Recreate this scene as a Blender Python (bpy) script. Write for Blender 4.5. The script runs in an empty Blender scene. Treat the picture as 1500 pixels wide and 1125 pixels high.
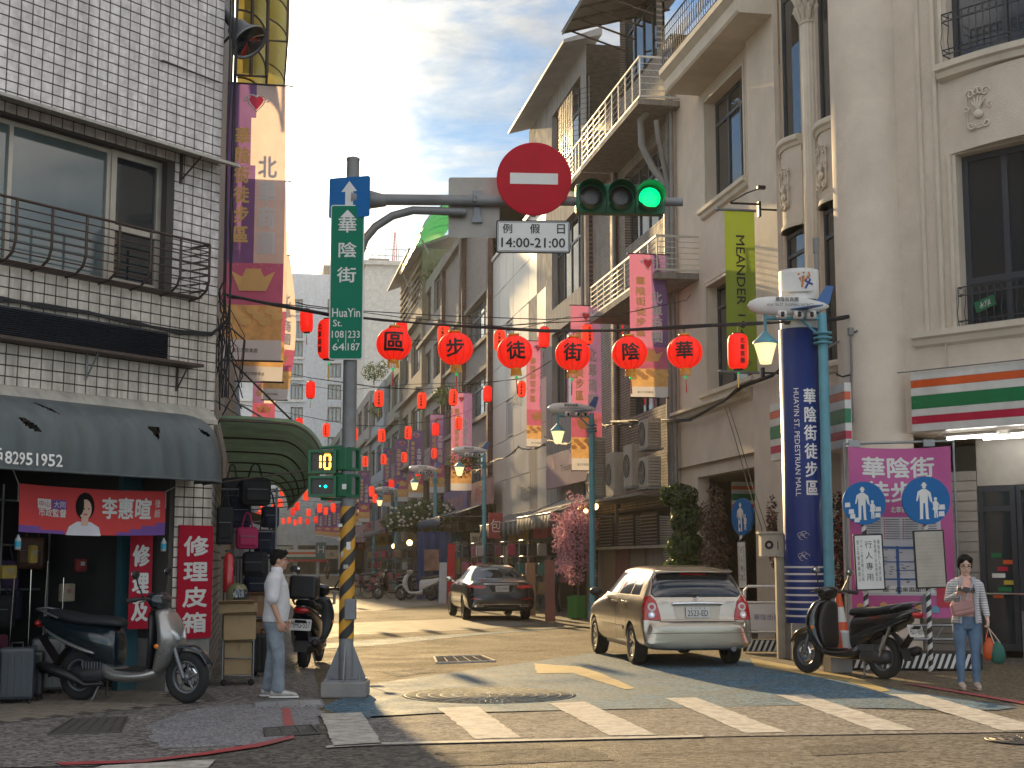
import bpy,bmesh,math,random
from mathutils import Vector,Matrix
from mathutils.bvhtree import BVHTree
R=math.radians
random.seed(11)
SC=bpy.context.scene
COL=SC.collection

# -- camera, light, exposure
CAM_H=1.55
YAW=R(10.35)
PITCH=math.atan((822-562.5)/2080)
cam=bpy.data.cameras.new('camera')
cam.sensor_width=36; cam.lens=2080/1500*36
cam.clip_start=0.1; cam.clip_end=3000
camo=bpy.data.objects.new('camera',cam); COL.objects.link(camo)
camo.location=(0,0,CAM_H)
camo.rotation_euler=(R(90)+PITCH,0,-YAW)
SC.camera=camo
SUN_EL,SUN_AZ=R(15.5),R(-2.9)
w=bpy.data.worlds.new('World'); SC.world=w; w.use_nodes=True
nt=w.node_tree; nt.nodes.clear()
def N(nt,t,**k):
 n=nt.nodes.new(t)
 for a,b in k.items():
  if a.startswith('i_'):
   key=a[2:]; key=int(key)if key.isdigit()else key.replace('_',' ')
   n.inputs[key].default_value=b
  else: setattr(n,a,b)
 return n
out=N(nt,'ShaderNodeOutputWorld'); bg=N(nt,'ShaderNodeBackground',i_Strength=0.1)
sky=N(nt,'ShaderNodeTexSky',sky_type='NISHITA',sun_disc=False)
sky.sun_elevation=SUN_EL; sky.sun_rotation=SUN_AZ; sky.air_density=0.8; sky.dust_density=0.1; sky.ozone_density=3.0
tc=N(nt,'ShaderNodeTexCoord')
mp=N(nt,'ShaderNodeMapping'); mp.inputs['Scale'].default_value=(1.0,1.0,3.4); mp.inputs['Rotation'].default_value=(0.1,0.28,0.2)
nt.links.new(tc.outputs['Generated'],mp.inputs['Vector'])
n1=N(nt,'ShaderNodeTexNoise',i_Scale=3.6,i_Detail=9.0,i_Roughness=0.62,i_Distortion=0.35)
nt.links.new(mp.outputs[0],n1.inputs['Vector'])
cr=N(nt,'ShaderNodeValToRGB'); cr.color_ramp.elements[0].position=0.40; cr.color_ramp.elements[1].position=0.62
nt.links.new(n1.outputs['Fac'],cr.inputs[0])
n2=N(nt,'ShaderNodeTexNoise',i_Scale=12.0,i_Detail=8.0,i_Roughness=0.7,i_Distortion=0.6)
nt.links.new(mp.outputs[0],n2.inputs['Vector'])
cm2=N(nt,'ShaderNodeMapRange',i_1=0.3,i_2=0.75,i_3=0.55,i_4=1.25); nt.links.new(n2.outputs['Fac'],cm2.inputs[0])
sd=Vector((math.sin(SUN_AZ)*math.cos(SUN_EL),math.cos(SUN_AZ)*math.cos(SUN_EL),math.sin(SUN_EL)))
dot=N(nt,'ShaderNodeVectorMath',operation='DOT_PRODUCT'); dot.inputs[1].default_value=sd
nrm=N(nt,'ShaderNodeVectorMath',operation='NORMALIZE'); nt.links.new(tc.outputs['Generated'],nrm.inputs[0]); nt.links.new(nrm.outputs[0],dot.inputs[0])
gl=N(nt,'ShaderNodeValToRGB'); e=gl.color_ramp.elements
e[0].position=0.0; e[0].color=(7.4,6.85,6.2,1); e[1].position=1.0; e[1].color=(40,36,30,1)  # clouds away from the sun set brighter than those in view, to fill shade
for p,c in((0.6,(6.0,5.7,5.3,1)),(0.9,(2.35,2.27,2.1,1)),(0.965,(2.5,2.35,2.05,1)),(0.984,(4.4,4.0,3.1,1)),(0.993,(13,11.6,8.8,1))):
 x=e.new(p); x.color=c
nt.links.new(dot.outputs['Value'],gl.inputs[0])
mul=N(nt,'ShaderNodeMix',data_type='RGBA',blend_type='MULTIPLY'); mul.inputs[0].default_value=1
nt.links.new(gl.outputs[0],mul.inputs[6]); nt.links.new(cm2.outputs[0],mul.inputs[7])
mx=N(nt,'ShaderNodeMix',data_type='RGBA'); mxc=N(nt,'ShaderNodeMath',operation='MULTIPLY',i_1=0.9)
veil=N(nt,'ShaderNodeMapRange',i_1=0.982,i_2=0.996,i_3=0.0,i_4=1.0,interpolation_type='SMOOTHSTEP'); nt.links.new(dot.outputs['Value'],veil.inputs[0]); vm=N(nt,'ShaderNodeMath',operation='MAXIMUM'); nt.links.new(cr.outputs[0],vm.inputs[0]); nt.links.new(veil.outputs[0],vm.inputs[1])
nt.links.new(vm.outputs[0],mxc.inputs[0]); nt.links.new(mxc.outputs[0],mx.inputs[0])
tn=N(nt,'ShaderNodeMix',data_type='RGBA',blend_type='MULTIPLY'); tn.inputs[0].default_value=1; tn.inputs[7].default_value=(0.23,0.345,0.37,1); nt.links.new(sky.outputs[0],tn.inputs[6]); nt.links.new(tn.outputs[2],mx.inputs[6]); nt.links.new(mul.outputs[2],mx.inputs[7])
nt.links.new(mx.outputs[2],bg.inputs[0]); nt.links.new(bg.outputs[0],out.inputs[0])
sl=bpy.data.lights.new('sun','SUN'); sl.energy=2.3; sl.angle=R(0.6); sl.color=(1.0,0.70,0.34)
so=bpy.data.objects.new('sun',sl); COL.objects.link(so); so.location=(-5,60,40)
so.rotation_euler=(-sd).to_track_quat('-Z','Y').to_euler()
SC.view_settings.view_transform='Standard'; SC.view_settings.look='None'
SC.view_settings.exposure=1.8; SC.view_settings.gamma=1
SC.cycles.use_denoising=True; SC.cycles.max_bounces=6; SC.cycles.diffuse_bounces=4
SC.cycles.transparent_max_bounces=12; SC.cycles.sample_clamp_indirect=6

# -- placing: a pixel of the photograph met with a real plane
def ray(u,v):
 r=(u-750)/2080; up=(562.5-v)/2080
 f=math.cos(PITCH)-up*math.sin(PITCH); z=math.sin(PITCH)+up*math.cos(PITCH)
 return Vector((r*math.cos(YAW)+f*math.sin(YAW),-r*math.sin(YAW)+f*math.cos(YAW),z))
def G(u,v,z=0):
 d=ray(u,v); t=(z-CAM_H)/d.z; return Vector((d.x*t,d.y*t,z))
def PX(u,v,X):
 d=ray(u,v); t=X/d.x; return Vector((X,d.y*t,CAM_H+d.z*t))
def PY(u,v,Y):
 d=ray(u,v); t=Y/d.y; return Vector((d.x*t,Y,CAM_H+d.z*t))
def PP(u,v,p0,n):
 d=ray(u,v); o=Vector((0,0,CAM_H)); t=(Vector(p0)-o).dot(n)/d.dot(n); return o+d*t

# -- materials
_M={}
def mat(name,col,rough=0.7,metal=0.0,var=0.15,scale=3.0,bump=0.0,bscale=40.0,dirt=0.0,dirtcol=(0.05,0.045,0.04),emit=None,estr=0.0,alpha=1.0,trans=0.0,coat=0.0,streak=False,spec=0.5,transl=0.0,speck=0.0,dscale=1.6):
 if name in _M: return _M[name]
 m=bpy.data.materials.new(name); m.use_nodes=True; _M[name]=m
 nt=m.node_tree; b=nt.nodes['Principled BSDF']
 b.inputs['Roughness'].default_value=rough; b.inputs['Metallic'].default_value=metal
 b.inputs['Coat Weight'].default_value=coat; b.inputs['Coat Roughness'].default_value=0.06
 b.inputs['Alpha'].default_value=alpha; b.inputs['Transmission Weight'].default_value=trans
 b.inputs['Specular IOR Level'].default_value=spec
 c=(*col,1)
 g=N(nt,'ShaderNodeNewGeometry')
 src=None
 if var>0 or dirt>0:
  n=N(nt,'ShaderNodeTexNoise',i_Scale=scale,i_Detail=6.0,i_Roughness=0.6)
  nt.links.new(g.outputs['Position'],n.inputs['Vector'])
  mr=N(nt,'ShaderNodeMapRange',i_1=0.25,i_2=0.75,i_3=1-var,i_4=1+var); nt.links.new(n.outputs['Fac'],mr.inputs[0])
  ml=N(nt,'ShaderNodeMix',data_type='RGBA',blend_type='MULTIPLY'); ml.inputs[0].default_value=1; ml.inputs[6].default_value=c
  nt.links.new(mr.outputs[0],ml.inputs[7]); src=ml.outputs[2]
  if speck>0:
   ns=N(nt,'ShaderNodeTexVoronoi',i_Scale=speck); nt.links.new(g.outputs['Position'],ns.inputs['Vector'])
   sp=N(nt,'ShaderNodeMix',data_type='RGBA',blend_type='MULTIPLY'); sp.inputs[0].default_value=0.85
   hs=N(nt,'ShaderNodeMapRange',i_1=0.0,i_2=1.0,i_3=0.25,i_4=2.0); sb=N(nt,'ShaderNodeSeparateColor')
   nt.links.new(ns.outputs['Color'],sb.inputs[0]); nt.links.new(sb.outputs[0],hs.inputs[0])
   nt.links.new(src,sp.inputs[6]); nt.links.new(hs.outputs[0],sp.inputs[7]); src=sp.outputs[2]
  if dirt>0:
   mp=N(nt,'ShaderNodeMapping'); mp.inputs['Scale'].default_value=(3.2,3.2,0.35)if streak else(1,1,1)
   nt.links.new(g.outputs['Position'],mp.inputs['Vector'])
   n3=N(nt,'ShaderNodeTexNoise',i_Scale=dscale,i_Detail=8.0,i_Roughness=0.68); nt.links.new(mp.outputs[0],n3.inputs['Vector'])
   r3=N(nt,'ShaderNodeMapRange',i_1=0.42,i_2=0.78,i_3=0.0,i_4=dirt); nt.links.new(n3.outputs['Fac'],r3.inputs[0])
   m3=N(nt,'ShaderNodeMix',data_type='RGBA'); m3.inputs[7].default_value=(*dirtcol,1)
   nt.links.new(r3.outputs[0],m3.inputs[0]); nt.links.new(src,m3.inputs[6]); src=m3.outputs[2]
  nt.links.new(src,b.inputs['Base Color'])
  rr=N(nt,'ShaderNodeMapRange',i_1=0.3,i_2=0.7,i_3=max(0.02,rough*0.85),i_4=min(1,rough*1.15))
  nt.links.new(n.outputs['Fac'],rr.inputs[0]); nt.links.new(rr.outputs[0],b.inputs['Roughness'])
 else: b.inputs['Base Color'].default_value=c
 if bump>0:
  nb=N(nt,'ShaderNodeTexNoise',i_Scale=bscale,i_Detail=4.0); nt.links.new(g.outputs['Position'],nb.inputs['Vector'])
  bb=N(nt,'ShaderNodeBump',i_Strength=bump,i_Distance=0.02); nt.links.new(nb.outputs['Fac'],bb.inputs['Height'])
  nt.links.new(bb.outputs[0],b.inputs['Normal'])
 if emit:
  b.inputs['Emission Color'].default_value=(*emit,1); b.inputs['Emission Strength'].default_value=estr
 if transl>0:
  tr=N(nt,'ShaderNodeBsdfTranslucent'); ms=N(nt,'ShaderNodeMixShader',i_0=transl)
  if src is not None: nt.links.new(src,tr.inputs[0])
  else: tr.inputs[0].default_value=c
  o=nt.nodes['Material Output']
  nt.links.new(b.outputs[0],ms.inputs[1]); nt.links.new(tr.outputs[0],ms.inputs[2]); nt.links.new(ms.outputs[0],o.inputs['Surface'])
 return m
def brick_mat(name,c1,c2,mortar,bw,bh,ms=0.01,axis='x',bump=0.5,var=0.15,offset=0.5,rough=0.7,dirt=0.35):
 """masonry too far off to tell its pieces apart: axis = the world axis that runs along the wall"""
 if name in _M: return _M[name]
 m=mat(name,c1,rough)
 nt=m.node_tree; b=nt.nodes['Principled BSDF']
 for l in list(b.inputs['Base Color'].links): nt.links.remove(l)
 g=N(nt,'ShaderNodeNewGeometry'); s=N(nt,'ShaderNodeSeparateXYZ'); c=N(nt,'ShaderNodeCombineXYZ')
 nt.links.new(g.outputs['Position'],s.inputs[0])
 if axis=='d':
  ad=N(nt,'ShaderNodeMath',operation='ADD'); nt.links.new(s.outputs['X'],ad.inputs[0]); nt.links.new(s.outputs['Y'],ad.inputs[1]); nt.links.new(ad.outputs[0],c.inputs[0])
 else: nt.links.new(s.outputs[axis.upper()],c.inputs[0])
 nt.links.new(s.outputs['Z'],c.inputs[1])
 bt=N(nt,'ShaderNodeTexBrick',offset=offset); bt.inputs['Color1'].default_value=(*c1,1); bt.inputs['Color2'].default_value=(*c2,1)
 bt.inputs['Mortar'].default_value=(*mortar,1); bt.inputs['Scale'].default_value=1; bt.inputs['Brick Width'].default_value=bw
 bt.inputs['Row Height'].default_value=bh; bt.inputs['Mortar Size'].default_value=ms
 nt.links.new(c.outputs[0],bt.inputs['Vector'])
 mp=N(nt,'ShaderNodeMapping'); mp.inputs['Scale'].default_value=(2.2,2.2,0.4); nt.links.new(g.outputs['Position'],mp.inputs['Vector'])
 n3=N(nt,'ShaderNodeTexNoise',i_Scale=1.3,i_Detail=8.0,i_Roughness=0.65); nt.links.new(mp.outputs[0],n3.inputs['Vector'])
 r3=N(nt,'ShaderNodeMapRange',i_1=0.42,i_2=0.78,i_3=0.0,i_4=dirt); nt.links.new(n3.outputs['Fac'],r3.inputs[0])
 m3=N(nt,'ShaderNodeMix',data_type='RGBA'); m3.inputs[7].default_value=(0.06,0.055,0.05,1)
 nt.links.new(r3.outputs[0],m3.inputs[0]); nt.links.new(bt.outputs['Color'],m3.inputs[6]); nt.links.new(m3.outputs[2],b.inputs['Base Color'])
 bb=N(nt,'ShaderNodeBump',i_Strength=bump,i_Distance=0.01); inv=N(nt,'ShaderNodeMath',operation='SUBTRACT',i_0=1.0)
 nt.links.new(bt.outputs['Fac'],inv.inputs[1]); nt.links.new(inv.outputs[0],bb.inputs['Height']); nt.links.new(bb.outputs[0],b.inputs['Normal'])
 return m
def glass(name,col=(0.02,0.025,0.03),rough=0.05,spec=0.8):
 return mat(name,col,rough,var=0.0,spec=spec)

# -- mesh collecting
def frame(o,x,y=None,z=None):
 """matrix from an origin and axes"""
 x=Vector(x).normalized()
 if z is None: y=Vector(y).normalized(); z=x.cross(y).normalized(); y=z.cross(x)
 else: z=Vector(z).normalized(); y=z.cross(x).normalized(); x=y.cross(z)
 m=Matrix((x,y,z)).transposed().to_4x4(); m.translation=Vector(o); return m
class MB:
 def __init__(s,M=None): s.v=[]; s.f=[]; s.m=[]; s.sm=[]; s.M=M or Matrix(); s.mi=0; s.smooth=False
 def add(s,vs,fs,M=None,sm=None):
  T=s.M@M if M is not None else s.M; k=len(s.v)
  s.v+=[T@Vector(p)for p in vs]; s.f+=[[k+i for i in f]for f in fs]
  s.m+=[s.mi]*len(fs); s.sm+=[s.smooth if sm is None else sm]*len(fs); return s
 def box(s,c,d,M=None,bev=0):
  x,y,z=d[0]/2,d[1]/2,d[2]/2
  if bev:
   b=min(bev,x*.9,y*.9,z*.9); vs=[]; bm=bmesh.new(); bmesh.ops.create_cube(bm,size=1)
   bmesh.ops.scale(bm,vec=d,verts=bm.verts); bmesh.ops.bevel(bm,geom=bm.edges[:],offset=b,segments=2,affect='EDGES',profile=0.5)
   bmesh.ops.translate(bm,vec=c,verts=bm.verts); bm.verts.index_update()
   s.add([v.co[:]for v in bm.verts],[[q.index for q in f.verts]for f in bm.faces],M); bm.free(); return s
  vs=[(c[0]+a*x,c[1]+b*y,c[2]+e*z)for a in(-1,1)for b in(-1,1)for e in(-1,1)]
  return s.add(vs,[(0,1,3,2),(4,6,7,5),(0,4,5,1),(2,3,7,6),(0,2,6,4),(1,5,7,3)],M,False)
 def bb(s,a,b,M=None): return s.box([(a[i]+b[i])/2 for i in range(3)],[abs(b[i]-a[i])for i in range(3)],M)
 def quad(s,*p,M=None): return s.add(p,[tuple(range(len(p)))],M)
 def tube(s,pts,r,n=8,M=None,caps=True,closed=False,sm=True):
  pts=[Vector(p)for p in pts]; k=len(pts); rs=r if isinstance(r,(list,tuple))else[r]*k
  vs=[]; fs=[]; up=None
  for i,p in enumerate(pts):
   a=pts[(i-1)%k]if(i>0 or closed)else p; b=pts[(i+1)%k]if(i<k-1 or closed)else p
   t=(b-a)
   if t.length<1e-9: t=Vector((0,0,1))
   t.normalize()
   if up is None: up=t.orthogonal().normalized()
   up=(up-t*up.dot(t))
   up=up.normalized()if up.length>1e-6 else t.orthogonal().normalized()
   q=t.cross(up)
   for j in range(n):
    an=2*math.pi*j/n; vs.append(p+(up*math.cos(an)+q*math.sin(an))*rs[i])
  for i in range(k if closed else k-1):
   for j in range(n):
    a=i*n+j; b=i*n+(j+1)%n; c=((i+1)%k)*n+(j+1)%n; d=((i+1)%k)*n+j; fs.append((a,b,c,d))
  s.add(vs,fs,M,sm)
  if caps and not closed: s.add(vs[:n],[tuple(range(n))[::-1]],M,False); s.add(vs[-n:],[tuple(range(n))],M,False)
  return s
 def cyl(s,a,b,r,n=16,M=None,r2=None): return s.tube([a,b],[r,r if r2 is None else r2],n,M)
 def lathe(s,prof,n=24,M=None,sm=True,a0=0,a1=2*math.pi):
  """prof: (radius, height) about local z"""
  full=abs(a1-a0-2*math.pi)<1e-6; k=n if full else n+1; vs=[]; fs=[]
  for r,h in prof:
   for j in range(k):
    a=a0+(a1-a0)*j/n; vs.append((r*math.cos(a),r*math.sin(a),h))
  for i in range(len(prof)-1):
   for j in range(n):
    fs.append((i*k+j,i*k+(j+1)%k,(i+1)*k+(j+1)%k,(i+1)*k+j))
  return s.add(vs,fs,M,sm)
 def prism(s,poly,h0,h1,M=None):
  """poly in local xy, extruded in z"""
  k=len(poly); vs=[(p[0],p[1],h0)for p in poly]+[(p[0],p[1],h1)for p in poly]
  fs=[tuple(range(k))[::-1],tuple(range(k,2*k))]+[(i,(i+1)%k,k+(i+1)%k,k+i)for i in range(k)]
  return s.add(vs,fs,M,False)
 def grid(s,fn,nu,nv,M=None,sm=True,closed_u=False):
  vs=[fn(i/nu,j/nv)for j in range(nv+1)for i in range(nu+1)]
  fs=[(j*(nu+1)+i,j*(nu+1)+i+1,(j+1)*(nu+1)+i+1,(j+1)*(nu+1)+i)for j in range(nv)for i in range(nu)]
  return s.add(vs,fs,M,sm)
 def loft(s,rings,M=None,caps=True,sm=True):
  n=len(rings[0]); vs=[p for r in rings for p in r]; fs=[]
  for i in range(len(rings)-1):
   for j in range(n): fs.append((i*n+j,i*n+(j+1)%n,(i+1)*n+(j+1)%n,(i+1)*n+j))
  if caps: fs+=[tuple(range(n))[::-1],tuple(range((len(rings)-1)*n,len(rings)*n))]
  return s.add(vs,fs,M,sm)
 def ell(s,c,r,n=16,m=10,M=None):
  T=Matrix.Translation(c)@Matrix.Diagonal((r[0],r[1],r[2],1))
  return s.lathe([(max(1e-4,math.sin(math.pi*i/m)),-math.cos(math.pi*i/m))for i in range(m+1)],n,T if M is None else M@T)
MW={}
def props(o,label=None,cat=None,group=None,kind=None):
 if label: o['label']=label
 if cat: o['category']=cat
 if group: o['group']=group
 if kind: o['kind']=kind
 return o
def thing(name,label,cat,loc=(0,0,0),rz=0,group=None):
 o=bpy.data.objects.new(name,None); COL.objects.link(o); o.location=loc; o.rotation_euler=(0,0,rz); o.empty_display_size=0.2
 MW[o.name]=Matrix.Translation(Vector(loc))@Matrix.Rotation(rz,4,'Z')
 return props(o,label,cat,group)
def build(name,mb,mats,parent=None,local=False,label=None,cat=None,group=None,kind=None,origin=None):
 """one mesh object. Vertices are in world space unless local (then in the parent's space)."""
 me=bpy.data.meshes.new(name)
 T=None
 if parent is not None and not local: T=MW[parent.name].inverted()
 off=Vector(origin)if origin is not None else None
 vs=mb.v
 if T is not None: vs=[T@v for v in vs]
 if off is not None: vs=[v-off for v in vs]
 me.from_pydata([tuple(v)for v in vs],[],mb.f)
 if not isinstance(mats,(list,tuple)): mats=[mats]
 for m in mats: me.materials.append(m)
 me.polygons.foreach_set('material_index',[min(i,len(mats)-1)for i in mb.m]); me.polygons.foreach_set('use_smooth',mb.sm); me.update()
 o=bpy.data.objects.new(name,me); COL.objects.link(o)
 if parent is not None: o.parent=parent
 if off is not None: o.location=off
 MW[o.name]=(MW[parent.name]if parent is not None else Matrix())@(Matrix.Translation(off)if off is not None else Matrix())
 return props(o,label,cat,group,kind)
def inst(src,parent,M,name=None):
 """another object that shares src's mesh, at local matrix M under parent"""
 o=bpy.data.objects.new(name or src.name.split('.')[0],src.data); COL.objects.link(o); o.parent=parent; o.matrix_local=M
 return o
def kids(o): return[c for c in bpy.data.objects if c.parent is o]
_kidmap={}
def copy_tree(o,loc=None,rz=None,label=None,scale=None,parent=None):
 c=o.copy(); COL.objects.link(c); c.parent=parent
 if loc is not None: c.location=loc
 if rz is not None: c.rotation_euler=(0,0,rz)
 if scale is not None: c.scale=(scale,)*3 if not isinstance(scale,(tuple,list))else scale
 if label: c['label']=label
 for ch in[x for x in o.children]: copy_tree(ch,parent=c)
 MW[c.name]=Matrix.Translation(c.location)@Matrix.Rotation(c.rotation_euler.z,4,'Z')@Matrix.Diagonal((*c.scale,1))if parent is None else Matrix()
 return c

# -- lettering
_T={}
def text_geo(s,bold=0.0,spacing=1.0):
 k=(s,bold,spacing)
 if k not in _T:
  c=bpy.data.curves.new('t','FONT'); c.body=s; c.resolution_u=2; c.offset=bold; c.space_character=spacing
  o=bpy.data.objects.new('t',c); m=bpy.data.meshes.new_from_object(o)
  vs=[v.co.copy()for v in m.vertices]; fs=[list(p.vertices)for p in m.polygons]
  bpy.data.objects.remove(o); bpy.data.curves.remove(c); bpy.data.meshes.remove(m); _T[k]=(vs,fs)
 return _T[k]
def text(mb,s,F,h,wd=None,bold=0.0,vertical=False,gap=0.15,spacing=1.0,maxw=None):
 if bold>0:
  e_=(h/len(s)if vertical else h)*min(bold,.03);
  for i,(a,b)in enumerate(((e_,0),(-e_,0),(0,e_),(0,-e_))): text(mb,s,F@Matrix.Translation((a,b,.0004*(i+1))),h,wd,0,vertical,gap,spacing,maxw)
  return mb
 return text1(mb,s,F,h,wd,0,vertical,gap,spacing,maxw)
def text1(mb,s,F,h,wd=None,bold=0.0,vertical=False,gap=0.15,spacing=1.0,maxw=None):
 """letter string s into mb: F = frame whose x runs along the text and y up, origin at the text's centre; h = its height (whole column when vertical)"""
 if vertical:
  n=len(s); ch=h/(n+(n-1)*gap); cw=wd or ch
  for i,q in enumerate(s):
   if q==' ': continue
   vs,fs=text_geo(q,bold); x0,x1,y0,y1=-.0,1.0,-.12,.88
   cy=h/2-ch/2-i*ch*(1+gap)
   mb.add([((v.x-.5)*cw,cy+(v.y-.38)*ch,0)for v in vs],fs,F,False)
  return mb
 vs,fs=text_geo(s,bold,spacing)
 if not vs: return mb
 xs=[v.x for v in vs]; ys=[v.y for v in vs]; x0,x1,y0,y1=min(xs),max(xs),min(ys),max(ys)
 k=h/(y1-y0); kx=wd/(x1-x0)if wd else k
 if maxw and(x1-x0)*kx>maxw: kx=maxw/(x1-x0)
 return mb.add([((v.x-(x0+x1)/2)*kx,(v.y-(y0+y1)/2)*k,0)for v in vs],fs,F,False)
def lettering(s,F,h,m,parent,wd=None,bold=0.0,vertical=False,gap=0.15,local=False,name='lettering',maxw=None):
 mb=MB(); text(mb,s,F,h,wd,bold,vertical,gap,maxw=maxw); return build(name,mb,m,parent,local)
def poly_in(mb,pts,F,z=0.0): return mb.add([(p[0],p[1],z)for p in pts],[tuple(range(len(pts)))],F,False)
def disc(mb,c,r,F,z=0.0,n=24,r2=None): return poly_in(mb,[(c[0]+r*math.cos(2*math.pi*i/n),c[1]+(r2 or r)*math.sin(2*math.pi*i/n))for i in range(n)],F,z)
def rrect(w,h,r,n=4):
 p=[]
 for cx,cy,a in((w/2-r,h/2-r,0),(-w/2+r,h/2-r,90),(-w/2+r,-h/2+r,180),(w/2-r,-h/2+r,270)):
  for i in range(n+1): an=R(a+90*i/n); p.append((cx+r*math.cos(an),cy+r*math.sin(an)))
 return p

# -- shared materials
m_galv=mat('galvanised',(0.30,0.31,0.32),0.5,0.75,dirt=0.35)
m_black=mat('black_plastic',(0.014,0.014,0.016),0.4,var=0.1)
m_rubber=mat('tyre_rubber',(0.02,0.02,0.02),0.85,bump=0.15)
m_cable=mat('black_cable',(0.018,0.018,0.02),0.6)
m_white=mat('white_paint',(0.72,0.72,0.70),0.55,dirt=0.15)
m_chrome=mat('chrome',(0.75,0.76,0.78),0.12,1.0,var=0.03)
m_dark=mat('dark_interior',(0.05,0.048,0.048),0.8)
m_wglass=glass('window_glass')
m_steel=mat('grey_steel',(0.22,0.23,0.25),0.45,0.6,dirt=0.4)
m_ink=mat('black_ink',(0.012,0.012,0.014),0.6,var=0)
m_red=mat('red_paint',(0.42,0.012,0.025),0.5,spec=.15)
m_wtxt=mat('white_lettering',(0.78,0.78,0.76),0.6,var=0.05)
m_gold=mat('yellow_lettering',(0.75,0.45,0.09),0.6,var=0.05)
m_purple=mat('purple_cloth',(0.24,0.13,0.30),0.8,transl=0.45)
m_conc=mat('concrete',(0.26,0.25,0.24),0.85,dirt=0.5,bump=0.2)
UP=Vector((0,0,1))

#  THE GROUND
def sheet(name,pts,m,z,label=None,holes=None):
 mb=MB(); mb.add([(p[0],p[1],z)for p in pts],[tuple(range(len(pts)))],None,False)
 return build(name,mb,m,kind='structure',label=label)
def gp(*uv): return[tuple(G(*p))[:2]for p in uv]
m_asph=mat('asphalt',(0.105,0.095,0.082),0.8,var=0.25,scale=1.2,bump=0.9,bscale=70,dirt=0.5,dirtcol=(0.05,0.048,0.045),speck=24,spec=.3)
m_asph2=mat('asphalt_street',(0.115,0.094,0.06),0.85,spec=.3,var=0.22,scale=0.9,bump=0.8,bscale=60,dirt=0.4,dirtcol=(0.075,0.068,0.055),speck=34)
m_aggr=mat('exposed_aggregate',(0.155,0.145,0.135),0.85,var=0.25,scale=2.5,bump=1.0,bscale=70,speck=26,dirt=0.35)
m_screed=mat('smooth_concrete_patch',(0.17,0.17,0.18),0.8,var=0.2,scale=3,bump=0.25,speck=60)
m_bluep=mat('worn_blue_road_paint',(0.062,0.125,0.175),0.75,spec=.25,var=0.25,scale=1.7,bump=0.5,bscale=60,dirt=0.55,dirtcol=(0.15,0.145,0.12),speck=30)
m_wline=mat('worn_white_road_paint',(0.48,0.46,0.42),0.8,spec=.3,var=0.14,scale=3,bump=0.35,bscale=60,dscale=7.0,dirt=1.1,dirtcol=(0.17,0.155,0.135))
m_yline=mat('worn_yellow_road_paint',(0.42,0.31,0.11),0.6,var=0.2,scale=4,dirt=0.8,bump=0.3,dirtcol=(0.14,0.13,0.1))
m_rline=mat('worn_red_road_paint',(0.36,0.045,0.05),0.6,var=0.25,scale=8,dirt=0.8,dirtcol=(0.12,0.11,0.10))
m_band=mat('pale_paving_band',(0.19,0.175,0.14),0.75,spec=.3,var=0.15,scale=2,bump=0.6,bscale=40,dirt=0.3)
def wavy(pts,amp=0.02,step=0.25):
 out_=[]
 for i,a in enumerate(pts):
  b=pts[(i+1)%len(pts)]; a=Vector(a); b=Vector(b); L=(b-a).length; n=max(1,int(L/step))
  nrm_=Vector((-(b-a).y,(b-a).x)).normalized()if L>0 else Vector((0,0))
  for k in range(n): out_.append(tuple(a+(b-a)*(k/n)+nrm_*(random.uniform(-amp,amp)if k else 0)))
 return out_
sheet('ground',[(-220,-60),(260,-60),(260,420),(-220,420)],m_asph,-0.008)
sheet('street',[(-0.5,14.9),(14,14.9),(11.5,19),(10.6,24),(10.6,200),(-1.0,200),(-1.0,18)],m_asph2,-0.004)
sheet('left_sidewalk',wavy(gp((-500,1080),(-500,1150),(0,1124),(130,1122),(300,1103),(380,1086),(470,1064),(466,1046),(472,1030),(445,930),(432,862),(360,862),(300,930),(-100,960)),0.01),m_aggr,0.0)
sheet('concrete_patch',wavy(gp((215,1062),(300,1035),(470,1030),(468,1060),(385,1092),(228,1096)),0.05,0.15),m_screed,0.004)
sheet('crossing_asphalt',wavy(gp((478,1094),(545,1049),(640,1044),(1180,1033),(1600,1060),(1700,1072),(1500,1072),(1030,1079)),0.012),m_aggr,0.0)
sheet('blue_pavement',wavy(gp((472,1036),(545,1001),(640,988),(790,968),(870,956),(1100,966),(1210,992),(1330,1012),(1490,1036),(1460,1040),(1200,1036),(1180,1032),(905,1040),(640,1046),(545,1052),(505,1050)),0.015),m_bluep,0.0)
sheet('pale_band',wavy(gp((452,944),(560,936),(800,920),(980,915),(1050,912),(860,918),(690,931),(560,945),(455,952)),0.01),m_bluep,0.0)
sheet('paving_band',wavy(gp((455,915),(700,905),(790,914),(700,922),(520,930),(452,938)),0.01),m_band,0.0)
sheet('paving_band_far',wavy(gp((455,879),(620,876),(655,884),(560,894),(452,900)),0.01),m_band,0.0)
for i,q in enumerate([((469,1046),(530,1044),(560,1090),(489,1094)),((640,1037),(699,1035),(764,1081),(697,1083)),((804,1031),(856,1028),(962,1077),(893,1078)),((974,1023),(1020,1022),(1152,1073),(1092,1074)),((1137,1018),(1185,1018),(1342,1070),(1278,1070)),((1300,1017),(1356,1018),(1540,1070),(1470,1071))]):
 sheet('zebra_stripe',wavy(gp(*q),0.012,0.12),m_wline,0.0045)
sheet('white_edge_line',wavy(gp((478,1096),(560,1091),(1030,1080),(1030,1077.5),(560,1088),(478,1093)),0.006),m_wline,0.0045)
sheet('stop_line',wavy(gp((150,1122),(316,1113),(305,1125),(100,1140)),0.006),m_wline,0.0045)
sheet('yellow_arrow',wavy(gp((782,972),(850,977),(884,988),(932,1009),(915,1010),(838,986),(786,987)),0.01),m_yline,0.0045)
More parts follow.
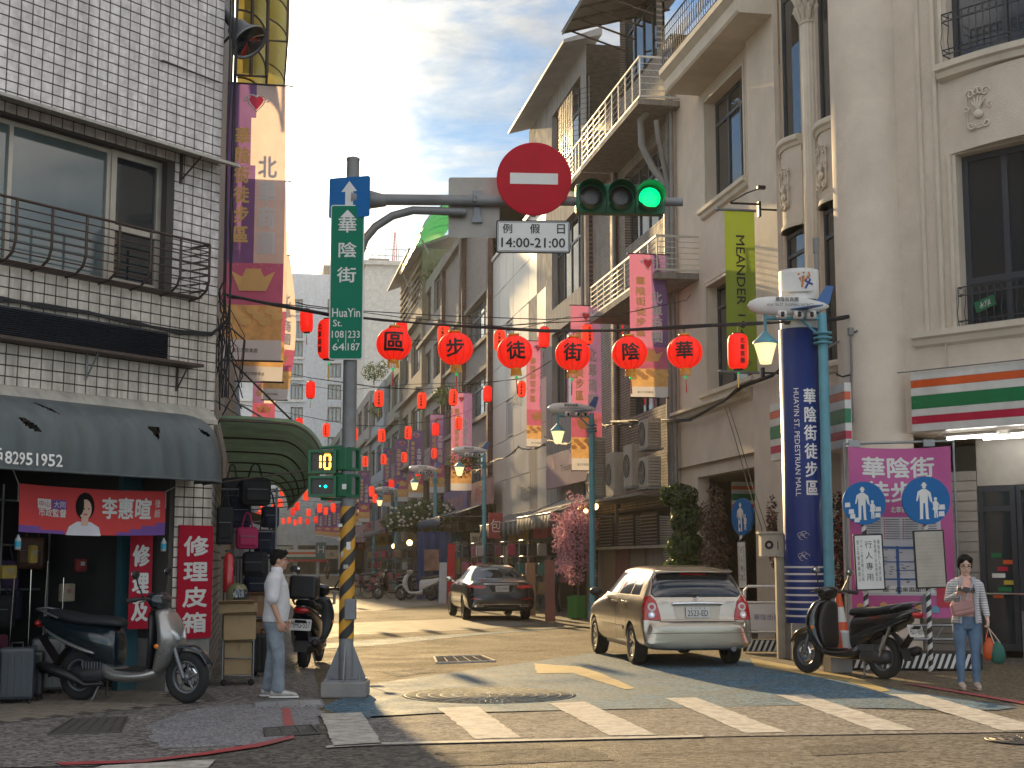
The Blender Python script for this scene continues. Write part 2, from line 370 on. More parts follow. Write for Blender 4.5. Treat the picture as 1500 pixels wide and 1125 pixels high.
sheet('yellow_line',wavy(gp((1098,964),(1120,968),(1250,992),(1240,998),(1105,976)),0.01),m_yline,0.0048)
sheet('yellow_line_far',wavy(gp((1250,992),(1305,1012),(1290,1014),(1240,998)),0.01),m_yline,0.0048)
sheet('red_line',wavy(gp((80,1118),(210,1114),(300,1103),(375,1090),(430,1078),(432,1082),(380,1095),(300,1107),(210,1118),(90,1122)),0.006,0.1),m_rline,0.008)
sheet('red_line_stub',wavy(gp((412,1038),(424,1038),(431,1064),(417,1066)),0.01,0.08),m_rline,0.008)
sheet('red_line_kerb',wavy(gp((1320,1001),(1345,1003),(1510,1030),(1505,1033)),0.006,0.1),m_rline,0.008)
def grate(name,label,quad,nx,ny,m,frame_m,fr=0.03,t=0.02):
 p=gp(*quad); c=sum((Vector(q)for q in p),Vector((0,0)))/4
 o=thing(name,label,'drain grate',(c.x,c.y,0.004))
 a,b,d,e=[Vector((q[0],q[1],0))for q in p]
 mb=MB(); mb.add([a+UP*.003,b+UP*.003,d+UP*.003,e+UP*.003],[(0,1,2,3)]); build('pit',mb,m_dark,o)
 mb=MB()
 for s,q in((a,b),(b,d),(d,e),(e,a)): mb.tube([s+UP*.004,q+UP*.004],fr/2,4)
 build('frame',mb,frame_m,o)
 for i in range(1,nx):
  mb=MB(); mb.tube([a.lerp(b,i/nx)+UP*.0,e.lerp(d,i/nx)+UP*.0],t/2,4); build('bar',mb,m,o)
 mb=MB()
 for i in range(1,ny): mb.tube([a.lerp(e,i/ny)+UP*.001,b.lerp(d,i/ny)+UP*.001],t/2,4)
 build('cross_bars',mb,m,o)
 return o
m_iron=mat('cast_iron',(0.09,0.085,0.08),0.6,0.6,dirt=0.3)
grate('drain_grate','large dark mesh grate in the sidewalk in front of the parked silver scooter',((71,1077),(106,1054),(186,1051),(176,1073)),16,6,m_iron,m_iron)
grate('drain_grate','narrow worn grate at the feet of the man in white',((373,1038),(374,1030),(470,1026),(474,1034)),18,3,m_galv,m_screed,t=0.03)
grate('drain_grate','small grate on the red line by the sidewalk corner',((389,1080),(387,1068),(455,1063),(468,1075)),9,3,m_iron,m_iron,t=0.025)
grate('drain_grate','pale framed drain grate in the sunlit middle of the street',((640,972),(636,963),(705,961),(725,969)),18,5,mat('worn_iron',(.12,.11,.09),.8,dirt=.3),m_wline,fr=0.05)
def round_cover(label,u,v,r,rings,spokes,m,name='manhole_cover'):
 c=G(u,v); o=thing(name,label,'manhole',(c.x,c.y,0.002))
 mb=MB(); mb.lathe([(0.001,0.005),(r,0.005),(r,0.0)],40); build('plate',mb,m,o,local=True)
 for k in range(rings):
  rr=r*(k+1)/(rings+.3); mb=MB()
  mb.lathe([(rr-0.012,0.0055),(rr,0.009),(rr+0.012,0.0055)],48); build('ring',mb,m_iron,o,local=True)
 mb=MB()
 for k in range(spokes):
  a=2*math.pi*k/spokes;
  for(r0,r1)in((0.12,0.3),(0.42,0.55),(0.68,0.8)): mb.tube([(r*r0*math.cos(a),r*r0*math.sin(a),0.006),(r*r1*math.cos(a),r*r1*math.sin(a),0.006)],0.008,4)
 build('spokes',mb,m_iron,o,local=True,kind='stuff')
round_cover('round iron manhole cover on the asphalt at the right edge below the crossing',1500,1084,0.33,4,10,m_iron)
c=G(716,1018); o=thing('paving_rosette','large round paved medallion of concentric rings in the street in front of the cars','paving',(c.x,c.y,0.0))
mb=MB(); mb.lathe([(0.001,0.004),(1.02,0.004),(1.02,0.0)],64); build('disc',mb,mat('rosette_stone',(0.125,0.145,0.145),0.9,spec=.15,var=0.2,bump=0.4,bscale=50,speck=30,dirt=0.4),o,local=True)
for k in range(7):
 rr=0.14+k*0.14; mb=MB(); mb.lathe([(rr-0.006,0.0042),(rr,0.005),(rr+0.006,0.0042)],64,sm=False); build('ring',mb,m_iron,o,local=True)
mb=MB()
for k in range(7):
 rr=0.07+k*0.14; n=8+k*6
 for q in range(n): a=2*math.pi*q/n+k; mb.tube([((rr-.05)*math.cos(a),(rr-.05)*math.sin(a),.003),((rr+.05)*math.cos(a),(rr+.05)*math.sin(a),.003)],0.0035,4)
build('joints',mb,m_iron,o,local=True,kind='stuff')
m_patch=mat('dark_asphalt_patch',(0.07,0.066,0.06),0.85,spec=.25,var=0.2,scale=4,bump=0.8,bscale=70,speck=30); m_crack=mat('crack_tar',(0.03,0.028,0.027),0.9,spec=.1)
sheet('asphalt_patch',wavy(gp((640,1100),(860,1094),(900,1112),(655,1122)),0.04,0.12),m_patch,-0.004)
sheet('asphalt_patch',wavy(gp((1180,1092),(1290,1088),(1330,1100),(1190,1106)),0.03,0.12),m_patch,-0.004)
sheet('asphalt_patch',wavy(gp((560,985),(620,978),(640,984),(585,992)),0.04,0.12),m_patch,0.0)
rc_=random.Random(9)
for a,b,z in(((560,1108),(900,1088),0.0),((930,1105),(1160,1098),0.0),((640,1062),(770,1052),.004),((960,1044),(1120,1060),.004),((120,1100),(330,1075),.004),((700,960),(850,948),.001),((560,925),(600,968),.001)):
 p,q=G(*a),G(*b); n_=26; L=[]; off=0
 for k in range(n_+1):
  off+=rc_.uniform(-.03,.03); L.append(Vector((p.x,p.y)).lerp(Vector((q.x,q.y)),k/n_)+Vector((0,off)))
 w_=[rc_.uniform(.004,.012)for _ in L]; mb=MB(); mb.add([(v.x,v.y-s,z)for v,s in zip(L,w_)]+[(v.x,v.y+s,z)for v,s in zip(L,w_)],[(k,k+1,n_+2+k,n_+1+k)for k in range(n_)]); build('pavement_crack',mb,m_crack,kind='structure')

#  facade helpers
def holes_wall(mb,s0,s1,z0,z1,holes,reveal=0.2,d=0.0):
 """wall sheet in the frame's xy with rectangular holes and their reveals going back (local -z)"""
 xs=sorted({s0,s1,*[min(max(h[0],s0),s1)for h in holes],*[min(max(h[1],s0),s1)for h in holes]})
 ys=sorted({z0,z1,*[min(max(h[2],z0),z1)for h in holes],*[min(max(h[3],z0),z1)for h in holes]})
 for i in range(len(xs)-1):
  for j in range(len(ys)-1):
   cx,cy=(xs[i]+xs[i+1])/2,(ys[j]+ys[j+1])/2
   if any(h[0]<cx<h[1]and h[2]<cy<h[3]for h in holes): continue
   mb.quad((xs[i],ys[j],d),(xs[i+1],ys[j],d),(xs[i+1],ys[j+1],d),(xs[i],ys[j+1],d))
 for a,b,c,e in holes:
  for p,q in(((a,c),(a,e)),((a,e),(b,e)),((b,e),(b,c)),((b,c),(a,c))):
   mb.quad((p[0],p[1],d),(q[0],q[1],d),(q[0],q[1],d-reveal),(p[0],p[1],d-reveal))
def window(parent,F,s0,s1,z0,z1,dep,fm,gm,nx=2,ny=1,fw=0.05,trans=None,name='window'):
 """frame as a part, each pane as its sub-part; dep = distance behind the facade"""
 mb=MB(F); d0,d1=-dep-0.04,-dep+0.02
 mb.bb((s0,z0,d0),(s1,z0+fw,d1)); mb.bb((s0,z1-fw,d0),(s1,z1,d1))
 mb.bb((s0,z0+fw,d0),(s0+fw,z1-fw,d1)); mb.bb((s1-fw,z0+fw,d0),(s1,z1-fw,d1))
 rows=[z0+fw,z1-fw]
 if trans: rows=[z0+fw,z0+(z1-z0)*trans,z1-fw]; mb.bb((s0+fw,rows[1]-fw/2,d0),(s1-fw,rows[1]+fw/2,d1))
 elif ny>1:
  rows=[z0+fw+(z1-z0-2*fw)*k/ny for k in range(ny+1)]
  for r_ in rows[1:-1]: mb.bb((s0+fw,r_-fw/3,d0),(s1-fw,r_+fw/3,d1))
 cols=[s0+fw+(s1-s0-2*fw)*k/nx for k in range(nx+1)]
 for c_ in cols[1:-1]: mb.bb((c_-fw/2,z0+fw,d0+.001),(c_+fw/2,z1-fw,d1+.002))
 w_=build(name,mb,fm,parent)
 for i in range(nx):
  for j in range(len(rows)-1):
   p=MB(F); p.bb((cols[i],rows[j],-dep-.02),(cols[i+1],rows[j+1],-dep-.012)); build('pane',p,gm,w_)
 return w_
def railing(mb,pts,z0,z1,n,r=0.012,rails=2):
 pass
m_tile=mat('lilac_white_tile',(0.72,0.68,0.675),0.35,var=0.3,scale=9.0,dirt=0.6,streak=True,dirtcol=(0.17,0.15,0.13),bump=0.04)
m_tile2=mat('soiled_cream_tile',(0.60,0.55,0.49),0.45,var=0.24,scale=7,dirt=0.8,streak=True,dirtcol=(0.13,0.11,0.09))
m_grout=mat('dark_grout',(0.075,0.066,0.057),0.9)
m_trim=mat('cream_ledge',(0.42,0.40,0.35),0.7,dirt=0.5,streak=True)
m_rust=mat('brown_painted_iron',(0.085,0.06,0.05),0.6,0.3,var=0.3,scale=12)
m_alum=mat('aluminium_frame',(0.48,0.44,0.38),0.4,0.5,dirt=0.3)
m_fram=mat('dark_window_frame',(0.035,0.042,0.055),0.45,var=0.1)
m_wg2=mat('pale_curtain_glass',(0.10,0.13,0.13),0.06,var=0.3,scale=0.8,spec=0.9)
m_curt=mat('curtain',(0.30,0.29,0.25),0.9,var=0.1)

#  LEFT CORNER BUILDING (chamfered corner, tiled)
_a=R(45.9); LD=Vector((math.sin(_a),math.cos(_a),0)); LN=Vector((math.cos(_a),-math.sin(_a),0))
LC=G(303,1008); LF=frame(LC,LD,UP)
def lp(u,v,off=0.0):
 p=PP(u,v,LC+LN*off,LN); return((p-LC).dot(LD),p.z)
def lw(s,z,off=0.0): return LC+LD*s+UP*z+LN*off
bl=thing('corner_building','white tiled corner building with a caged window above the blue awning at the left','building',tuple(LC))
S0=-6.0
wt=(lp(0,168)[1]+lp(243,235)[1])/2; wb=lp(243,428)[1]; ws1=lp(243,330)[0]
zs=3.05
pl=lp(248,800)[0]
TOP=12.5
mb=MB(LF)
holes_wall(mb,S0,0.0,zs,TOP,[(S0+.3,ws1,wb,wt)],0.22)
mb.quad((S0,TOP,0),(0,TOP,0),(0,TOP,-6),(S0,TOP,-6))
mb.quad((S0,zs,0),(0,zs,0),(0,zs,-.35),(S0,zs,-.35))
build('wall',mb,m_grout,bl)
mb=MB(); q=LC-LN*0
mb.quad(q,Vector((LC.x,24.5,0)),Vector((LC.x,24.5,TOP)),Vector((LC.x,LC.y,TOP)));
mb.quad(lw(S0,0),lw(S0,TOP),lw(S0,TOP,-8),lw(S0,0,-8)); mb.quad(Vector((LC.x,24.5,0)),Vector((-9,24.5,0)),Vector((-9,24.5,TOP)),Vector((LC.x,24.5,TOP)))
mb.quad(Vector((LC.x,LC.y,TOP)),Vector((LC.x,24.5,TOP)),Vector((-9,24.5,TOP)),lw(S0,TOP))
build('side_wall',mb,brick_mat('side_wall_tile',(0.4,.38,.36),(.36,.34,.32),(.06,.055,.05),.12,.12,.012,'y',offset=0),bl)
mb=MB(LF); mb.bb((pl,0,-.7),(-0.001,zs,-0.012)); build('pillar',mb,m_grout,bl)
mb=MB(LF); mb.bb((pl-.01,0,-.71),(0.01,0.62,0.012)); build('pillar_foot',mb,m_conc,bl)
TW=0.152; TH=0.122
tiles=[]
def want(s,z):
 if z<zs: return s>pl+0.02 and z>.62
 if S0+.3<s<ws1+.05 and wb-.04<z<wt+.04: return False
 return True
tm=MB(); tm.box((0,0,0.004),(TW-.016,TH-.014,0.012),bev=0.003)
me_t=bpy.data.meshes.new('tile'); me_t.from_pydata([tuple(v)for v in tm.v],[],tm.f)
me_t2=me_t.copy(); me_t.materials.append(m_tile); me_t2.materials.append(m_tile2)
i=0
while True:
 s=-TW/2-i*TW
 if s<-4.3: break
 j=0; z=0.62+TH/2
 while z<9.6:
  if want(s,z)and not(s-TW/2<pl and z<zs): tiles.append((s,z))
  z+=TH
 i+=1
tiles.sort(key=lambda q:(lw(*q)-Vector((0,0,CAM_H))).length+(3 if q[0]<-3.2 else 0)+(3 if q[1]>8.4 else 0))
rest1=MB(); rest2=MB()
for k,(s,z)in enumerate(tiles):
 M=LF@Matrix.Translation((s,z,random.uniform(-.0015,.0015)))@Matrix.Rotation(random.uniform(-.012,.012),4,'X')@Matrix.Rotation(random.uniform(-.012,.012),4,'Y')
 low=z<wb+.1
 if k<296:
  o=bpy.data.objects.new('tile',me_t2 if low else me_t); COL.objects.link(o); o.parent=bl; o.matrix_local=MW[bl.name].inverted()@M
 else:(rest2 if low else rest1).add(tm.v,tm.f,M,False)
build('tiles',rest1,m_tile,bl,kind='stuff'); build('tiles',rest2,m_tile2,bl,kind='stuff')
sd1=lp(170,300)[0]
w1=window(bl,LF,S0+.3,sd1,wb,wt,0.14,m_alum,m_wg2,nx=3,fw=0.055)
w2=window(bl,LF,sd1,ws1,wb,wt,0.12,m_alum,m_wglass,nx=1,fw=0.075,trans=0.42)
mb=MB(LF); mb.bb((S0+.3,wb,-1.3),(ws1,wt,-1.28)); build('room_wall',mb,m_curt,bl)
mb=MB(LF); le=lp(320,243)[0]-.02; zt=wt+.07
mb.loft([[(s,zt+.17,0.0),(s,zt+.13,.12),(s,zt+.02,.42),(s,zt-.02,.43),(s,zt-.02,.40),(s,zt+.09,.05),(s,zt+.09,0)]for s in(S0,-3,le)],sm=False)
build('canopy',mb,m_trim,bl)
mb=MB(LF); mb.bb((ws1+.18,zt-.30,.002),(ws1+.22,zt+.08,.03)); mb.tube([(ws1+.2,zt-.25,.03),(ws1+.2,zt-.02,.38)],.012,6); build('canopy_bracket',mb,m_rust,bl)
cg=thing('window_cage','brown iron cage railing in front of the window of the tiled corner building','railing',tuple(lw(-1.5,wb)))
ce=lp(278,380)[0]; zt2=lp(278,352,.35)[1]; zb2=zt2-.62; do=.36
for k in range(7):
 z=zb2+.05+(zt2-zb2-.05)*k/6; mb=MB(LF); r_=.009 if k<6 else .018
 mb.tube([(S0,z,do-(0.05 if k==0 else 0)),(ce,z,do-(0.05 if k==0 else 0)),(ce,z,.02)],r_,6); build('rail',mb,m_rust,cg)
s=ce
while s>-4.6:
 mb=MB(LF); mb.tube([(s,zt2,do),(s,zb2+.16,do),(s,zb2+.04,do-.05),(s,zb2-.03,do-.17),(s,zb2-.05,.0)],.016,6); build('post',mb,m_rust,cg); s-=.46
for z in(zb2-.01,zb2-.02):
 pass
mb=MB(LF)
for k in range(4): mb.tube([(S0,zb2-.035,.06+k*.06),(ce,zb2-.035,.06+k*.06)],.008,5)
for k in range(7): mb.tube([(ce-.0,zb2+.05+k*(zt2-zb2)/7,do),(ce-.18,zb2+.03+k*(zt2-zb2)/7,.01)],.007,5)
build('bottom_grid',mb,m_rust,cg)
lz0=lp(235,527)[1]; lz1=lp(235,492)[1]+.03; ls1=lp(236,510)[0]
lb=thing('louvre_panel','long black louvred panel on a shelf below the caged window','panel',tuple(lw(-2,lz0)))
mb=MB(LF); mb.bb((S0,lz0,.02),(ls1,lz1,.12)); build('case',mb,m_black,lb)
for k in range(13):
 z=lz0+.02+(lz1-lz0-.04)*k/12; mb=MB(LF); mb.add([(S0,z,.12),(ls1,z,.12),(ls1,z-.012,.145),(S0,z-.012,.145),(S0,z-.016,.12),(ls1,z-.016,.12)],[(0,1,2,3),(3,2,5,4)]); build('slat',mb,mat('navy_slats',(0.018,0.022,0.035),.45),lb)
sh=lp(278,538)[0]
mb=MB(LF); mb.bb((S0,lz0-.06,.015),(sh,lz0-.025,.26)); build('shelf',mb,m_rust,lb)
for u in(125,258):
 s=lp(u,540)[0]; mb=MB(LF); mb.bb((s-.015,lz0-.36,.013),(s+.015,lz0-.06,.03)); mb.tube([(s,lz0-.33,.03),(s,lz0-.07,.22)],.011,5); build('bracket',mb,m_galv if u==125 else m_rust,lb)
mb=MB(LF); a=lp(235,90); b=lp(318,122); mb.tube([(a[0],a[1],.05),(b[0],b[1],.05)],.012,6); mb.tube([(a[0],a[1],.0),(a[0],a[1],.05)],.012,6); build('wall_rod',mb,m_rust,bl)
az=lp(296,611)[1]
mb=MB(LF); mb.loft([[(s,az+.12,.013),(s,az+.1,.05),(s,az-.05,.2),(s,az-.1,.2),(s,az-.1,.013)]for s in(S0,-.45,-.12)],sm=False); build('flashing',mb,m_trim,bl)

# -- blue-grey shop awning with torn holes
m_tarp=mat('blue_grey_tarpaulin',(0.075,0.095,0.100),0.55,var=0.22,scale=2.2,bump=0.35,bscale=6,dirt=0.45,dirtcol=(0.16,0.17,0.17),streak=True)
aw=thing('shop_awning','blue grey rounded tarpaulin awning with torn holes over the left shop','awning',tuple(lw(-1.5,3.0)))
AR=lp(322,660,.55)[0]+.05; ab=lp(200,697,.85)[1]; at_=az-.02; AO=.85
def awf(u,v):
 s=S0+(AR-S0)*u; a=v*math.pi/2
 end=max(0,(s-(AR-.42))/.42); sh_=math.sqrt(max(0,1-end*end))
 prof_d=.14+(AO-.14)*(math.sin(a)**.9); prof_z=ab+(at_-ab)*(math.cos(a)**.75)
 if v>.999: prof_z=ab
 rip=0.012*math.sin(s*9+v*3)+.008*math.sin(s*23)
 d=.14+(prof_d-.14)*(0.12+.88*sh_)+rip*v
 z=ab+(prof_z-ab)*(0.25+.75*sh_ if False else 1)-end*end*.16*(1-v)
 return LF@Vector((s,z,d))
NU,NV=300,44
mb=MB(); mb.grid(awf,NU,NV)
torn=[((45,622),(.10,.045)),((228,632),(.085,.075)),((300,634),(.05,.03)),((70,598),(.09,.018))]
tw=[]
for(u,v),rr in torn:
 d=ray(u,v); bv=BVHTree.FromPolygons([tuple(x)for x in mb.v],mb.f)
 h=bv.ray_cast(Vector((0,0,CAM_H)),d)
 if h[0]is not None: tw.append((h[0],rr))
keep=[]
for f,m_,s_ in zip(mb.f,mb.m,mb.sm):
 c=sum((mb.v[i]for i in f),Vector())/4; out_=False
 for h,rr in tw:
  dd=c-h; ds=dd.dot(LD); dz=dd.z
  if rr[1]>.06:
   if abs(ds)<rr[0]*(1-(-(dz)+.05)/.16)+.0 and-.11<dz<.05: out_=True
  elif(ds*.93+dz*.3)**2/rr[0]**2+(dz-ds*-.45)**2/rr[1]**2<1: out_=True
 if not out_: keep.append(f)
mb.f=keep; mb.m=[0]*len(keep); mb.sm=[True]*len(keep)
build('cloth',mb,m_tarp,aw)
mb=MB(); mb.tube([awf(k/40,1.0)+UP*-.005 for k in range(41)],.014,6); build('hem',mb,m_tarp,aw)
mb=MB(); mb.add([awf(1,k/12)for k in range(13)]+[LF@Vector((AR,ab,.05))],[tuple(range(14))]); build('end_cap',mb,m_tarp,aw)
for k in range(9):
 s=S0+.3+k*.62
 if s>AR-.5: break
 mb=MB(LF); mb.tube([(s,at_-.05,.15),(s,at_-.18,.5),(s,ab+.25,.8),(s,ab+.02,.82)],.012,5); build('hoop',mb,m_rust,aw)
def on_cloth(mbt,origin_ray_mesh,off=.006):
 bv=origin_ray_mesh
 for i,v in enumerate(mbt.v):
  h=bv.ray_cast(v+LN*1.0,-LN)
  if h[0]is not None: mbt.v[i]=h[0]+LN*off
mbt=MB(); c0=lp(38,671,AO); text(mbt,'戶82951952',frame(lw(c0[0]+.0,c0[1]+.0,AO),LD,UP),.165,maxw=.86,bold=.02)
on_cloth(mbt,BVHTree.FromPolygons([tuple(x)for x in mb.v]if False else[tuple(awf(i/NU,j/NV))for j in range(NV+1)for i in range(NU+1)],[(j*(NU+1)+i,j*(NU+1)+i+1,(j+1)*(NU+1)+i+1,(j+1)*(NU+1)+i)for j in range(NV)for i in range(NU)]),.012)
build('lettering',mbt,m_wtxt,aw)

# -- the shop inside: floor tiles, walls, goods
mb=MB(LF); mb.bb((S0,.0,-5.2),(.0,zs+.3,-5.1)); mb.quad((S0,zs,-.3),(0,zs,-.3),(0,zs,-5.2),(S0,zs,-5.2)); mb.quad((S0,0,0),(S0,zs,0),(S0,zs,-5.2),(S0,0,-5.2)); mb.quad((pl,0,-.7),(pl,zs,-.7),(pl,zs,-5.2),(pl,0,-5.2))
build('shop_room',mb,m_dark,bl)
ptm=mat('beige_paving_tile',(0.24,0.205,0.165),0.7,var=0.25,scale=5,dirt=0.5,bump=0.2)
pv=thing('tiled_shop_floor','beige narrow floor tiles in front of the dark luggage shop','paving',tuple(lw(-2,0.001)))
mb=MB(LF); mb.quad((S0,.004,1.27),(-1.0,.004,1.27),(-.45,.004,.5),(-.45,.004,-2.6),(S0,.004,-2.6)); build('bed',mb,m_grout,pv)
cnt=0
for i in range(23):
 for j in range(11):
  sx=-.56-i*.17; dz=1.10-j*.34-(.17 if i%2 else 0)
  if sx>-1.1 and dz>.9-(sx+1.1)*1.2-.4: continue
  o_=MB(LF); o_.box((sx-.0,.007+random.uniform(-.001,.001),dz),(.142,.010,.315));
  build('floor_tile',o_,ptm,pv)

#  RIGHT SIDE OF THE STREET: facades stand on the plane x  XR
XR=10.0
RF=frame((XR,0,0),(0,-1,0),UP)
def rp(u,v,off=0.0):
 p=PX(u,v,XR-off); return(-p.y,p.z)
m_stucco=mat('cream_stucco',(0.655,0.57,0.475),0.9,var=0.10,scale=1.6,bump=0.7,bscale=60,dirt=0.3,dscale=0.9,dirtcol=(0.34,0.29,0.24))
m_stucco2=mat('cream_moulding',(0.62,0.56,0.46),0.85,var=0.08,scale=1.5,dirt=0.35,dirtcol=(0.24,0.20,0.16),bump=0.25,bscale=90)
m_pipe=mat('grey_drain_pipe',(0.22,0.22,0.22),0.55,dirt=0.4)
m_wrail=mat('white_railing',(0.55,0.53,0.48),0.5,dirt=0.4)
def seg_h(mb,F,s0,s1,z,prof):
 """horizontal moulding: prof = [(out, dz)...]"""
 M=MB(F)
 mb.M=F; mb.loft([[(s,z+dz,o)for o,dz in prof]for s in(s0,s1)],sm=False)

# -- A: cream stucco corner building
A0=rp(990,600)[0]; A1=rp(1150,500)[0]
ba=thing('stucco_building','cream stucco corner building with round pillar and dark framed windows on the right','building',(XR,-A1,0))
w3=(rp(1035,220)[0],rp(1092,200)[0],rp(1092,262)[1],rp(1092,93)[1])
w2=(rp(1038,500)[0],rp(1105,500)[0],rp(1105,552)[1],rp(1105,380)[1])
gz=(rp(1105,684)[1]); g0=rp(1022,700)[0]; g1=rp(1107,700)[0]
mb=MB(RF); holes_wall(mb,A0,A1,0,14,[w3,w2,(g0,g1,-.1,gz)],0.28)
mb.quad((A0,0,0),(A0,14,0),(A0,14,-6),(A0,0,-6)); mb.quad((A0,14,0),(A1,14,0),(A1,14,-6),(A0,14,-6))
build('wall',mb,m_stucco,ba)
for w_,tr in((w3,.78),(w2,.8)):
 window(ba,RF,*w_,0.24,m_fram,m_wglass,nx=3,fw=0.07,trans=tr)
 mb=MB(RF); o_=.04
 for k,(g,d)in enumerate(((.0,.03),(.10,.055))):
  for a,b in(((w_[0]-.16+g,w_[2]-.0),(w_[0]-.10+g,w_[3]+.16-g)),((w_[1]+.10-g,w_[2]),(w_[1]+.16-g,w_[3]+.16-g))): mb.bb((a[0],a[1],.001),(b[0],b[1],d))
  mb.bb((w_[0]-.10+g,w_[3]+.10-g,.001),(w_[1]+.10-g,w_[3]+.16-g,d))
 build('window_surround',mb,m_stucco2,ba)
 mb=MB(RF); mb.loft([[(s,w_[2]+dz,o)for o,dz in((0.001,0),(.16,0),(.16,-.09),(.1,-.12),(.08,-.2),(0.001,-.24))]for s in(w_[0]-.3,w_[1]+.22)],sm=False); build('sill',mb,m_stucco2,ba)
zc=rp(1103,568)[1]
mb=MB(RF); mb.loft([[(s,zc+dz,o)for o,dz in((0.001,.0),(.2,0),(.2,-.07),(.12,-.1),(.09,-.18),(.03,-.22),(0.001,-.26))]for s in(A0+.15,g1-.05)],sm=False); build('cornice',mb,m_stucco2,ba)
p0=rp(1108,500)[0]
mb=MB(RF); mb.bb((p0,0,.002),(A1,14,.10)); mb.bb((A0,0,.002),(A0+.28,14,.07)); build('pilaster',mb,m_stucco,ba)
sl_=rp(975,130,.9); sz=sl_[1]
mb=MB(RF); mb.loft([[(s,sz+dz,o)for o,dz in((0.001,0),(.78,0),(.82,.05),(.82,.30),(.95,.42),(.95,.55),(0.001,.55))]for s in(sl_[0]-.35,A1-.02)],sm=False); build('balcony_slab',mb,m_stucco2,ba)
bt=thing('balcony_railing','black wrought iron railing on the top balcony of the stucco building','railing',(XR-.9,-A0,sz+.55))
s=sl_[0]-.3; mb=MB(RF); mb.tube([(s,sz+1.5,.88),(A1,sz+1.5,.88)],.02,6); mb.tube([(s,sz+.65,.88),(A1,sz+.65,.88)],.014,6); mb.tube([(s,sz+1.28,.88),(A1,sz+1.28,.88)],.01,6); build('top_rail',mb,m_black,bt)
while s<A1:
 mb=MB(RF); mb.tube([(s,sz+.55,.88),(s,sz+1.5,.88)],.009,5)
 mb.tube([(s+.07+.05*math.cos(a),sz+.95+.16*math.sin(a),.88)for a in[k*math.pi/4 for k in range(8)]],.006,4,closed=True); build('baluster',mb,m_black,bt); s+=.16
mb=MB(RF); mb.quad((A0,0,-4.5),(A1+6,0,-4.5),(A1+6,3.8,-4.5),(A0,3.8,-4.5)); mb.quad((A0,0,-.28),(A0,4,-.28),(A0,4,-4.5),(A0,0,-4.5)); mb.quad((A0,gz,-.28),(A1,gz,-.28),(A1,gz,-4.5),(A0,gz,-4.5)); mb.box(((g0+g1)/2-.6,gz-.35,-2.2),(5,.3,.2))
build('arcade',mb,mat('arcade_paint',(0.45,0.40,0.34),.8,dirt=.4),ba)

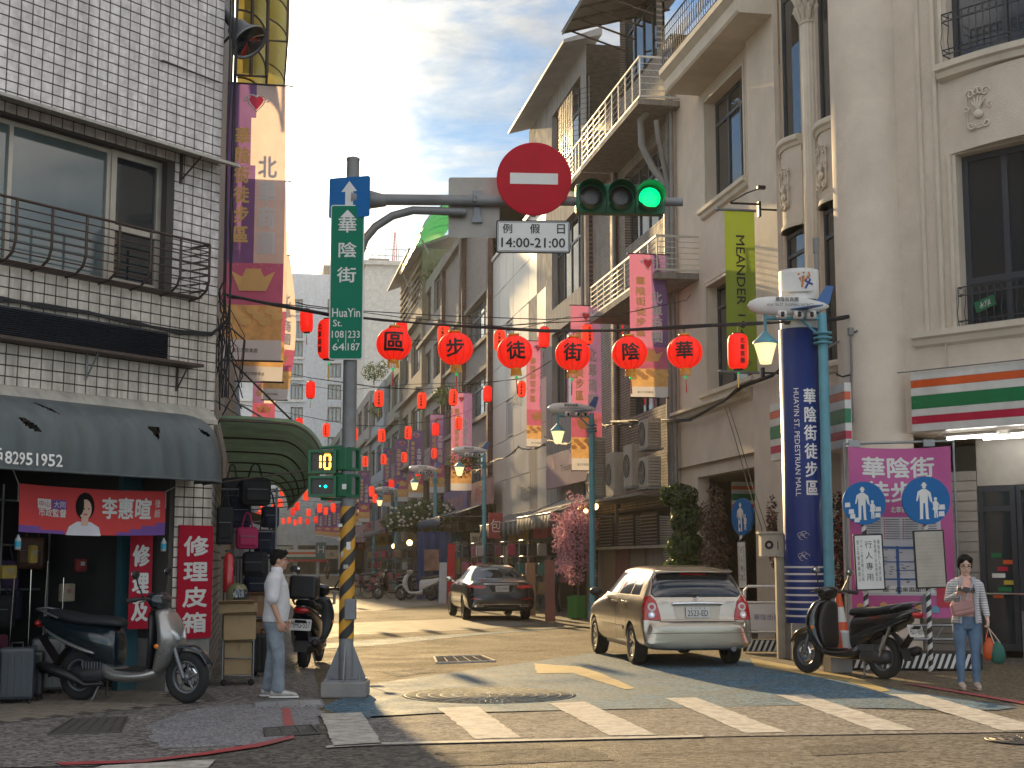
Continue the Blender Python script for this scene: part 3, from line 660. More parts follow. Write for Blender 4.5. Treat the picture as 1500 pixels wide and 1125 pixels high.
# ---- two bowed bays beside the round pillar
by0=-A1;
def bay(u0,u1,name_i):
 y0,y1=-rp(u0,500)[0],-rp(u1,500)[0]; L=y0-y1
 cY=(y0+y1)/2; bow=.14
 def P(t,z,o=0.0):
  return Vector((XR-bow*math.sin(math.pi*t)-o,y0-L*t,z))
 return y0,y1,P
zs3=PX(1165,187,XR)[2]; zl3=PX(1165,320,XR)[2]; zs2=PX(1165,735,XR)[2]
for bi,(u0,u1,vs_,vl,vb)in enumerate(((1151,1181,195,330,522),(1206,1240,165,290,528))):
 y0,y1,P=bay(u0,u1,bi)
 zt3=PX(u1-8,vs_,XR)[2]; zl=PX(u1-8,vl,XR)[2]; zb2_=PX(u1-8,vb,XR)[2]
 mb=MB(); mb.grid(lambda u,v:P(u,zl+(zt3-zl)*v),10,1); mb.add([P(k/10,zl)for k in range(11)]+[Vector((XR+.5,y1,zl)),Vector((XR+.5,y0,zl))],[tuple(range(13))]); build('bay_wall',mb,m_stucco,ba); mb=MB(); mb.grid(lambda u,v:P(u,3.4+(zb2_-3.4)*v),10,1); build('lower_bay_wall',mb,m_stucco,ba)
 for zz,nm in((zt3,'sill'),(zb2_,'sill')):
  mb=MB(); mb.loft([[P(k/12,zz+dz,o)for o,dz in((-.3,0),(.08,0),(.1,-.04),(.1,-.10),(.05,-.14),(.03,-.2),(-.3,-.2))]for k in range(13)],sm=False); build(nm,mb,m_stucco2,ba)
 mb=MB(); mb.loft([[P(k/12,zl+dz,o)for o,dz in((-.3,.08),(.03,.08),(.04,0.0),(-.3,0.0))]for k in range(13)],sm=False); build('lintel',mb,m_stucco2,ba)
 for z0,z1 in((zb2_,zl),(zt3,14.0)):
  mb=MB(); mb.quad((XR+.02,y0-.02,z0),(XR+.45,y0-.02,z0),(XR+.45,y0-.02,z1),(XR+.02,y0-.02,z1)); mb.quad((XR+.02,y1+.02,z0),(XR+.45,y1+.02,z0),(XR+.45,y1+.02,z1),(XR+.02,y1+.02,z1)); build('bay_reveal',mb,m_stucco,ba)
  window(ba,frame((XR+.03,0,0),(0,-1,0),UP),-y0+.02,-y1-.02,z0+.02,min(z1,z0+3.6)-.02,0.05,m_fram,m_wglass,nx=1,fw=0.07,trans=.82)
 F=frame(P(.5,(zt3+zl)/2-.1,.01),(0,-1,0),UP)
 mb=MB(F); W_,H_=.2,.42
 def scroll(cx,cy,r,t0,turns,sgn): return[(cx+sgn*r*(1-.75*k/20)*math.cos(t0+turns*2*math.pi*k/20),cy+r*(1-.75*k/20)*math.sin(t0+turns*2*math.pi*k/20),.02)for k in range(21)]
 orn=[scroll(sx*W_*.7,H_*.72,.09,0,1.2,sx)for sx in(-1,1)]+[scroll(sx*W_*.7,-H_*.72,.08,3,1.1,sx)for sx in(-1,1)]+[scroll(sx*W_*.95,0,.06,1,1.1,sx)for sx in(-1,1)]
 for q in orn: mb.tube(q,.018,5)
 mb.tube([(-W_,-H_*.8,.01),(-W_,H_*.8,.01),(0,H_*1.0,.02),(W_,H_*.8,.01),(W_,-H_*.8,.01),(0,-H_*.95,.01)],.016,5,closed=True)
 mb.ell((0,-H_*.35,.02),(.08,.08,.04));
 for a in(-.5,0,.5): mb.tube([(0,-H_*.2,.03),(.06*math.sin(a*2),0,.04),(.12*math.sin(a*2),H_*.3*math.cos(a),.02)],[.02,.024,.006],6)
 mb.smooth=True; build('relief_ornament',mb,m_stucco2,ba)
yp=(-rp(1181,300)[0]-rp(1206,300)[0])/2; pw=.165
mb=MB(); mb.box((XR+.26,yp,7),(.5,pw*2+.1,14)); build('pier',mb,m_stucco,ba)
zcap=PX(1193,28,XR)[2]
mb=MB(); n=64; ring=[]
for k in range(n):
 a=2*math.pi*k/n; r_=pw*(1-.09*max(0,math.sin(a*16))**.6); ring.append((r_*math.cos(a),r_*math.sin(a)))
mb.loft([[(XR-.02+x,yp+y,z)for x,y in ring]for z in(3.6,zcap)],sm=True); build('fluted_column',mb,m_stucco2,ba)
mb=MB(Matrix.Translation((XR-.02,yp,zcap))); mb.lathe([(pw*1.05,-.03),(pw*1.15,0),(pw*1.0,.03),(pw*.98,.1),(pw*1.1,.5),(pw*1.35,.62)],24)
for rr,z0,nn in((pw*1.0,.03,10),(pw*1.06,.25,10)):
 for k in range(nn):
  a=2*math.pi*(k+(.5 if z0>.1 else 0))/nn; c_,s_=math.cos(a),math.sin(a)
  mb.tube([(rr*c_,rr*s_,z0),((rr+.05)*c_,(rr+.05)*s_,z0+.14),((rr+.11)*c_,(rr+.11)*s_,z0+.26),((rr+.13)*c_,(rr+.13)*s_,z0+.2)],[.03,.05,.035,.015],6)
mb.box((0,0,.68),(pw*3.1,pw*3.1,.1)); build('leafy_capital',mb,m_stucco2,ba)

# ---- the round corner pillar
RCX,RCY,RCR=10.16,22.0,.59
mb=MB(Matrix.Translation((RCX,RCY,0))); mb.lathe([(RCR+.04,0),(RCR+.04,.5),(RCR,.55),(RCR,14)],48); build('round_pillar',mb,m_stucco,ba)

# ---- the chamfer facade to the right of it
CP=ray(1345,600); CP=CP*(21.3/CP.y); CP=Vector((CP.x,CP.y,0))
CD=Vector((.556,-.831,0)).normalized(); CF=frame(CP,CD,UP); CN=Vector((CF[0][2],CF[1][2],CF[2][2]))
def cp(u,v,off=0.0):
 p=PP(u,v,CP+CN*off,CN); return((p-CP).dot(CD),p.z)
c3=(cp(1386,30)[0],cp(1500,30)[0]+1.3,cp(1386,92)[1],14); c2=(cp(1404,350)[0],cp(1500,350)[0]+.35,cp(1404,484)[1],cp(1404,226)[1])
fz1=cp(1346,548)[1]; fz0=cp(1346,634)[1]
mb=MB(CF); holes_wall(mb,-.45,7.5,fz0-.0,14,[c3,c2],.26)
mb.quad((-.45,fz0,0),(7.5,fz0,0),(7.5,fz0,-3.0),(-.45,fz0,-3.0)); mb.quad((7.5,0,0),(7.5,14,0),(7.5,14,-6),(7.5,0,-6)); build('wall',mb,m_stucco,ba)
window(ba,CF,*c3,.22,m_fram,m_wglass,nx=3,fw=.09,ny=2); window(ba,CF,*c2,.22,m_fram,m_wglass,nx=2,fw=.1,trans=.28)
for a,d in((cp(1352,250)[0],.05),(cp(1376,250)[0],.07)):
 mb=MB(CF); mb.bb((a-.03,fz1+.6,.001),(a+.03,14,d)); build('moulding',mb,m_stucco2,ba)
mb=MB(CF)
for s0,s1,w_ in((c3[0],c3[1],c3),(c2[0],c2[1],c2)):
 mb.bb((w_[0]-.12,w_[2],.001),(w_[0]-.06,w_[3],.05))
build('window_surround',mb,m_stucco2,ba)
for z,pr,s0 in((cp(1386,98)[1],.22,c3[0]-.14),(cp(1352,487)[1],.16,.0)):
 mb=MB(CF); mb.loft([[(s,z+dz,o+(.12*math.sin(math.pi*min(1,(s-s0)/2.2))if pr>.2 else 0))for o,dz in((0.001,.0),(pr,0),(pr,-.10),(pr-.06,-.13),(pr-.09,-.22),(0.001,-.26))]for s in[s0+k*(3.0-s0)/12 for k in range(13)]+[7.0]],sm=False); build('sill',mb,m_stucco2,ba)
pz0,pz1=c2[3]+.02,cp(1386,98)[1]-.26; s0,s1=c3[0]-.05,c3[1]
def pf(u,v): s=s0+(s1-s0)*u; return CF@Vector((s,pz0+(pz1-pz0)*v,.01+.2*math.sin(math.pi*u)))
mb=MB(); mb.grid(pf,14,1); mb.add([pf(k/14,0)for k in range(15)],[tuple(range(15))]); build('bay_wall',mb,m_stucco,ba)
oc=cp(1434,158,.15); F=frame(CP+CD*oc[0]+UP*oc[1]+CN*.16,CD,UP); mb=MB(F); W_,H_=.21,.33; mb.smooth=True
for sx in(-1,1):
 for(cx,cy,r_,t,tn)in((.13,.24,.08,0,1.2),(.13,-.27,.07,3,1.1),(.2,.0,.05,1,1.1),(.05,.27,.06,2,1)): mb.tube([(sx*(cx+r_*(1-.75*k/20)*math.cos(t+tn*2*math.pi*k/20)),cy+r_*(1-.75*k/20)*math.sin(t+tn*2*math.pi*k/20),.02)for k in range(21)],.015,5)
mb.tube([(-W_,-H_*.9,.0),(-W_*.95,H_*.8,.0),(0,H_*1.02,.02),(W_*.95,H_*.8,.0),(W_,-H_*.9,.0),(0,-H_*.98,.0)],.015,5,closed=True)
mb.ell((0,-.1,.02),(.085,.075,.045))
for a in(-.9,-.45,0,.45,.9): mb.tube([(0,-.05,.03),(.08*math.sin(a),.06,.045),(.15*math.sin(a),.17*math.cos(a)+.03,.02)],[.014,.022,.006],6)
build('relief_ornament',mb,m_stucco2,ba)
def balconette(label,s0,s1,z0,z1,out):
 b_=thing('balconette',label,'railing',tuple(CP+CD*s0+UP*z0)); n=int((s1-s0)/.115)
 mb=MB(CF)
 for z in(z1,z1-.13,z0+.1,z0+.02): mb.tube([(s0,z,.02),(s0,z,out),(s1,z,out)],.012,5)
 build('rails',mb,m_fram,b_)
 for k in range(n+1):
  s=s0+(s1-s0)*k/n; mb=MB(CF); mb.tube([(s,z0,out),(s,z0+.22,out+.05),(s,z0+.4,out),(s,z1,out)],.008,5)
  mb.tube([(s+.057+.05*math.cos(a),z1-.065+.05*math.sin(a),out)for a in[q*math.pi/4 for q in range(8)]],.005,4,closed=True); build('baluster',mb,m_fram,b_)
 return b_
balconette('black iron balconette under the upper window at the top right corner',c3[0]+.05,c3[1]-.2,c3[2]+.02,c3[2]+.72,.25)
b2=balconette('black iron balconette in front of the tall window above the store sign',c2[0]+.02,c2[1]+.3,c2[2]+.02,c2[2]+.66,.12)
gs=cp(1445,440,-.1); gsg=MB(CF); gsg.M=CF@Matrix.Translation((gs[0],gs[1]-.06,-.05))@Matrix.Rotation(.28,4,'Z'); gsg.box((0,0,0),(.34,.17,.03)); sgn=build('leaning_green_sign',gsg,mat('sign_green',(0.01,.16,.06),.5),None,label='small green sign leaning on the sill behind the black balconette',cat='sign')
lettering('永康',gsg.M@Matrix.Translation((0,0,.018)),.1,m_wtxt,sgn)
mb=MB(CF); mb.quad((-1,0,-3.0),(7.5,0,-3.0),(7.5,fz0,-3.0),(-1,fz0,-3.0)); build('store_back',mb,mat('store_brick',(0.36,.35,.33),.8,dirt=.3),ba)
sf=thing('convenience_shop','glazed dark framed shop front of the convenience store behind the woman','shop front',tuple(CP+CN*-1.5))
OF=-1.5; a_=cp(1437,830,OF); b_=cp(1492,830,OF); zt_=cp(1460,712,OF)[1]; zb_=cp(1460,985,OF)[1]; s9=cp(1390,830,OF)[0]
m_sid=mat('pale_siding',(.34,.32,.285),.7,dirt=.3)
for k in range(18):
 z0=max(0,zb_)+k*.17; mb=MB(CF); mb.bb((-.9,z0+.006,OF-.06),(a_[0]-.02,z0+.164,OF+.004*(k%2))); build('siding_board',mb,m_sid,sf)
window(sf,CF,a_[0],b_[0],.12,zt_,-OF,m_fram,m_wglass,nx=1,fw=.09,trans=.86,name='glass_door'); window(sf,CF,b_[0]+.02,b_[0]+3.2,.75,zt_,-OF,m_fram,m_wglass,nx=2,fw=.08,name='shop_window')
mb=MB(CF); mb.bb((b_[0]+.02,0,OF-.05),(b_[0]+3.2,.75,OF+.01)); build('lower_panel',mb,mat('store_panel',(0.16,.165,.17),.5),sf)
mb=MB(CF); mb.bb((a_[0],zt_+.01,OF-.05),(b_[0]+3.2,fz0,OF+.02)); build('header_board',mb,m_sid,sf)
mb=MB(CF); mb.tube([(s9,1.02,OF+.1),(b_[0]+3,1.02,OF+.1)],.022,6); build('chrome_bar',mb,m_chrome,sf)
pc_=[mat('fascia_orange',(.62,.10,.02),.35),mat('fascia_green',(.0,.17,.06),.35),mat('shop_yellow',(.55,.38,.05),.5),m_white,mat('fascia_crimson',(.45,.01,.05),.35)]
mb=MB(); mb.bb((14.2,15,0),(14.4,34,5)); mb.add([(9.9,33,fz0+.12),(9.9,22.5,fz0+.12),(10.7,21.2,fz0+.12),(14.3,15.5,fz0+.12),(14.3,33,fz0+.12)],[(0,1,2,3,4)]); build('inner_wall',mb,mat('arcade_paint',(0.45,0.40,0.34),.8),ba)
for k in range(7):
 x=a_[0]+.2+.1*(k%3); z=.95+.11*k; mb=MB(CF); mb.bb((x,z,OF+.012),(x+.18+.05*(k%2),z+.07,OF+.016)); build('door_sticker',mb,pc_[k%5],sf)
for k,(u,v)in enumerate(((1352,678),(1420,672),(1392,688))): pass
m_tube=mat('lit_tube',(1,1,1),.5,var=0,emit=(1,.98,.92),estr=7.0)
for(s,dz,tl)in((.55,-.5,'short lit tube lamp nearest the round pillar under the store ceiling'),(.95,-.95,'lit tube lamp second from the round pillar under the store ceiling'),(1.6,-.6,'long lit tube lamp close behind the striped store sign'),(2.0,-1.2,'lit tube lamp deepest inside the store entrance ceiling')):
 o=thing('fluorescent_lamp',tl,'ceiling lamp',tuple(CP+CD*s+UP*(fz0-.03)+CN*dz),group='fluorescent tubes of the convenience store')
 mb=MB(CF); mb.bb((s-.35,fz0-.05,dz-.05),(s+.55,fz0-.005,dz+.05)); build('housing',mb,m_white,o)
 mb=MB(CF); mb.tube([(s-.33,fz0-.08,dz),(s+.53,fz0-.08,dz)],.02,8); build('tube',mb,m_tube,o)

# ---- striped store fascia: chamfer part, street part, and the small one in the arcade
m_sw=mat('fascia_white',(.62,.63,.6),.35,dirt=.12); m_so=mat('fascia_orange',(.62,.10,.02),.35); m_sg=mat('fascia_green',(.0,.17,.06),.35); m_sr=mat('fascia_crimson',(.45,.01,.05),.35)
bands=((m_sw,.0,.135),(m_so,.135,.265),(m_sw,.265,.40),(m_sg,.40,.625),(m_sw,.625,.745),(m_sr,.745,.875),(m_sw,.875,1.0))
def fascia(label,F,s0,s1,z0,z1,out_,d0=0.0):
 o=thing('store_fascia',label,'sign',tuple((F@Vector((s0,z0,0)))))
 mb=MB(F); mb.bb((s0,z0,d0),(s1,z1,out_)); build('case',mb,m_sw,o)
 for k,(m_,a,b)in enumerate(bands):
  mb=MB(F); mb.bb((s0-.004,z1+(z0-z1)*b+.003,d0+.01),(s1+.004,z1+(z0-z1)*a-.003,out_+.012)); build('stripe',mb,m_,o)
 mb=MB(F)
 for s in(s0+.06,s1-.06):
  for k in(1,3,5): mb.ell((s,z1+(z0-z1)*k/6,out_+.014),(.012,.012,.006),8,4)
 build('rivets',mb,m_galv,o)
 return o
fascia('wide striped convenience store sign of orange green and red bands right of the round pillar',CF,.02,7.2,fz0,fz1,.22)
ff=frame((9.42,0,0),(0,-1,0),UP)
q0=-PX(1127,600,9.3)[1]; q1=-PX(1237,600,9.3)[1]; zq=(PX(1237,560,9.3)[2],PX(1237,655,9.3)[2])
fascia('striped convenience store sign behind the blue column facing the street',ff,q0,q1,zq[1],zq[0],.10)
fy=30.5; u0=PY(1071,706,fy); u1=PY(1109,750,fy)
fascia('small striped store sign hanging deep inside the arcade',frame((0,fy,0),(1,0,0),UP),u0.x,u1.x+.1,u1.z,u0.z,.12)
mb=MB(CF); mb.tube([(-.2,fz1+.02,.26),(7.2,fz1+.02,.26)],.012,5); build('fascia_rod',mb,m_galv,ba)

#  B: brown tiled building with two railed balconies and condensers
m_beige=brick_mat('beige_small_tile',(.33,.28,.23),(.26,.215,.175),(.07,.06,.05),.22,.075,.012,'y',dirt=.55)
m_slab=mat('grey_stained_slab',(.24,.22,.20),.85,dirt=.7,streak=True)
B0=rp(862,600)[0]; B1=A0
bb_=thing('tiled_building','brown tiled building with two railed balconies and air conditioners beside the stucco building','building',(XR,-B1,0))
wins=[]
t4=14.6
wb2=(rp(922,500)[0],rp(985,500)[0],rp(985,588)[1],rp(985,445)[1]); wb3=(rp(915,300)[0],rp(972,300)[0],rp(972,318)[1],rp(972,200)[1]); wb4=(rp(908,60)[0],rp(962,60)[0],rp(962,80)[1],rp(962,-60)[1])
mb=MB(RF); holes_wall(mb,B0,B1,0,t4,[wb2,wb3,wb4,(B0+.5,B1-.2,0,2.9)],.22)
mb.quad((B0,0,0),(B0,t4,0),(B0,t4,-6),(B0,0,-6)); mb.quad((B0,t4,0),(B1,t4,0),(B1,t4,-6),(B0,t4,-6)); build('wall',mb,m_beige,bb_)
for w_ in(wb2,wb3,wb4): window(bb_,RF,*w_,.18,m_fram,m_wglass,nx=4,fw=.07,trans=.72)
mb=MB(RF); mb.bb((B0+.5,0,-2.6),(B1-.2,3,-2.5)); mb.bb((B0+.5,2.9,-2.5),(B1-.2,3.0,-.2)); build('shop_back',mb,mat('shop_wood',(.10,.075,.05),.8,dirt=.5),bb_)
for(u,wd)in((862,.16),(898,.16)):
 s=rp(u+2,400)[0]; mb=MB(RF); mb.bb((s,3.0,.002),(s+wd+.25,t4,.12)); build('pilaster',mb,brick_mat('red_small_tile',(.22,.11,.08),(.17,.085,.06),(.05,.04,.035),.2,.07,.012,'y'),bb_)
mb=MB(RF)
for s in(rp(858,300)[0],rp(905,300)[0],rp(986,300)[0],rp(988,300)[0]+.2): mb.tube([(s,2.6,.12),(s,t4-.3,.12)],.055,8)
build('drain_pipes',mb,m_pipe,bb_,kind='stuff')
def balcony(label,pts_uv,out_,hgt,m,bars,slabt=.14,parent_slab=m_slab):
 """railed balcony: pts_uv = pixel of the near top corner and far top corner of the rail, on the plane `out_` before the facade"""
 (ua,va),(ub,vb)=pts_uv; a=rp(ua,va,out_); b=rp(ub,vb,out_); z1=(a[1]+b[1])/2; s0,s1=min(a[0],b[0]),max(a[0],b[0])
 o=thing('balcony',label,'balcony',(XR-out_,-s1,z1-hgt)); z0=z1-hgt
 mb=MB(RF); mb.bb((s0,z0-slabt,.001),(s1,z0,out_+.05)); build('slab',mb,parent_slab,o)
 mb=MB(RF)
 for z in(z1,z0+.06): mb.bb((s0,z-.025,out_-.02),(s1,z+.025,out_+.02)); mb.bb((s1-.02,z-.025,.0),(s1+.02,z+.025,out_-.02)); mb.bb((s0-.02,z-.025,.0),(s0+.02,z+.025,out_-.02))
 build('rail_frame',mb,m,o)
 nb=6
 for k in range(1,nb):
  z=z0+.06+(z1-z0-.06)*k/nb; mb=MB(RF); mb.tube([(s0,z,0),(s0,z,out_),(s1,z,out_),(s1,z,0)],.011,5); build('rail',mb,m,o)
 for k in range(bars+1):
  s=s0+(s1-s0)*k/bars; mb=MB(RF); mb.bb((s-.016,z0+.035,out_-.014),(s+.016,z1-.025,out_+.014)); build('post',mb,m,o)
 return o,s0,s1,z0,z1
balcony('upper white railed balcony of the brown tiled building',((937,88),(853,187)),1.0,1.05,m_wrail,9)
balcony('lower white railed balcony of the brown tiled building above the purple banner',((962,353),(866,415)),1.0,.85,m_wrail,9)
ca=rp(890,0,1.6); m_sheet=mat('ribbed_metal_sheet',(.30,.28,.27),.5,.4,dirt=.4)
rc=thing('roof_canopy','ribbed metal sheet canopy over the roof edge of the brown tiled building','canopy',(XR,-B1,14.4))
zc_=PX(822,47,XR-1.9)[2]; sc0=-PX(822,47,XR-1.9)[1]
mb=MB(RF)
def cf(u,v): s=sc0+(B1-.2-sc0)*u; return(s,zc_+.9*(1-v)+.02*math.sin(u*190),-1.2+3.1*v)
mb.grid(cf,240,2); build('sheet',mb,m_sheet,rc)
for k in range(5):
 s=sc0+.05+(B1-.4-sc0)*k/4; mb=MB(RF); mb.tube([(s,zc_+.85,-1.2),(s,zc_-.04,1.88)],.035,5); mb.tube([(s,zc_+.05,1.7),(s,zc_-.45,.05)],.03,5); build('bracket',mb,m_rust,rc)
mb=MB(RF); mb.tube([(sc0,zc_-.05,1.86),(B1-.2,zc_-.05,1.86)],.03,5); build('edge_beam',mb,m_galv,rc)
mb=MB(RF); s=rp(985,250)[0];
mb.tube([(s+.1,sz+.25,.6),(s-.15,sz+.1,.75),(s-.25,sz-.5,.7),(s-.15,sz-1.1,.45),(s,sz-1.5,.2),(s+.02,sz-2.2,.15),(s+.02,3,.15)],.09,10)
mb.tube([(s+.35,sz-.05,.5),(s+.35,sz-.5,.45),(s+.15,sz-.9,.3),(s+.12,sz-1.6,.14),(s+.12,3.2,.14)],.065,10); build('bent_drain_pipes',mb,m_pipe,bb_)

# ---- condensers
m_ac=mat('condenser_beige',(.38,.355,.31),.55,dirt=.4,streak=True); m_acd=mat('condenser_dark',(.05,.05,.05),.6)
def condenser(label,x0,y0,z0,wy,h,d=.34,fans=1,louvre=True):
 """outdoor unit: wy along the street, d across; fan face towards the street"""
 o=thing('air_conditioner',label,'air conditioner',(x0,y0,z0),group='air conditioner units on the right facade')
 mb=MB(); mb.box((0,0,h/2),(d,wy,h),bev=.02); build('case',mb,m_ac,o,local=True)
 for f in range(fans):
  zc2=h*(f+.5)/fans; r_=min(wy*.34,h/fans*.42); F=frame((-d/2-.006,wy*.1,zc2),(0,-1,0),UP)
  mb=MB(F); mb.lathe([(.001,0),(r_,0),(r_+.012,.012),(r_+.02,0)],24); build('fan_opening',mb,m_acd,o,local=True)
  mb=MB(F)
  for k in range(5): mb.tube([(r_*(k+.6)/5.3*math.cos(a),r_*(k+.6)/5.3*math.sin(a),.014)for a in[q*math.pi/10 for q in range(20)]],.003,4,closed=True)
  for k in range(8): mb.tube([(0,0,.014),(r_*math.cos(k*math.pi/4),r_*math.sin(k*math.pi/4),.014)],.003,4)
  build('fan_guard',mb,m_ac,o,local=True)
 if louvre:
  n=int(h/.075)
  for k in range(n):
   mb=MB(); z=.05+(h-.1)*k/n; mb.add([(-d*.42,-wy/2-.003,z+.05),(d*.42,-wy/2-.003,z+.05),(d*.42,-wy/2-.035,z),(-d*.42,-wy/2-.035,z),(d*.42,-wy/2-.003,z-.01),(-d*.42,-wy/2-.003,z-.01)],[(0,1,2,3),(3,2,4,5)]); build('louvre',mb,m_ac,o,local=True)
 mb=MB(); mb.box((0,0,-.03),(d+.1,wy+.1,.04)); mb.bb((-.2,-wy/2,-.3),(-.16,wy/2,-.03))if False else None; build('support_shelf',mb,m_galv,o,local=True)
 return o
def ac_at(label,u0,v0,u1,v1,out_,louvre=True,fans=1,wy=.8):
 """corner pixels of the unit's near face"""
 a=PX(u0,v0,XR-out_-.34); b=PX(u1,v1,XR-out_); h=abs(a.z-PX(u0,v1,XR-out_-.34).z)
 y=a.y; z0=PX(u0,v1,XR-out_-.34).z
 return condenser(label,XR-out_-.17,y+wy/2,z0,wy,h,.34,fans,louvre)
ac_at('tall twin fan air conditioner with ribbed side above the boarded shop left',868,640,900,728,.55,True,2)
ac_at('plain narrow air conditioner second from the left above the boarded shop',898,662,924,726,.5,False)
ac_at('air conditioner with a dented cover in the middle above the boarded shop',925,650,950,712,.5,False)
ac_at('highest air conditioner with ribbed side beside the stucco building',948,612,990,655,.45,True)
ac_at('lowest air conditioner with ribbed side beside the stucco building',948,668,990,713,.45,True)
zsh=PX(900,730,XR-.5)[2]
mb=MB(RF); mb.bb((rp(868,700)[0],zsh-.1,.002),(B1-.1,zsh-.03,.95)); build('condenser_ledge',mb,m_slab,bb_)
zl_=2.9
mb=MB(RF); s0=B0+.5
for k in range(3):
 sa=s0+.4+k*2.3; o=MB(RF); o.bb((sa,1.95,-.12),(sa+1.6,2.8,-.08)); w_=build('louvre_window',o,m_acd,bb_)
 for q in range(9): o=MB(RF); o.bb((sa+.05,2.0+q*.088,-.075),(sa+1.55,2.03+q*.088,-.05)); build('slat',o,m_galv,w_)
for k,(a,b,m_)in enumerate(((.1,.35,m_trim),(.5,2.1,mat('plywood',(.27,.2,.13),.7,dirt=.3)),(2.2,3.6,mat('dull_red_board',(.2,.06,.06),.6)),(3.7,5.2,mat('plywood2',(.22,.19,.15),.7,dirt=.3)),(5.4,6.8,m_slab))):
 mb=MB(RF); mb.bb((s0+a,0,-.16),(s0+b,1.88,-.12)); build('board',mb,m_,bb_)
mb=MB(RF); mb.bb((s0,1.88,-.14),(B1-.3,1.95,.1)); build('shop_beam',mb,m_trim,bb_)

#  C: narrow grey house with a mesh screen under a sloping roof edge
C1=B0; C0=rp(775,190)[0]; CS=rp(800,500)[0]
bc=thing('grey_house','narrow grey house with barred windows and sheet roof behind the no entry sign','building',(XR,-C1,0))
m_greyw=mat('grey_plaster',(.28,.27,.26),.9,dirt=.7,streak=True,bump=.2)
tz=rp(848,80)[1]; cw=[]
for(va,vb)in((460,590),(300,420),(110,230)):
 cw.append((rp(808,va)[0],rp(850,va)[0],rp(850,vb)[1],rp(850,va)[1]))
mb=MB(RF); holes_wall(mb,C0,C1-.002,0,tz,cw+[(C0+.4,C1-.4,0,2.9)],.3); mb.quad((C0,0,0),(C0,tz,0),(C0,tz,-6),(C0,0,-6)); mb.quad((C0,tz,0),(C1,tz,0),(C1,tz,-6),(C0,tz,-6)); build('wall',mb,m_greyw,bc)
for w_ in cw: window(bc,RF,*w_,.22,m_fram,m_wglass,nx=4,fw=.08,trans=.7)
mb=MB(RF); mb.loft([[(s,tz+dz,o)for o,dz in((-.5,.55),(.75,.05),(.75,-.05),(-.5,.3))]for s in(C0-.3,C1+.1)],sm=False); build('roof',mb,m_sheet,bc)
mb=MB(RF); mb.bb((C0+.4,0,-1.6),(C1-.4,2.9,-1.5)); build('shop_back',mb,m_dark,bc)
o=thing('mesh_screen','black wire mesh screen bulging from the upper balcony of the grey house','screen',(XR-.8,-C1-.1,9))
zt_,zb_=rp(850,115,.8)[1],rp(850,215,.8)[1]; sa_=rp(838,150,.8)[0]; mb=MB(RF)
for k in range(14): z=zb_+(zt_-zb_)*k/13; mb.tube([(sa_-1.8,z,.8),(sa_,z,.8),(sa_+.5,z,.3)],.008,4)
build('wires',mb,m_black,o,kind='stuff')
for k in range(8): s=sa_-1.8+1.8*k/7; mb=MB(RF); mb.tube([(s,zb_,.8),(s,zt_,.8)],.012,4); build('bar',mb,m_black,o)
balcony('small white barred balcony of the grey house behind the upper left of the traffic light',((853,200),(830,232)),.9,.9,m_wrail,5)

#  D: white panelled building
D1=CS; D0=rp(722,600)[0]
bd=thing('panelled_building','white building clad in big square panels in the middle of the right row','building',(XR,-D1,0))
m_panel=mat('white_cladding_panel',(.52,.50,.45),.5,var=.06,scale=.5,dirt=.22,dirtcol=(.3,.28,.24),streak=True)
dt=rp(722,385)[1]
dw=[(rp(742,450)[0],rp(757,450)[0],rp(757,470)[1],rp(757,400)[1]),(rp(775,600)[0]-1,rp(784,600)[0],rp(784,500)[1]-.4,rp(784,440)[1]),(rp(735,640)[0],rp(750,640)[0],rp(750,660)[1],rp(750,606)[1]),(rp(766,640)[0],rp(783,640)[0],rp(783,656)[1],rp(783,592)[1])]
mb=MB(RF); mb.bb((D0,3.2,-5),(D1,dt,-.07)); mb.bb((D0,dt,-5),(D1,dt+.15,.08)); mb.bb((D0-.0,3.1,-.06),(D1,3.2,.05)); build('wall',mb,m_panel,bd)
nx_,nz_=7,7
for i in range(nx_):
 for j in range(nz_):
  a0=D0+(D1-D0)*i/nx_; a1=D0+(D1-D0)*(i+1)/nx_; b0=3.2+(dt-3.2)*j/nz_; b1=3.2+(dt-3.2)*(j+1)/nz_
  if(i in(2,5))and j in(2,4):
   window(bd,RF,a0+.2,a1-.2,b0+.1,b1-.1,.03,m_panel,mat('grey_shutter',(.33,.33,.32),.6,dirt=.2),nx=1,fw=.06)
   continue
  mb=MB(RF); mb.bb((a0+.012,b0+.012,-.06),(a1-.012,b1-.012,.0+random.uniform(-.004,.004))); build('panel',mb,m_panel,bd)
lettering('同益皮件行',frame((XR-.02,-rp(775,730)[0],rp(775,725)[1]+.1),(0,-1,0),UP),.55,m_galv,bd,wd=3.0)
lettering('VANUM',frame((XR-.02,-rp(757,590)[0],rp(757,583)[1]),(0,-1,0),UP),.7,m_galv,bd,wd=2.6)
mb=MB(RF); mb.bb((D0+.1,0,-2),(D1-.1,3.1,-1.9)); build('shop_back',mb,m_dark,bd)
mb=MB(RF);
for s in(D0+.05,(D0+D1)/2,D1-.3): mb.bb((s,0,-.5),(s+.3,3.1,-.1))
build('shop_piers',mb,m_greyw,bd,kind='stuff')

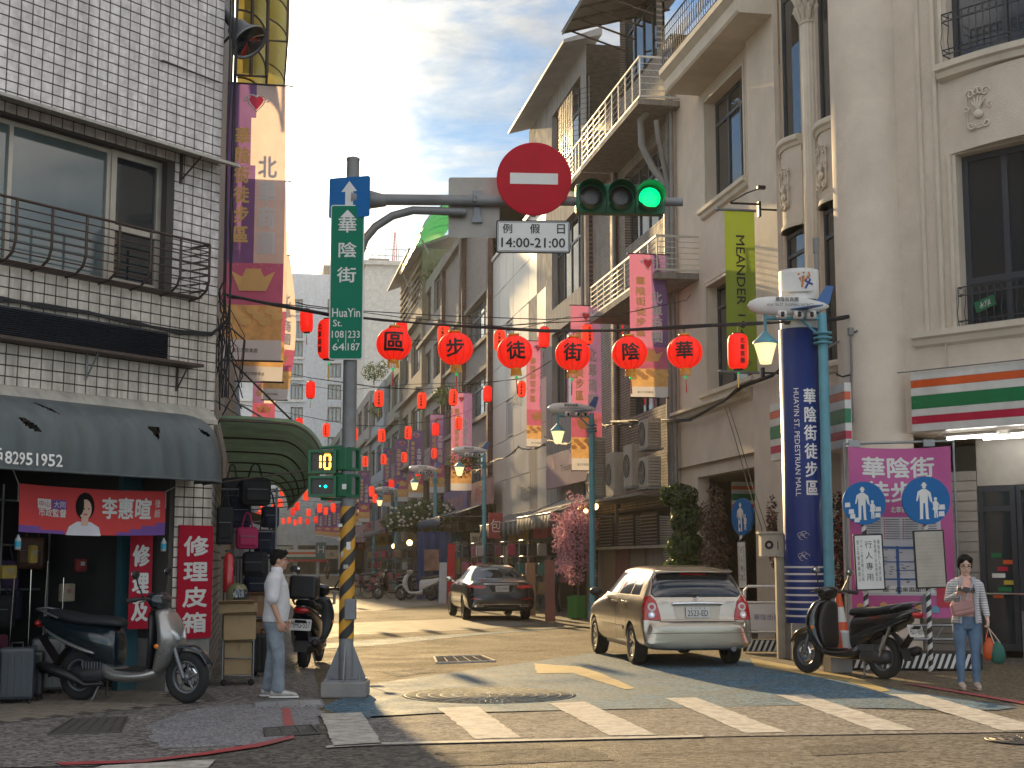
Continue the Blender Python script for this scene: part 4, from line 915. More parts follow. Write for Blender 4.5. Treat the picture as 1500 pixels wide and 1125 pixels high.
#  E: brown brick building and the houses beyond
m_brown=brick_mat('brown_brick',(.27,.225,.21),(.22,.18,.17),(.06,.055,.05),.25,.08,.012,'y',dirt=.4)
E1=D0; E0=rp(650,600)[0]
be=thing('brick_building','brown brick building with ribbon windows behind the white panelled one','building',(XR,-E1,0))
et=rp(652,397)[1]; em=(E0+E1)/2
ew=[]
for(va,vb,uu)in((470,530,690),(600,680,705)):
 pass
for zf in(4.2,7.6,11.0):
 ew+=[(E0+.9,em-.6,zf+.4,zf+2.3),(em+.5,E1-.6,zf+.4,zf+2.3)]
mb=MB(RF); holes_wall(mb,E0,E1,0,et,ew+[(E0+.5,E1-.5,0,3)],.25); mb.quad((E0,0,0),(E0,et,0),(E0,et,-6),(E0,0,-6)); mb.quad((E0,et,0),(E1,et,0),(E1,et,-6),(E0,et,-6)); build('wall',mb,m_brown,be)
for w_ in ew: window(be,RF,*w_,.18,m_fram,mat('sky_lit_glass',(.12,.14,.15),.08,var=.2,spec=.9),nx=5,fw=.09,trans=.72)
for zf in(4.2,7.6,11.0):
 mb=MB(RF); mb.bb((E0+.3,zf+.2,.002),(E1-.2,zf+.38,.16)); build('sill',mb,m_slab,be)
 mb=MB(RF); mb.bb((E0+.3,zf+2.32,.002),(E1-.2,zf+2.5,.12)); build('lintel',mb,m_slab,be)
for s in(E0+.1,em-.25,E1-.4):
 mb=MB(RF); mb.bb((s,3,.003),(s+.35,et,.22)); build('pilaster',mb,brick_mat('dark_red_brick',(.14,.06,.05),(.11,.045,.04),(.05,.04,.035),.25,.08,.012,'y'),be)
mb=MB(RF); mb.bb((E0-.1,et,-5),(E1,et+.35,.25)); mb.tube([(em,3,.3),(em,et,.3)],.07,8); build('parapet',mb,m_slab,be)
mb=MB(RF); mb.bb((E0+.5,0,-1.6),(E1-.5,3,-1.5)); build('shop_back',mb,m_dark,be)
def house(label,u0,u1,vtop,m,out_=0.0,floors=3,cols=2,gm=None,extra=None,name='town_house'):
 s0,s1=rp(u0,600,out_)[0],rp(u1,600,out_)[0]; top=rp(u0,vtop,out_)[1]; F=frame((XR-out_,0,0),(0,-1,0),UP)
 o=thing(name,label,'building',(XR-out_,-s1,0)); hs=[]
 fh=(top-3.2)/floors
 for f in range(floors):
  for c_ in range(cols):
   a=s0+(s1-s0)*(c_+.12)/cols; b=s0+(s1-s0)*(c_+.88)/cols; hs.append((a,b,3.2+f*fh+fh*.3,3.2+f*fh+fh*.82))
 mb=MB(F); holes_wall(mb,s0,s1,0,top,hs+[(s0+.3,s1-.3,0,2.8)],.25); mb.quad((s0,0,0),(s0,top,0),(s0,top,-6),(s0,0,-6)); mb.quad((s0,top,0),(s1,top,0),(s1,top,-6),(s0,top,-6)); mb.quad((s1,0,0),(s1,top,0),(s1,top,-6),(s1,0,-6)); build('wall',mb,m,o)
 for h in hs: window(o,F,*h,.18,m_fram,gm or m_wglass,nx=3,fw=.1)
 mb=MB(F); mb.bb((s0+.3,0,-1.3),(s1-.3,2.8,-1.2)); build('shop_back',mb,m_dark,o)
 for f in range(1,floors):
  mb=MB(F); mb.bb((s0,3.2+f*fh-.1,.002),(s1,3.2+f*fh+.1,.35)); build('floor_slab',mb,m_slab,o)
 return o,F,s0,s1,top,fh
m_bluish=mat('pale_blue_plaster',(.24,.30,.36),.85,dirt=.4,streak=True); m_greenish=mat('grey_green_plaster',(.17,.19,.17),.85,dirt=.5,streak=True); m_tan=mat('tan_plaster',(.30,.25,.19),.85,dirt=.5,streak=True)
h1=house('grey house with a green translucent roof shelter beyond the brick building',617,650,425,m_greyw,.0,4,2)
h2=house('tan house with a pitched sheet roof beyond the green roof shelter',585,617,425,m_tan,0.2,4,2)
h3=house('dark grey green house with planted balconies far down the right row',562,585,560,m_greenish,0.4,3,2)
h4=house('pale blue plastered house far down the right row',541,562,585,m_bluish,.6,3,2)
h5=house('last grey house at the far end of the right row',515,541,610,m_greyw,.8,3,3)
h6=house('distant greenish house closing the right row',478,515,660,m_greenish,.8,3,3)
o,F,s0,s1,top,fh=h2; mb=MB(F); mb.loft([[(s,top+dz,d)for d,dz in((-3,1.5),(.9,-.1),(.9,-.25),(-3,1.3))]for s in(s0-.3,s1)],sm=False); build('roof',mb,m_sheet,o)
for k in range(7):
 mb=MB(F); z=top-.4-k*.42; mb.bb((s0,z-.04,.003),(s1,z+.04,.06)); build('siding',mb,m_tan,o)
o,F,s0,s1,top,fh=h1
gs_=thing('green_roof_shelter','curved green translucent roof shelter on top of the grey house','canopy',(XR,-s1,top)); m_grn=mat('green_translucent_sheet',(.05,.42,.12),.3,var=.1,transl=.75)
mb=MB(F); mb.grid(lambda u,v:(s0+(s1-s0-.5)*u,top+.2+2.9*math.cos(v*1.35),-1.2+2.6*math.sin(v*1.35)),12,10); build('sheet',mb,m_grn,gs_)
for k in range(6): s=s0+(s1-s0-.5)*k/5; mb=MB(F); mb.tube([(s,top+.23+2.9*math.cos(v*1.35),-1.2+2.63*math.sin(v*1.35))for v in[q/8 for q in range(9)]],.04,4); build('rib',mb,m_steel,gs_)
mb=MB(F); mb.tube([(s0+.2,top,.8),(s0+.2,top+.8,1.2)],.05,5); mb.tube([(s1-.5,top,.8),(s1-.5,top+.8,1.2)],.05,5); build('post',mb,m_steel,gs_)

#  the end of the street: grey ribbed tower block
EY=190.0
e0=PY(414,400,EY); e1=PY(612,400,EY); et_=PY(500,403,EY).z
m_rib=mat('grey_ribbed_cladding',(.70,.74,.79),.6,dirt=.2,streak=True)
bt_=thing('tower_block','tall pale grey ribbed block closing the far end of the street','building',((e0.x+e1.x)/2,EY,0))
EF=frame((0,EY,0),(1,0,0),UP); hs=[]
rowsv=[(438,458),(470,495),(499,522),(532,553),(563,585),(596,618),(640,660)]
colsu=[(426,444),(480,500),(536,572),(585,606)]
for ra,rb in rowsv:
 for ca_,cb_ in colsu: hs.append((PY(ca_,ra,EY).x,PY(cb_,ra,EY).x,PY(ca_,rb,EY).z,PY(ca_,ra,EY).z))
mb=MB(EF); holes_wall(mb,e0.x-6,e1.x,0,et_,hs,.35)
mb.quad((e0.x-6,et_,0),(e1.x,et_,0),(e1.x,et_,-20),(e0.x-6,et_,-20)); mb.quad((e1.x,0,0),(e1.x,et_,0),(e1.x,et_,-20),(e1.x,0,-20)); build('wall',mb,m_rib,bt_)
for h in hs: window(bt_,EF,*h,.25,m_slab,mat('sky_blue_glass',(.22,.32,.36),.1,var=.1,spec=.9),nx=3,fw=.18)
rb=MB(EF); x=e0.x-6
while x<e1.x:
 cuts=[(c,d)for a,b,c,d in hs if a-.1<x<b+.1]
 zs_=sorted([0]+[q for c in cuts for q in c]+[et_])
 for k in range(0,len(zs_)-1,2): rb.bb((x-.06,zs_[k],.002),(x+.06,zs_[k+1],.12))
 x+=.45
build('cladding_ribs',rb,m_rib,bt_,kind='stuff')
for ra,rb_ in rowsv: z=PY(450,rb_+3,EY).z; mb=MB(EF); mb.bb((e0.x-6,z-.15,.13),(PY(446,ra,EY).x,z+.15,.4)); build('sill',mb,m_white,bt_)
def roofbox(u0,u1,v0,v1,m,nm='roof_hut'): a=PY(u0,v0,EY+3); b=PY(u1,v1,EY+3); mb=MB(); mb.bb((a.x,EY+3,b.z-1),(b.x,EY+10,a.z)); return build(nm,mb,m,bt_)
roofbox(474,486,388,404,m_tan); roofbox(540,570,378,404,m_greyw)
b5=thing('white_block','long white building with a railed roof terrace behind the tan house','building',(PY(585,400,170).x,170,0))
a=PY(536,388,170); b=PY(640,412,170)
mb=MB(); mb.bb((a.x,170,0),(b.x,184,a.z)); mb.bb((a.x-.5,169.5,a.z),(b.x+.5,184,a.z+.5)); build('wall',mb,mat('distant_white',(.66,.65,.62),.8,dirt=.25),b5)
ant=thing('radio_mast','thin red and white lattice mast on the far white roof','mast',tuple(PY(578,386,172)))
p=PY(578,386,172); tp=PY(578,322,172); mb=MB()
for dx,dy in((-.25,-.2),(.25,-.2),(0,.25)): mb.tube([(p.x+dx,172+dy,p.z),(p.x+dx*.4,172+dy*.4,p.z+(tp.z-p.z)*.7)],.06,4)
build('legs',mb,m_red,ant); mb=MB(); mb.tube([(p.x,172,p.z+(tp.z-p.z)*.68),(p.x,172,tp.z)],.06,4); build('spike',mb,m_steel,ant)
mb=MB()
for k in range(9): z=p.z+(tp.z-p.z)*.7*k/9; q=.25*(1-.6*k/9); mb.tube([(p.x-q,171.85,z),(p.x+q,171.85,z+.5)],.04,4)
build('bracing',mb,m_white,ant,kind='stuff')
rr=thing('roof_railing','thin roof terrace railing on the far white building','railing',(a.x,170,a.z))
mb=MB()
for z in(a.z+1.2,a.z+2): mb.tube([(a.x,169.8,z),(b.x,169.8,z)],.05,4)
build('rails',mb,m_galv,rr)
for k in range(12): x=a.x+(b.x-a.x)*k/11; mb=MB(); mb.tube([(x,169.8,a.z+.4),(x,169.8,a.z+2)],.05,4); build('post',mb,m_galv,rr)
fa=PY(400,700,150); fb=PY(545,700,150)
m_teal=mat('teal_grey_front',(.48,.56,.58),.7,dirt=.4)
lf=thing('far_store','distant teal grey store front with a striped sign at the end of the street','building',((fa.x+fb.x)/2,150,0))
z1=PY(450,760,150).z; FF=frame((0,150,0),(1,0,0),UP)
hs=[(PY(u,800,150).x,PY(u+28,800,150).x,.2,3.2)for u in(402,436,468,502)]
mb=MB(FF); holes_wall(mb,fa.x-4,fb.x,0,z1+3,hs,.3); mb.quad((fa.x-4,z1+3,0),(fb.x,z1+3,0),(fb.x,z1+3,-8),(fa.x-4,z1+3,-8)); build('wall',mb,m_teal,lf)
for h in hs: window(lf,FF,*h,.2,m_fram,m_wglass,nx=2,fw=.12)
for k,m_ in enumerate((m_sw,m_so,m_sw,m_sg,m_sr)): z=PY(450,805,150).z-.25*k; mb=MB(FF); mb.bb((PY(412,800,150).x,z-.25,.01),(PY(478,800,150).x,z,.3)); build('stripe',mb,m_,lf)
for k,(y0,y1,h,m_,lab)in enumerate(((24.6,38,8.6,m_greyw,'low grey house behind the left corner building'),(38.1,58,8.2,m_tan,'low tan house second along the left side of the street'),(58.1,84,9.4,m_bluish,'low bluish house third along the left side of the street'),(84.1,150,9.6,m_greyw,'far grey row house on the left side of the street'))):
 o=thing('row_house',lab,'building',(-.7,y0,0)); F=frame((-.7,0,0),(0,1,0),UP); hs=[(y,y+2.0,3.6,5.2)for y in[y0+1+q*3.2 for q in range(int((y1-y0-3)/3.2))]]
 mb=MB(F); holes_wall(mb,y0,y1,0,h,hs,.2); mb.quad((y0,h,0),(y1,h,0),(y1,h,-7),(y0,h,-7)); mb.quad((y0,0,0),(y0,h,0),(y0,h,-7),(y0,0,-7)); mb.quad((y1,0,0),(y1,h,0),(y1,h,-7),(y1,0,-7)); build('wall',mb,m_,o)
 for w_ in hs: window(o,F,*w_,.15,m_fram,m_wglass,nx=2,fw=.07)

#  STREET FURNITURE
FWD=Vector((math.sin(YAW),math.cos(YAW),0)); RGT=Vector((math.cos(YAW),-math.sin(YAW),0))
def PDp(u,v,q): return PP(u,v,Vector(q),FWD)
m_green=mat('signal_green_paint',(0.012,.13,.055),.45,dirt=.25)
m_sgn_g=mat('street_sign_green',(0.0,.16,.09),.45,spec=.2,var=.04); m_sgn_b=mat('sign_blue',(0.006,.12,.36),.45,spec=.2,var=.05); m_sgn_w=mat('sign_white',(.66,.66,.64),.4,var=.06,dirt=.15)
m_pole=mat('grey_pole',(.23,.235,.24),.55,.4,dirt=.5)
m_yel=mat('hazard_yellow',(.62,.31,.02),.5,dirt=.3); m_blk=mat('hazard_black',(.02,.02,.022),.5,dirt=.3,dirtcol=(.1,.1,.1))
PB=G(506,1020);
def CFr(u,v,q=None,out_=0.0,tilt=0.0,yaw=0.0):
 """frame facing the crossing at the pole's distance"""
 o=PDp(u,v,q or PB)-FWD*out_
 x=Matrix.Rotation(yaw,3,'Z')@RGT
 F=frame(o,x,UP)
 return F@Matrix.Rotation(tilt,4,'Z')
def pz(v,u=506,q=None): return PDp(u,v,q or PB).z
sp=thing('signal_pole','grey traffic signal pole with black and yellow warning sleeve at the left of the crossing','signal pole',tuple(PB))
k_=1/2080*(PB.dot(FWD))
mb=MB(Matrix.Translation(PB)); mb.box((0,0,.09),(.52,.46,.18),bev=.02,M=Matrix.Rotation(-YAW,4,'Z')); build('footing',mb,m_conc,sp)
mb=MB(Matrix.Translation(PB)@Matrix.Rotation(-YAW,4,'Z'))
for a in range(4):
 M=Matrix.Rotation(a*math.pi/2,4,'Z'); mb.add([(.07,-.008,.18),(.23,-.008,.18),(.23,-.008,.22),(.085,-.008,.58),(.07,-.008,.58),(.07,.008,.18),(.23,.008,.18),(.23,.008,.22),(.085,.008,.58),(.07,.008,.58)],[(0,1,2,3,4),(9,8,7,6,5),(0,5,6,1),(1,6,7,2),(2,7,8,3),(3,8,9,4)],M)
mb.box((0,0,.19),(.46,.4,.02)); build('gusset_plates',mb,m_steel,sp)
for sx in(-1,1):
 for sy in(-1,1): mb=MB(Matrix.Translation(PB)@Matrix.Rotation(-YAW,4,'Z')); mb.cyl((sx*.17,sy*.14,.2),(sx*.17,sy*.14,.26),.014,6); build('bolt',mb,m_galv,sp)
pt=pz(232)
mb=MB(Matrix.Translation(PB)); mb.tube([(0,0,.18),(0,0,3),(0,0,pt-.0)],[.085,.083,.078],20); mb.lathe([(.082,pt-.03),(.084,pt),(.001,pt+.03)],20); build('pole',mb,m_pole,sp)
z0,z1=pz(935),pz(742);
mb=MB(Matrix.Translation(PB)); nseg=9; na=24
hh=(z1-z0)/nseg
def hp(a,z): return(.089*math.cos(a),.089*math.sin(a),z)
for k in range(-6,nseg*2+6):
 for j in range(na):
  a0,a1=2*math.pi*j/na,2*math.pi*(j+1)/na; s0=(z0+k*hh*.8+j/na*hh*3.2); s1=s0+hh*3.2/na
  q=[(a0,s0),(a1,s1),(a1,s1+hh*.8),(a0,s0+hh*.8)]; q=[(a,min(max(z,z0),z1))for a,z in q]
  if q[2][1]-q[1][1]<1e-5 and q[3][1]-q[0][1]<1e-5: continue
  mb.mi=(k%2); mb.add([hp(*p)for p in q],[(0,1,2,3)],None,True)
build('warning_sleeve',mb,[m_yel,m_blk],sp)
mb=MB(); F=CFr(511,892,out_=.09); mb.M=F; mb.box((.03,0,0),(.13,.24,.1),bev=.01); build('junction_box',mb,m_steel,sp)
for(u,v,w_,h_,m_)in((500,770,.05,.04,m_sgn_w),(512,800,.05,.10,m_sgn_w),(498,790,.04,.03,m_wline),(508,830,.06,.05,m_wline),(503,812,.03,.07,m_wline)):
 F=CFr(u,v,out_=.094); mb=MB(F); poly_in(mb,[(-w_/2,-h_/2),(w_/2,-h_*.4),(w_*.4,h_/2),(-w_/2,h_*.45)],Matrix()); build('sticker',mb,m_,sp)
az_=pz(295); A=PDp(516,292,PB); B=PDp(1000,296,PB)
mb=MB(); mb.tube([A,A.lerp(B,.5),B],[.072,.06,.052],14); build('arm',mb,m_pole,sp)
mb=MB(); mb.tube([A,PDp(535,292,PB),PDp(566,294,PB)],[.13,.125,.07],12); build('arm_collar',mb,m_pole,sp)
mb=MB(); cpts=[(527,372),(535,350),(550,332),(575,316),(605,308),(640,309),(683,311)]
mb.tube([PDp(u,v,PB)for u,v in cpts],.05,10); build('brace',mb,m_pole,sp)
def plate(name,F,w_,h_,r_,m_,parent,th=.012,back=m_steel,border=None,bw=.015,inner=None):
 mb=MB(F); mb.prism(rrect(w_,h_,r_),-th,0); o=build(name,mb,m_,parent)
 return o
u0,u1,v0,v1=484.5,534.5,303,528; w_=(u1-u0)*k_;
F=CFr((u0+u1)/2,(v0+v1)/2,out_=.12); h_=pz(v0,509)-pz(v1,509)
ns=thing('street_name_sign','tall green street name sign reading HuaYin St on the signal pole','street sign',tuple(F.translation))
mb=MB(F); mb.prism(rrect(w_,h_,.03),-.02,0); build('board',mb,m_sgn_w,ns)
mb=MB(F); mb.prism(rrect(w_-.025,h_-.025,.022),0,.004); build('panel',mb,m_sgn_g,ns)
mb=MB(F@Matrix.Translation((0,h_/2-.115,.006))); poly_in(mb,[(-.09,-.04),(.09,-.04),(0,.055)],Matrix()); build('arrowhead',mb,m_sgn_w,ns)
def on(F,x,y,z=.006): return F@Matrix.Translation((x,y,z))
lettering('華陰街',on(F,0,h_/2-.55),.80,m_sgn_w,ns,vertical=True,gap=.55,bold=.012,wd=.235)
lettering('HuaYin',on(F,0,h_/2-1.31),.105,m_sgn_w,ns,wd=.33,bold=.012)
lettering('St.',on(F,-.10,h_/2-1.435),.08,m_sgn_w,ns,bold=.012)
for s,x,y in(('108',-.095,1.57),('64',-.085,1.72),('233',.095,1.57),('187',.095,1.72)): lettering(s,on(F,x,h_/2-y),.085,m_sgn_w,ns,bold=.01,wd=.14)
mb=MB(on(F,0,h_/2-1.645)); mb.box((0,0,0),(.008,.24,.002)); mb.box((-.09,0,0),(.006,.035,.002)); mb.box((.10,0,0),(.006,.035,.002)); build('divider',mb,m_sgn_w,ns)
mb=MB(F)
for y in(.55,-.1): mb.box((0,y,-.05),(.19,.04,.06))
build('clamp',mb,m_galv,ns)
F=CFr(513,292,out_=.10,yaw=-.25); sg=thing('one_way_sign','square blue sign with a white up arrow at the top of the signal pole','sign',tuple(F.translation))
plate('board',F,.52,.5,.03,m_sgn_b,sg); mb=MB(on(F,0,.0,.004)); poly_in(mb,[(-.05,-.24),(.05,-.24),(.05,.07),(.1,.07),(0,.2),(-.1,.07),(-.05,.07)],Matrix()); build('arrow',mb,m_sgn_w,sg)
F=CFr(694,301,out_=-.1); sg=thing('blank_sign','grey sign seen from behind on the arm beside the no entry disc','sign',tuple(F.translation))
plate('board',F,.62,.75,.03,mat('raw_aluminium',(.33,.31,.28),.5,.5,dirt=.4),sg)
mb=MB(on(F,.04,0,.0)); mb.box((0,0,.03),(.08,.34,.03)); mb.box((0,.16,.035),(.12,.07,.04)); mb.box((0,-.16,.035),(.12,.07,.04)); mb.tube([(-.03,.03,.17),(-.03,.1,.16),(.04,.1,.1)],.02,5); build('bracket',mb,m_steel,sg)
F=CFr(782,266,out_=.13,tilt=-.02); sg=thing('no_entry_sign','large round red no entry sign hanging over the street','traffic sign',tuple(F.translation))
mb=MB(F); mb.lathe([(.001,0),(.44,0),(.45,-.006),(.45,-.02),(.001,-.02)],64,sm=False); build('disc',mb,m_red,sg)
mb=MB(F); mb.box((.0,0,.003),(.575,.135,.004)); build('bar',mb,m_sgn_w,sg)
mb=MB(F); mb.box((0,.12,-.06),(.06,.1,.1)); mb.box((0,-.2,-.06),(.06,.5,.04)); build('bracket',mb,m_galv,sg)
F=CFr(781,350,out_=.12,tilt=-.01); sg=thing('time_plate','white plate with holiday hours 14:00-21:00 below the no entry sign','traffic sign',tuple(F.translation))
plate('board',F,.89,.40,.03,m_ink,sg); mb=MB(F); mb.prism(rrect(.86,.37,.025),0,.003); build('face',mb,m_sgn_w,sg)
mb=MB(F);
for x,y,a,b in((0,.175,.82,.006),(0,-.175,.82,.006),(.42,0,.006,.34),(-.42,0,.006,.34)): mb.box((x,y,.005),(a,b,.002))
build('border',mb,m_ink,sg)
for s,x in(('例',-.31),('假',.02),('日',.33)): lettering(s,on(F,x,.095,.006),.115,m_ink,sg,bold=.012)
lettering('14:00-21:00',on(F,0,-.075,.006),.115,m_ink,sg,wd=.76,bold=.02)
F0=CFr(908,294,out_=.08,tilt=-.02); sg=thing('traffic_light','horizontal green traffic light with its right lamp lit green','traffic light',tuple(F0.translation))
gl_=mat('lit_green_lens',(0,.5,.2),.3,var=0,emit=(.0,1.0,.25),estr=1.3); dl=mat('dark_lens',(.06,.05,.045),.25,var=.2,scale=30)
mb=MB(F0); mb.box((0,0,-.06),(1.07,.35,.2),bev=.03); build('housing',mb,m_green,sg)
for k,(x,m_)in enumerate(((-.355,dl),(-.0,dl),(.345,gl_))):
 M=F0@Matrix.Translation((x,.0,.04)); hd=MB(M); hd.box((0,-.01,.0),(.34,.36,.03),bev=.01); hb=build('door',hd,m_green,sg)
 mb=MB(M); mb.lathe([(.001,.03),(.08,.028),(.14,.018),(.145,.0)],28); build('lens',mb,m_ if k<2 else mat('green_lens_dark',(0,.09,.05),.3,var=0),hb)
 mb=MB(M@Matrix.Rotation(R(-130),4,'Z')); mb.lathe([(.158,.01),(.168,.26)],30,a0=R(-15),a1=R(290)); mb.lathe([(.168,.26),(.162,.01)],30,a0=R(-15),a1=R(290));
 mb.M=M;
 build('visor',mb,m_green,hb)
 if k==2:
  mb=MB(M)
  for r_ in range(6):
   for q in range(max(1,r_*6)):
    a=2*math.pi*q/max(1,r_*6); mb.ell((r_*.024*math.cos(a),r_*.024*math.sin(a),.034),(.0085,.0085,.005),6,4)
  build('light_emitting_dots',mb,gl_,sg,kind='stuff')
mb=MB(F0); mb.box((-.5,.05,-.03),(.08,.2,.1)); mb.box((-.1,.08,-.15),(.7,.05,.05)); build('bracket',mb,m_galv,sg)
am=mat('lit_amber',(.9,.35,.02),.4,var=0,emit=(1,.42,.03),estr=3.0); tg=mat('lit_teal',(.0,.7,.5),.4,var=0,emit=(0,.9,.55),estr=3)
def ped(label,u,v,w_,h_,yaw=0.0,out_=.05,d=.2,lens=True):
 F=CFr(u,v,out_=out_,yaw=yaw); o=thing('pedestrian_signal',label,'pedestrian signal',tuple(F.translation))
 mb=MB(F); mb.box((0,0,-d/2),(w_,h_,d),bev=.02); build('housing',mb,m_green,o)
 mb=MB(F)
 for x,y,a,b in((0,h_/2-.015,w_,.03),(0,-h_/2+.015,w_,.03),(w_/2-.015,0,.03,h_-.06),(-w_/2+.015,0,.03,h_-.06)): mb.box((x,y,.03),(a,b,.06))
 build('hood',mb,m_green,o)
 mb=MB(F); mb.box((0,0,.004),(w_-.06,h_-.06,.008)); build('screen',mb,mat('signal_screen',(.03,.025,.022),.3),o)
 return o,F
o,F=ped('countdown pedestrian signal showing an amber 10',473.5,677,.325,.275)
mb=MB(F);
def seg7(mb,cx,w_,h_,segs,t=.02):
 L={'a':(0,h_/2,w_,t),'d':(0,-h_/2,w_,t),'g':(0,0,w_,t),'b':(w_/2,h_/4,t,h_/2-.02),'c':(w_/2,-h_/4,t,h_/2-.02),'f':(-w_/2,h_/4,t,h_/2-.02),'e':(-w_/2,-h_/4,t,h_/2-.02)}
 for s in segs: x,y,a,b=L[s]; mb.box((cx+x,y,.011),(a,b,.004))
seg7(mb,-.06,.07,.16,'bc',.022); seg7(mb,.055,.065,.16,'abcdef',.022); build('digits',mb,am,o)
o,F=ped('lower pedestrian signal with two small green lit dots',473.5,713,.325,.245)
mb=MB(F); mb.ell((.035,.0,.012),(.016,.016,.006),10,6); mb.ell((-.03,.005,.012),(.007,.007,.005),8,4); build('dots',mb,tg,o)
o,F=ped('upper pedestrian signal seen from its side beside the pole',515,673,.22,.27,yaw=1.15,out_=.02,d=.2)
o,F=ped('lower pedestrian signal seen from its side with a white sticker',515,712,.22,.27,yaw=1.15,out_=.02,d=.2)
mb=MB(CFr(507,714,out_=.19)); mb.box((0,0,0),(.05,.06,.004)); build('sticker',mb,m_sgn_w,o)
mb=MB(); mb.tube([PDp(470,656,PB),PDp(505,654,PB)],.018,6); mb.tube([PDp(470,731,PB),PDp(505,732,PB)],.018,6); mb.tube([PDp(490,694,PB),PDp(505,694,PB)],.015,6); build('signal_brackets',mb,m_green,sp)

#  CABLES AND LANTERNS
def catenary(a,b,sag,n=24): return[a.lerp(b,k/n)-UP*(4*sag*(k/n)*(1-k/n))for k in range(n+1)]
def cable(label,paths,r=.012,name='overhead_cable',group=None):
 c=sum((p[0]for p in paths),Vector())/len(paths); mb=MB()
 for p in paths: mb.tube(p,r,5)
 return build(name,mb,m_cable,None,label=label,cat='cable',group=group,origin=c)
LA=PY(333,432,19.6); LB=Vector((9.62,21.75,0)); LB.z=PP(1225,470,LB,FWD).z
rowN=(LB-LA).cross(UP).normalized()
def rowp(u,v): return PP(u,v,LA,rowN)
mainp=[rowp(u,v)for u,v in((333,432),(400,445),(480,460),(560,468),(640,476),(720,481),(800,484),(900,484),(1000,479),(1100,474),(1180,470),(1262,461))]
def wob(p,s,seed):
 rr=random.Random(seed); return[q+Vector((rr.uniform(-s,s),rr.uniform(-s,s),rr.uniform(-s,s)))for q in p]
cable('thick bundle of black cables carrying the six round lanterns over the street',[mainp]+[wob(mainp,.025,k)for k in range(4)],.013)
tailp=[rowp(u,v)for u,v in((333,436),(470,452),(640,462),(800,468),(900,462),(1005,440),(1012,432))]
cable('thin cable sagging just above the lantern bundle',[tailp],.007)
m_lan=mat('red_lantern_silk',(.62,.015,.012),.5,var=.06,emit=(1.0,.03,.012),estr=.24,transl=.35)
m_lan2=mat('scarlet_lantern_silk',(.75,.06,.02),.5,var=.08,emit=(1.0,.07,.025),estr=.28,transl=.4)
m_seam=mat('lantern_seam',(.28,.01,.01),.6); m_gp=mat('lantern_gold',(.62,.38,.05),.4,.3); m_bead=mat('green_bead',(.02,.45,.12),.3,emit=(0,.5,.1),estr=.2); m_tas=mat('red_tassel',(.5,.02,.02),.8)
def long_prof(r,h): return[(r*q,h*z)for q,z in((.55,-.5),(.8,-.46),(.96,-.36),(1.0,-.2),(1.0,.2),(.96,.36),(.8,.46),(.55,.5))]
def curve_on(mb,fn): mb.v=[fn(v)for v in mb.v]; return mb
def sub_text(s,h,wd=None,bold=0.0,vertical=False,gap=.1,cuts=2):
 mb=MB(); text(mb,s,Matrix(),h,wd,bold,vertical,gap)
 bm=bmesh.new(); vs=[bm.verts.new(v)for v in mb.v]
 for f in mb.f:
  try: bm.faces.new([vs[i]for i in f])
  except ValueError: pass
 bmesh.ops.triangulate(bm,faces=bm.faces[:])
 for _ in range(cuts):
  L=h/10 if not vertical else h/22
  es=[e for e in bm.edges if e.calc_length()>L]
  if es: bmesh.ops.subdivide_edges(bm,edges=es,cuts=1); bmesh.ops.triangulate(bm,faces=bm.faces[:])
 bm.verts.index_update(); r=MB(); r.v=[v.co.copy()for v in bm.verts]; r.f=[[v.index for v in f.verts]for f in bm.faces]; r.m=[0]*len(r.f); r.sm=[False]*len(r.f); bm.free(); return r
protoR=protoL=None
GR='round red lanterns with one large black character each'; GL='long red lanterns strung over the street'
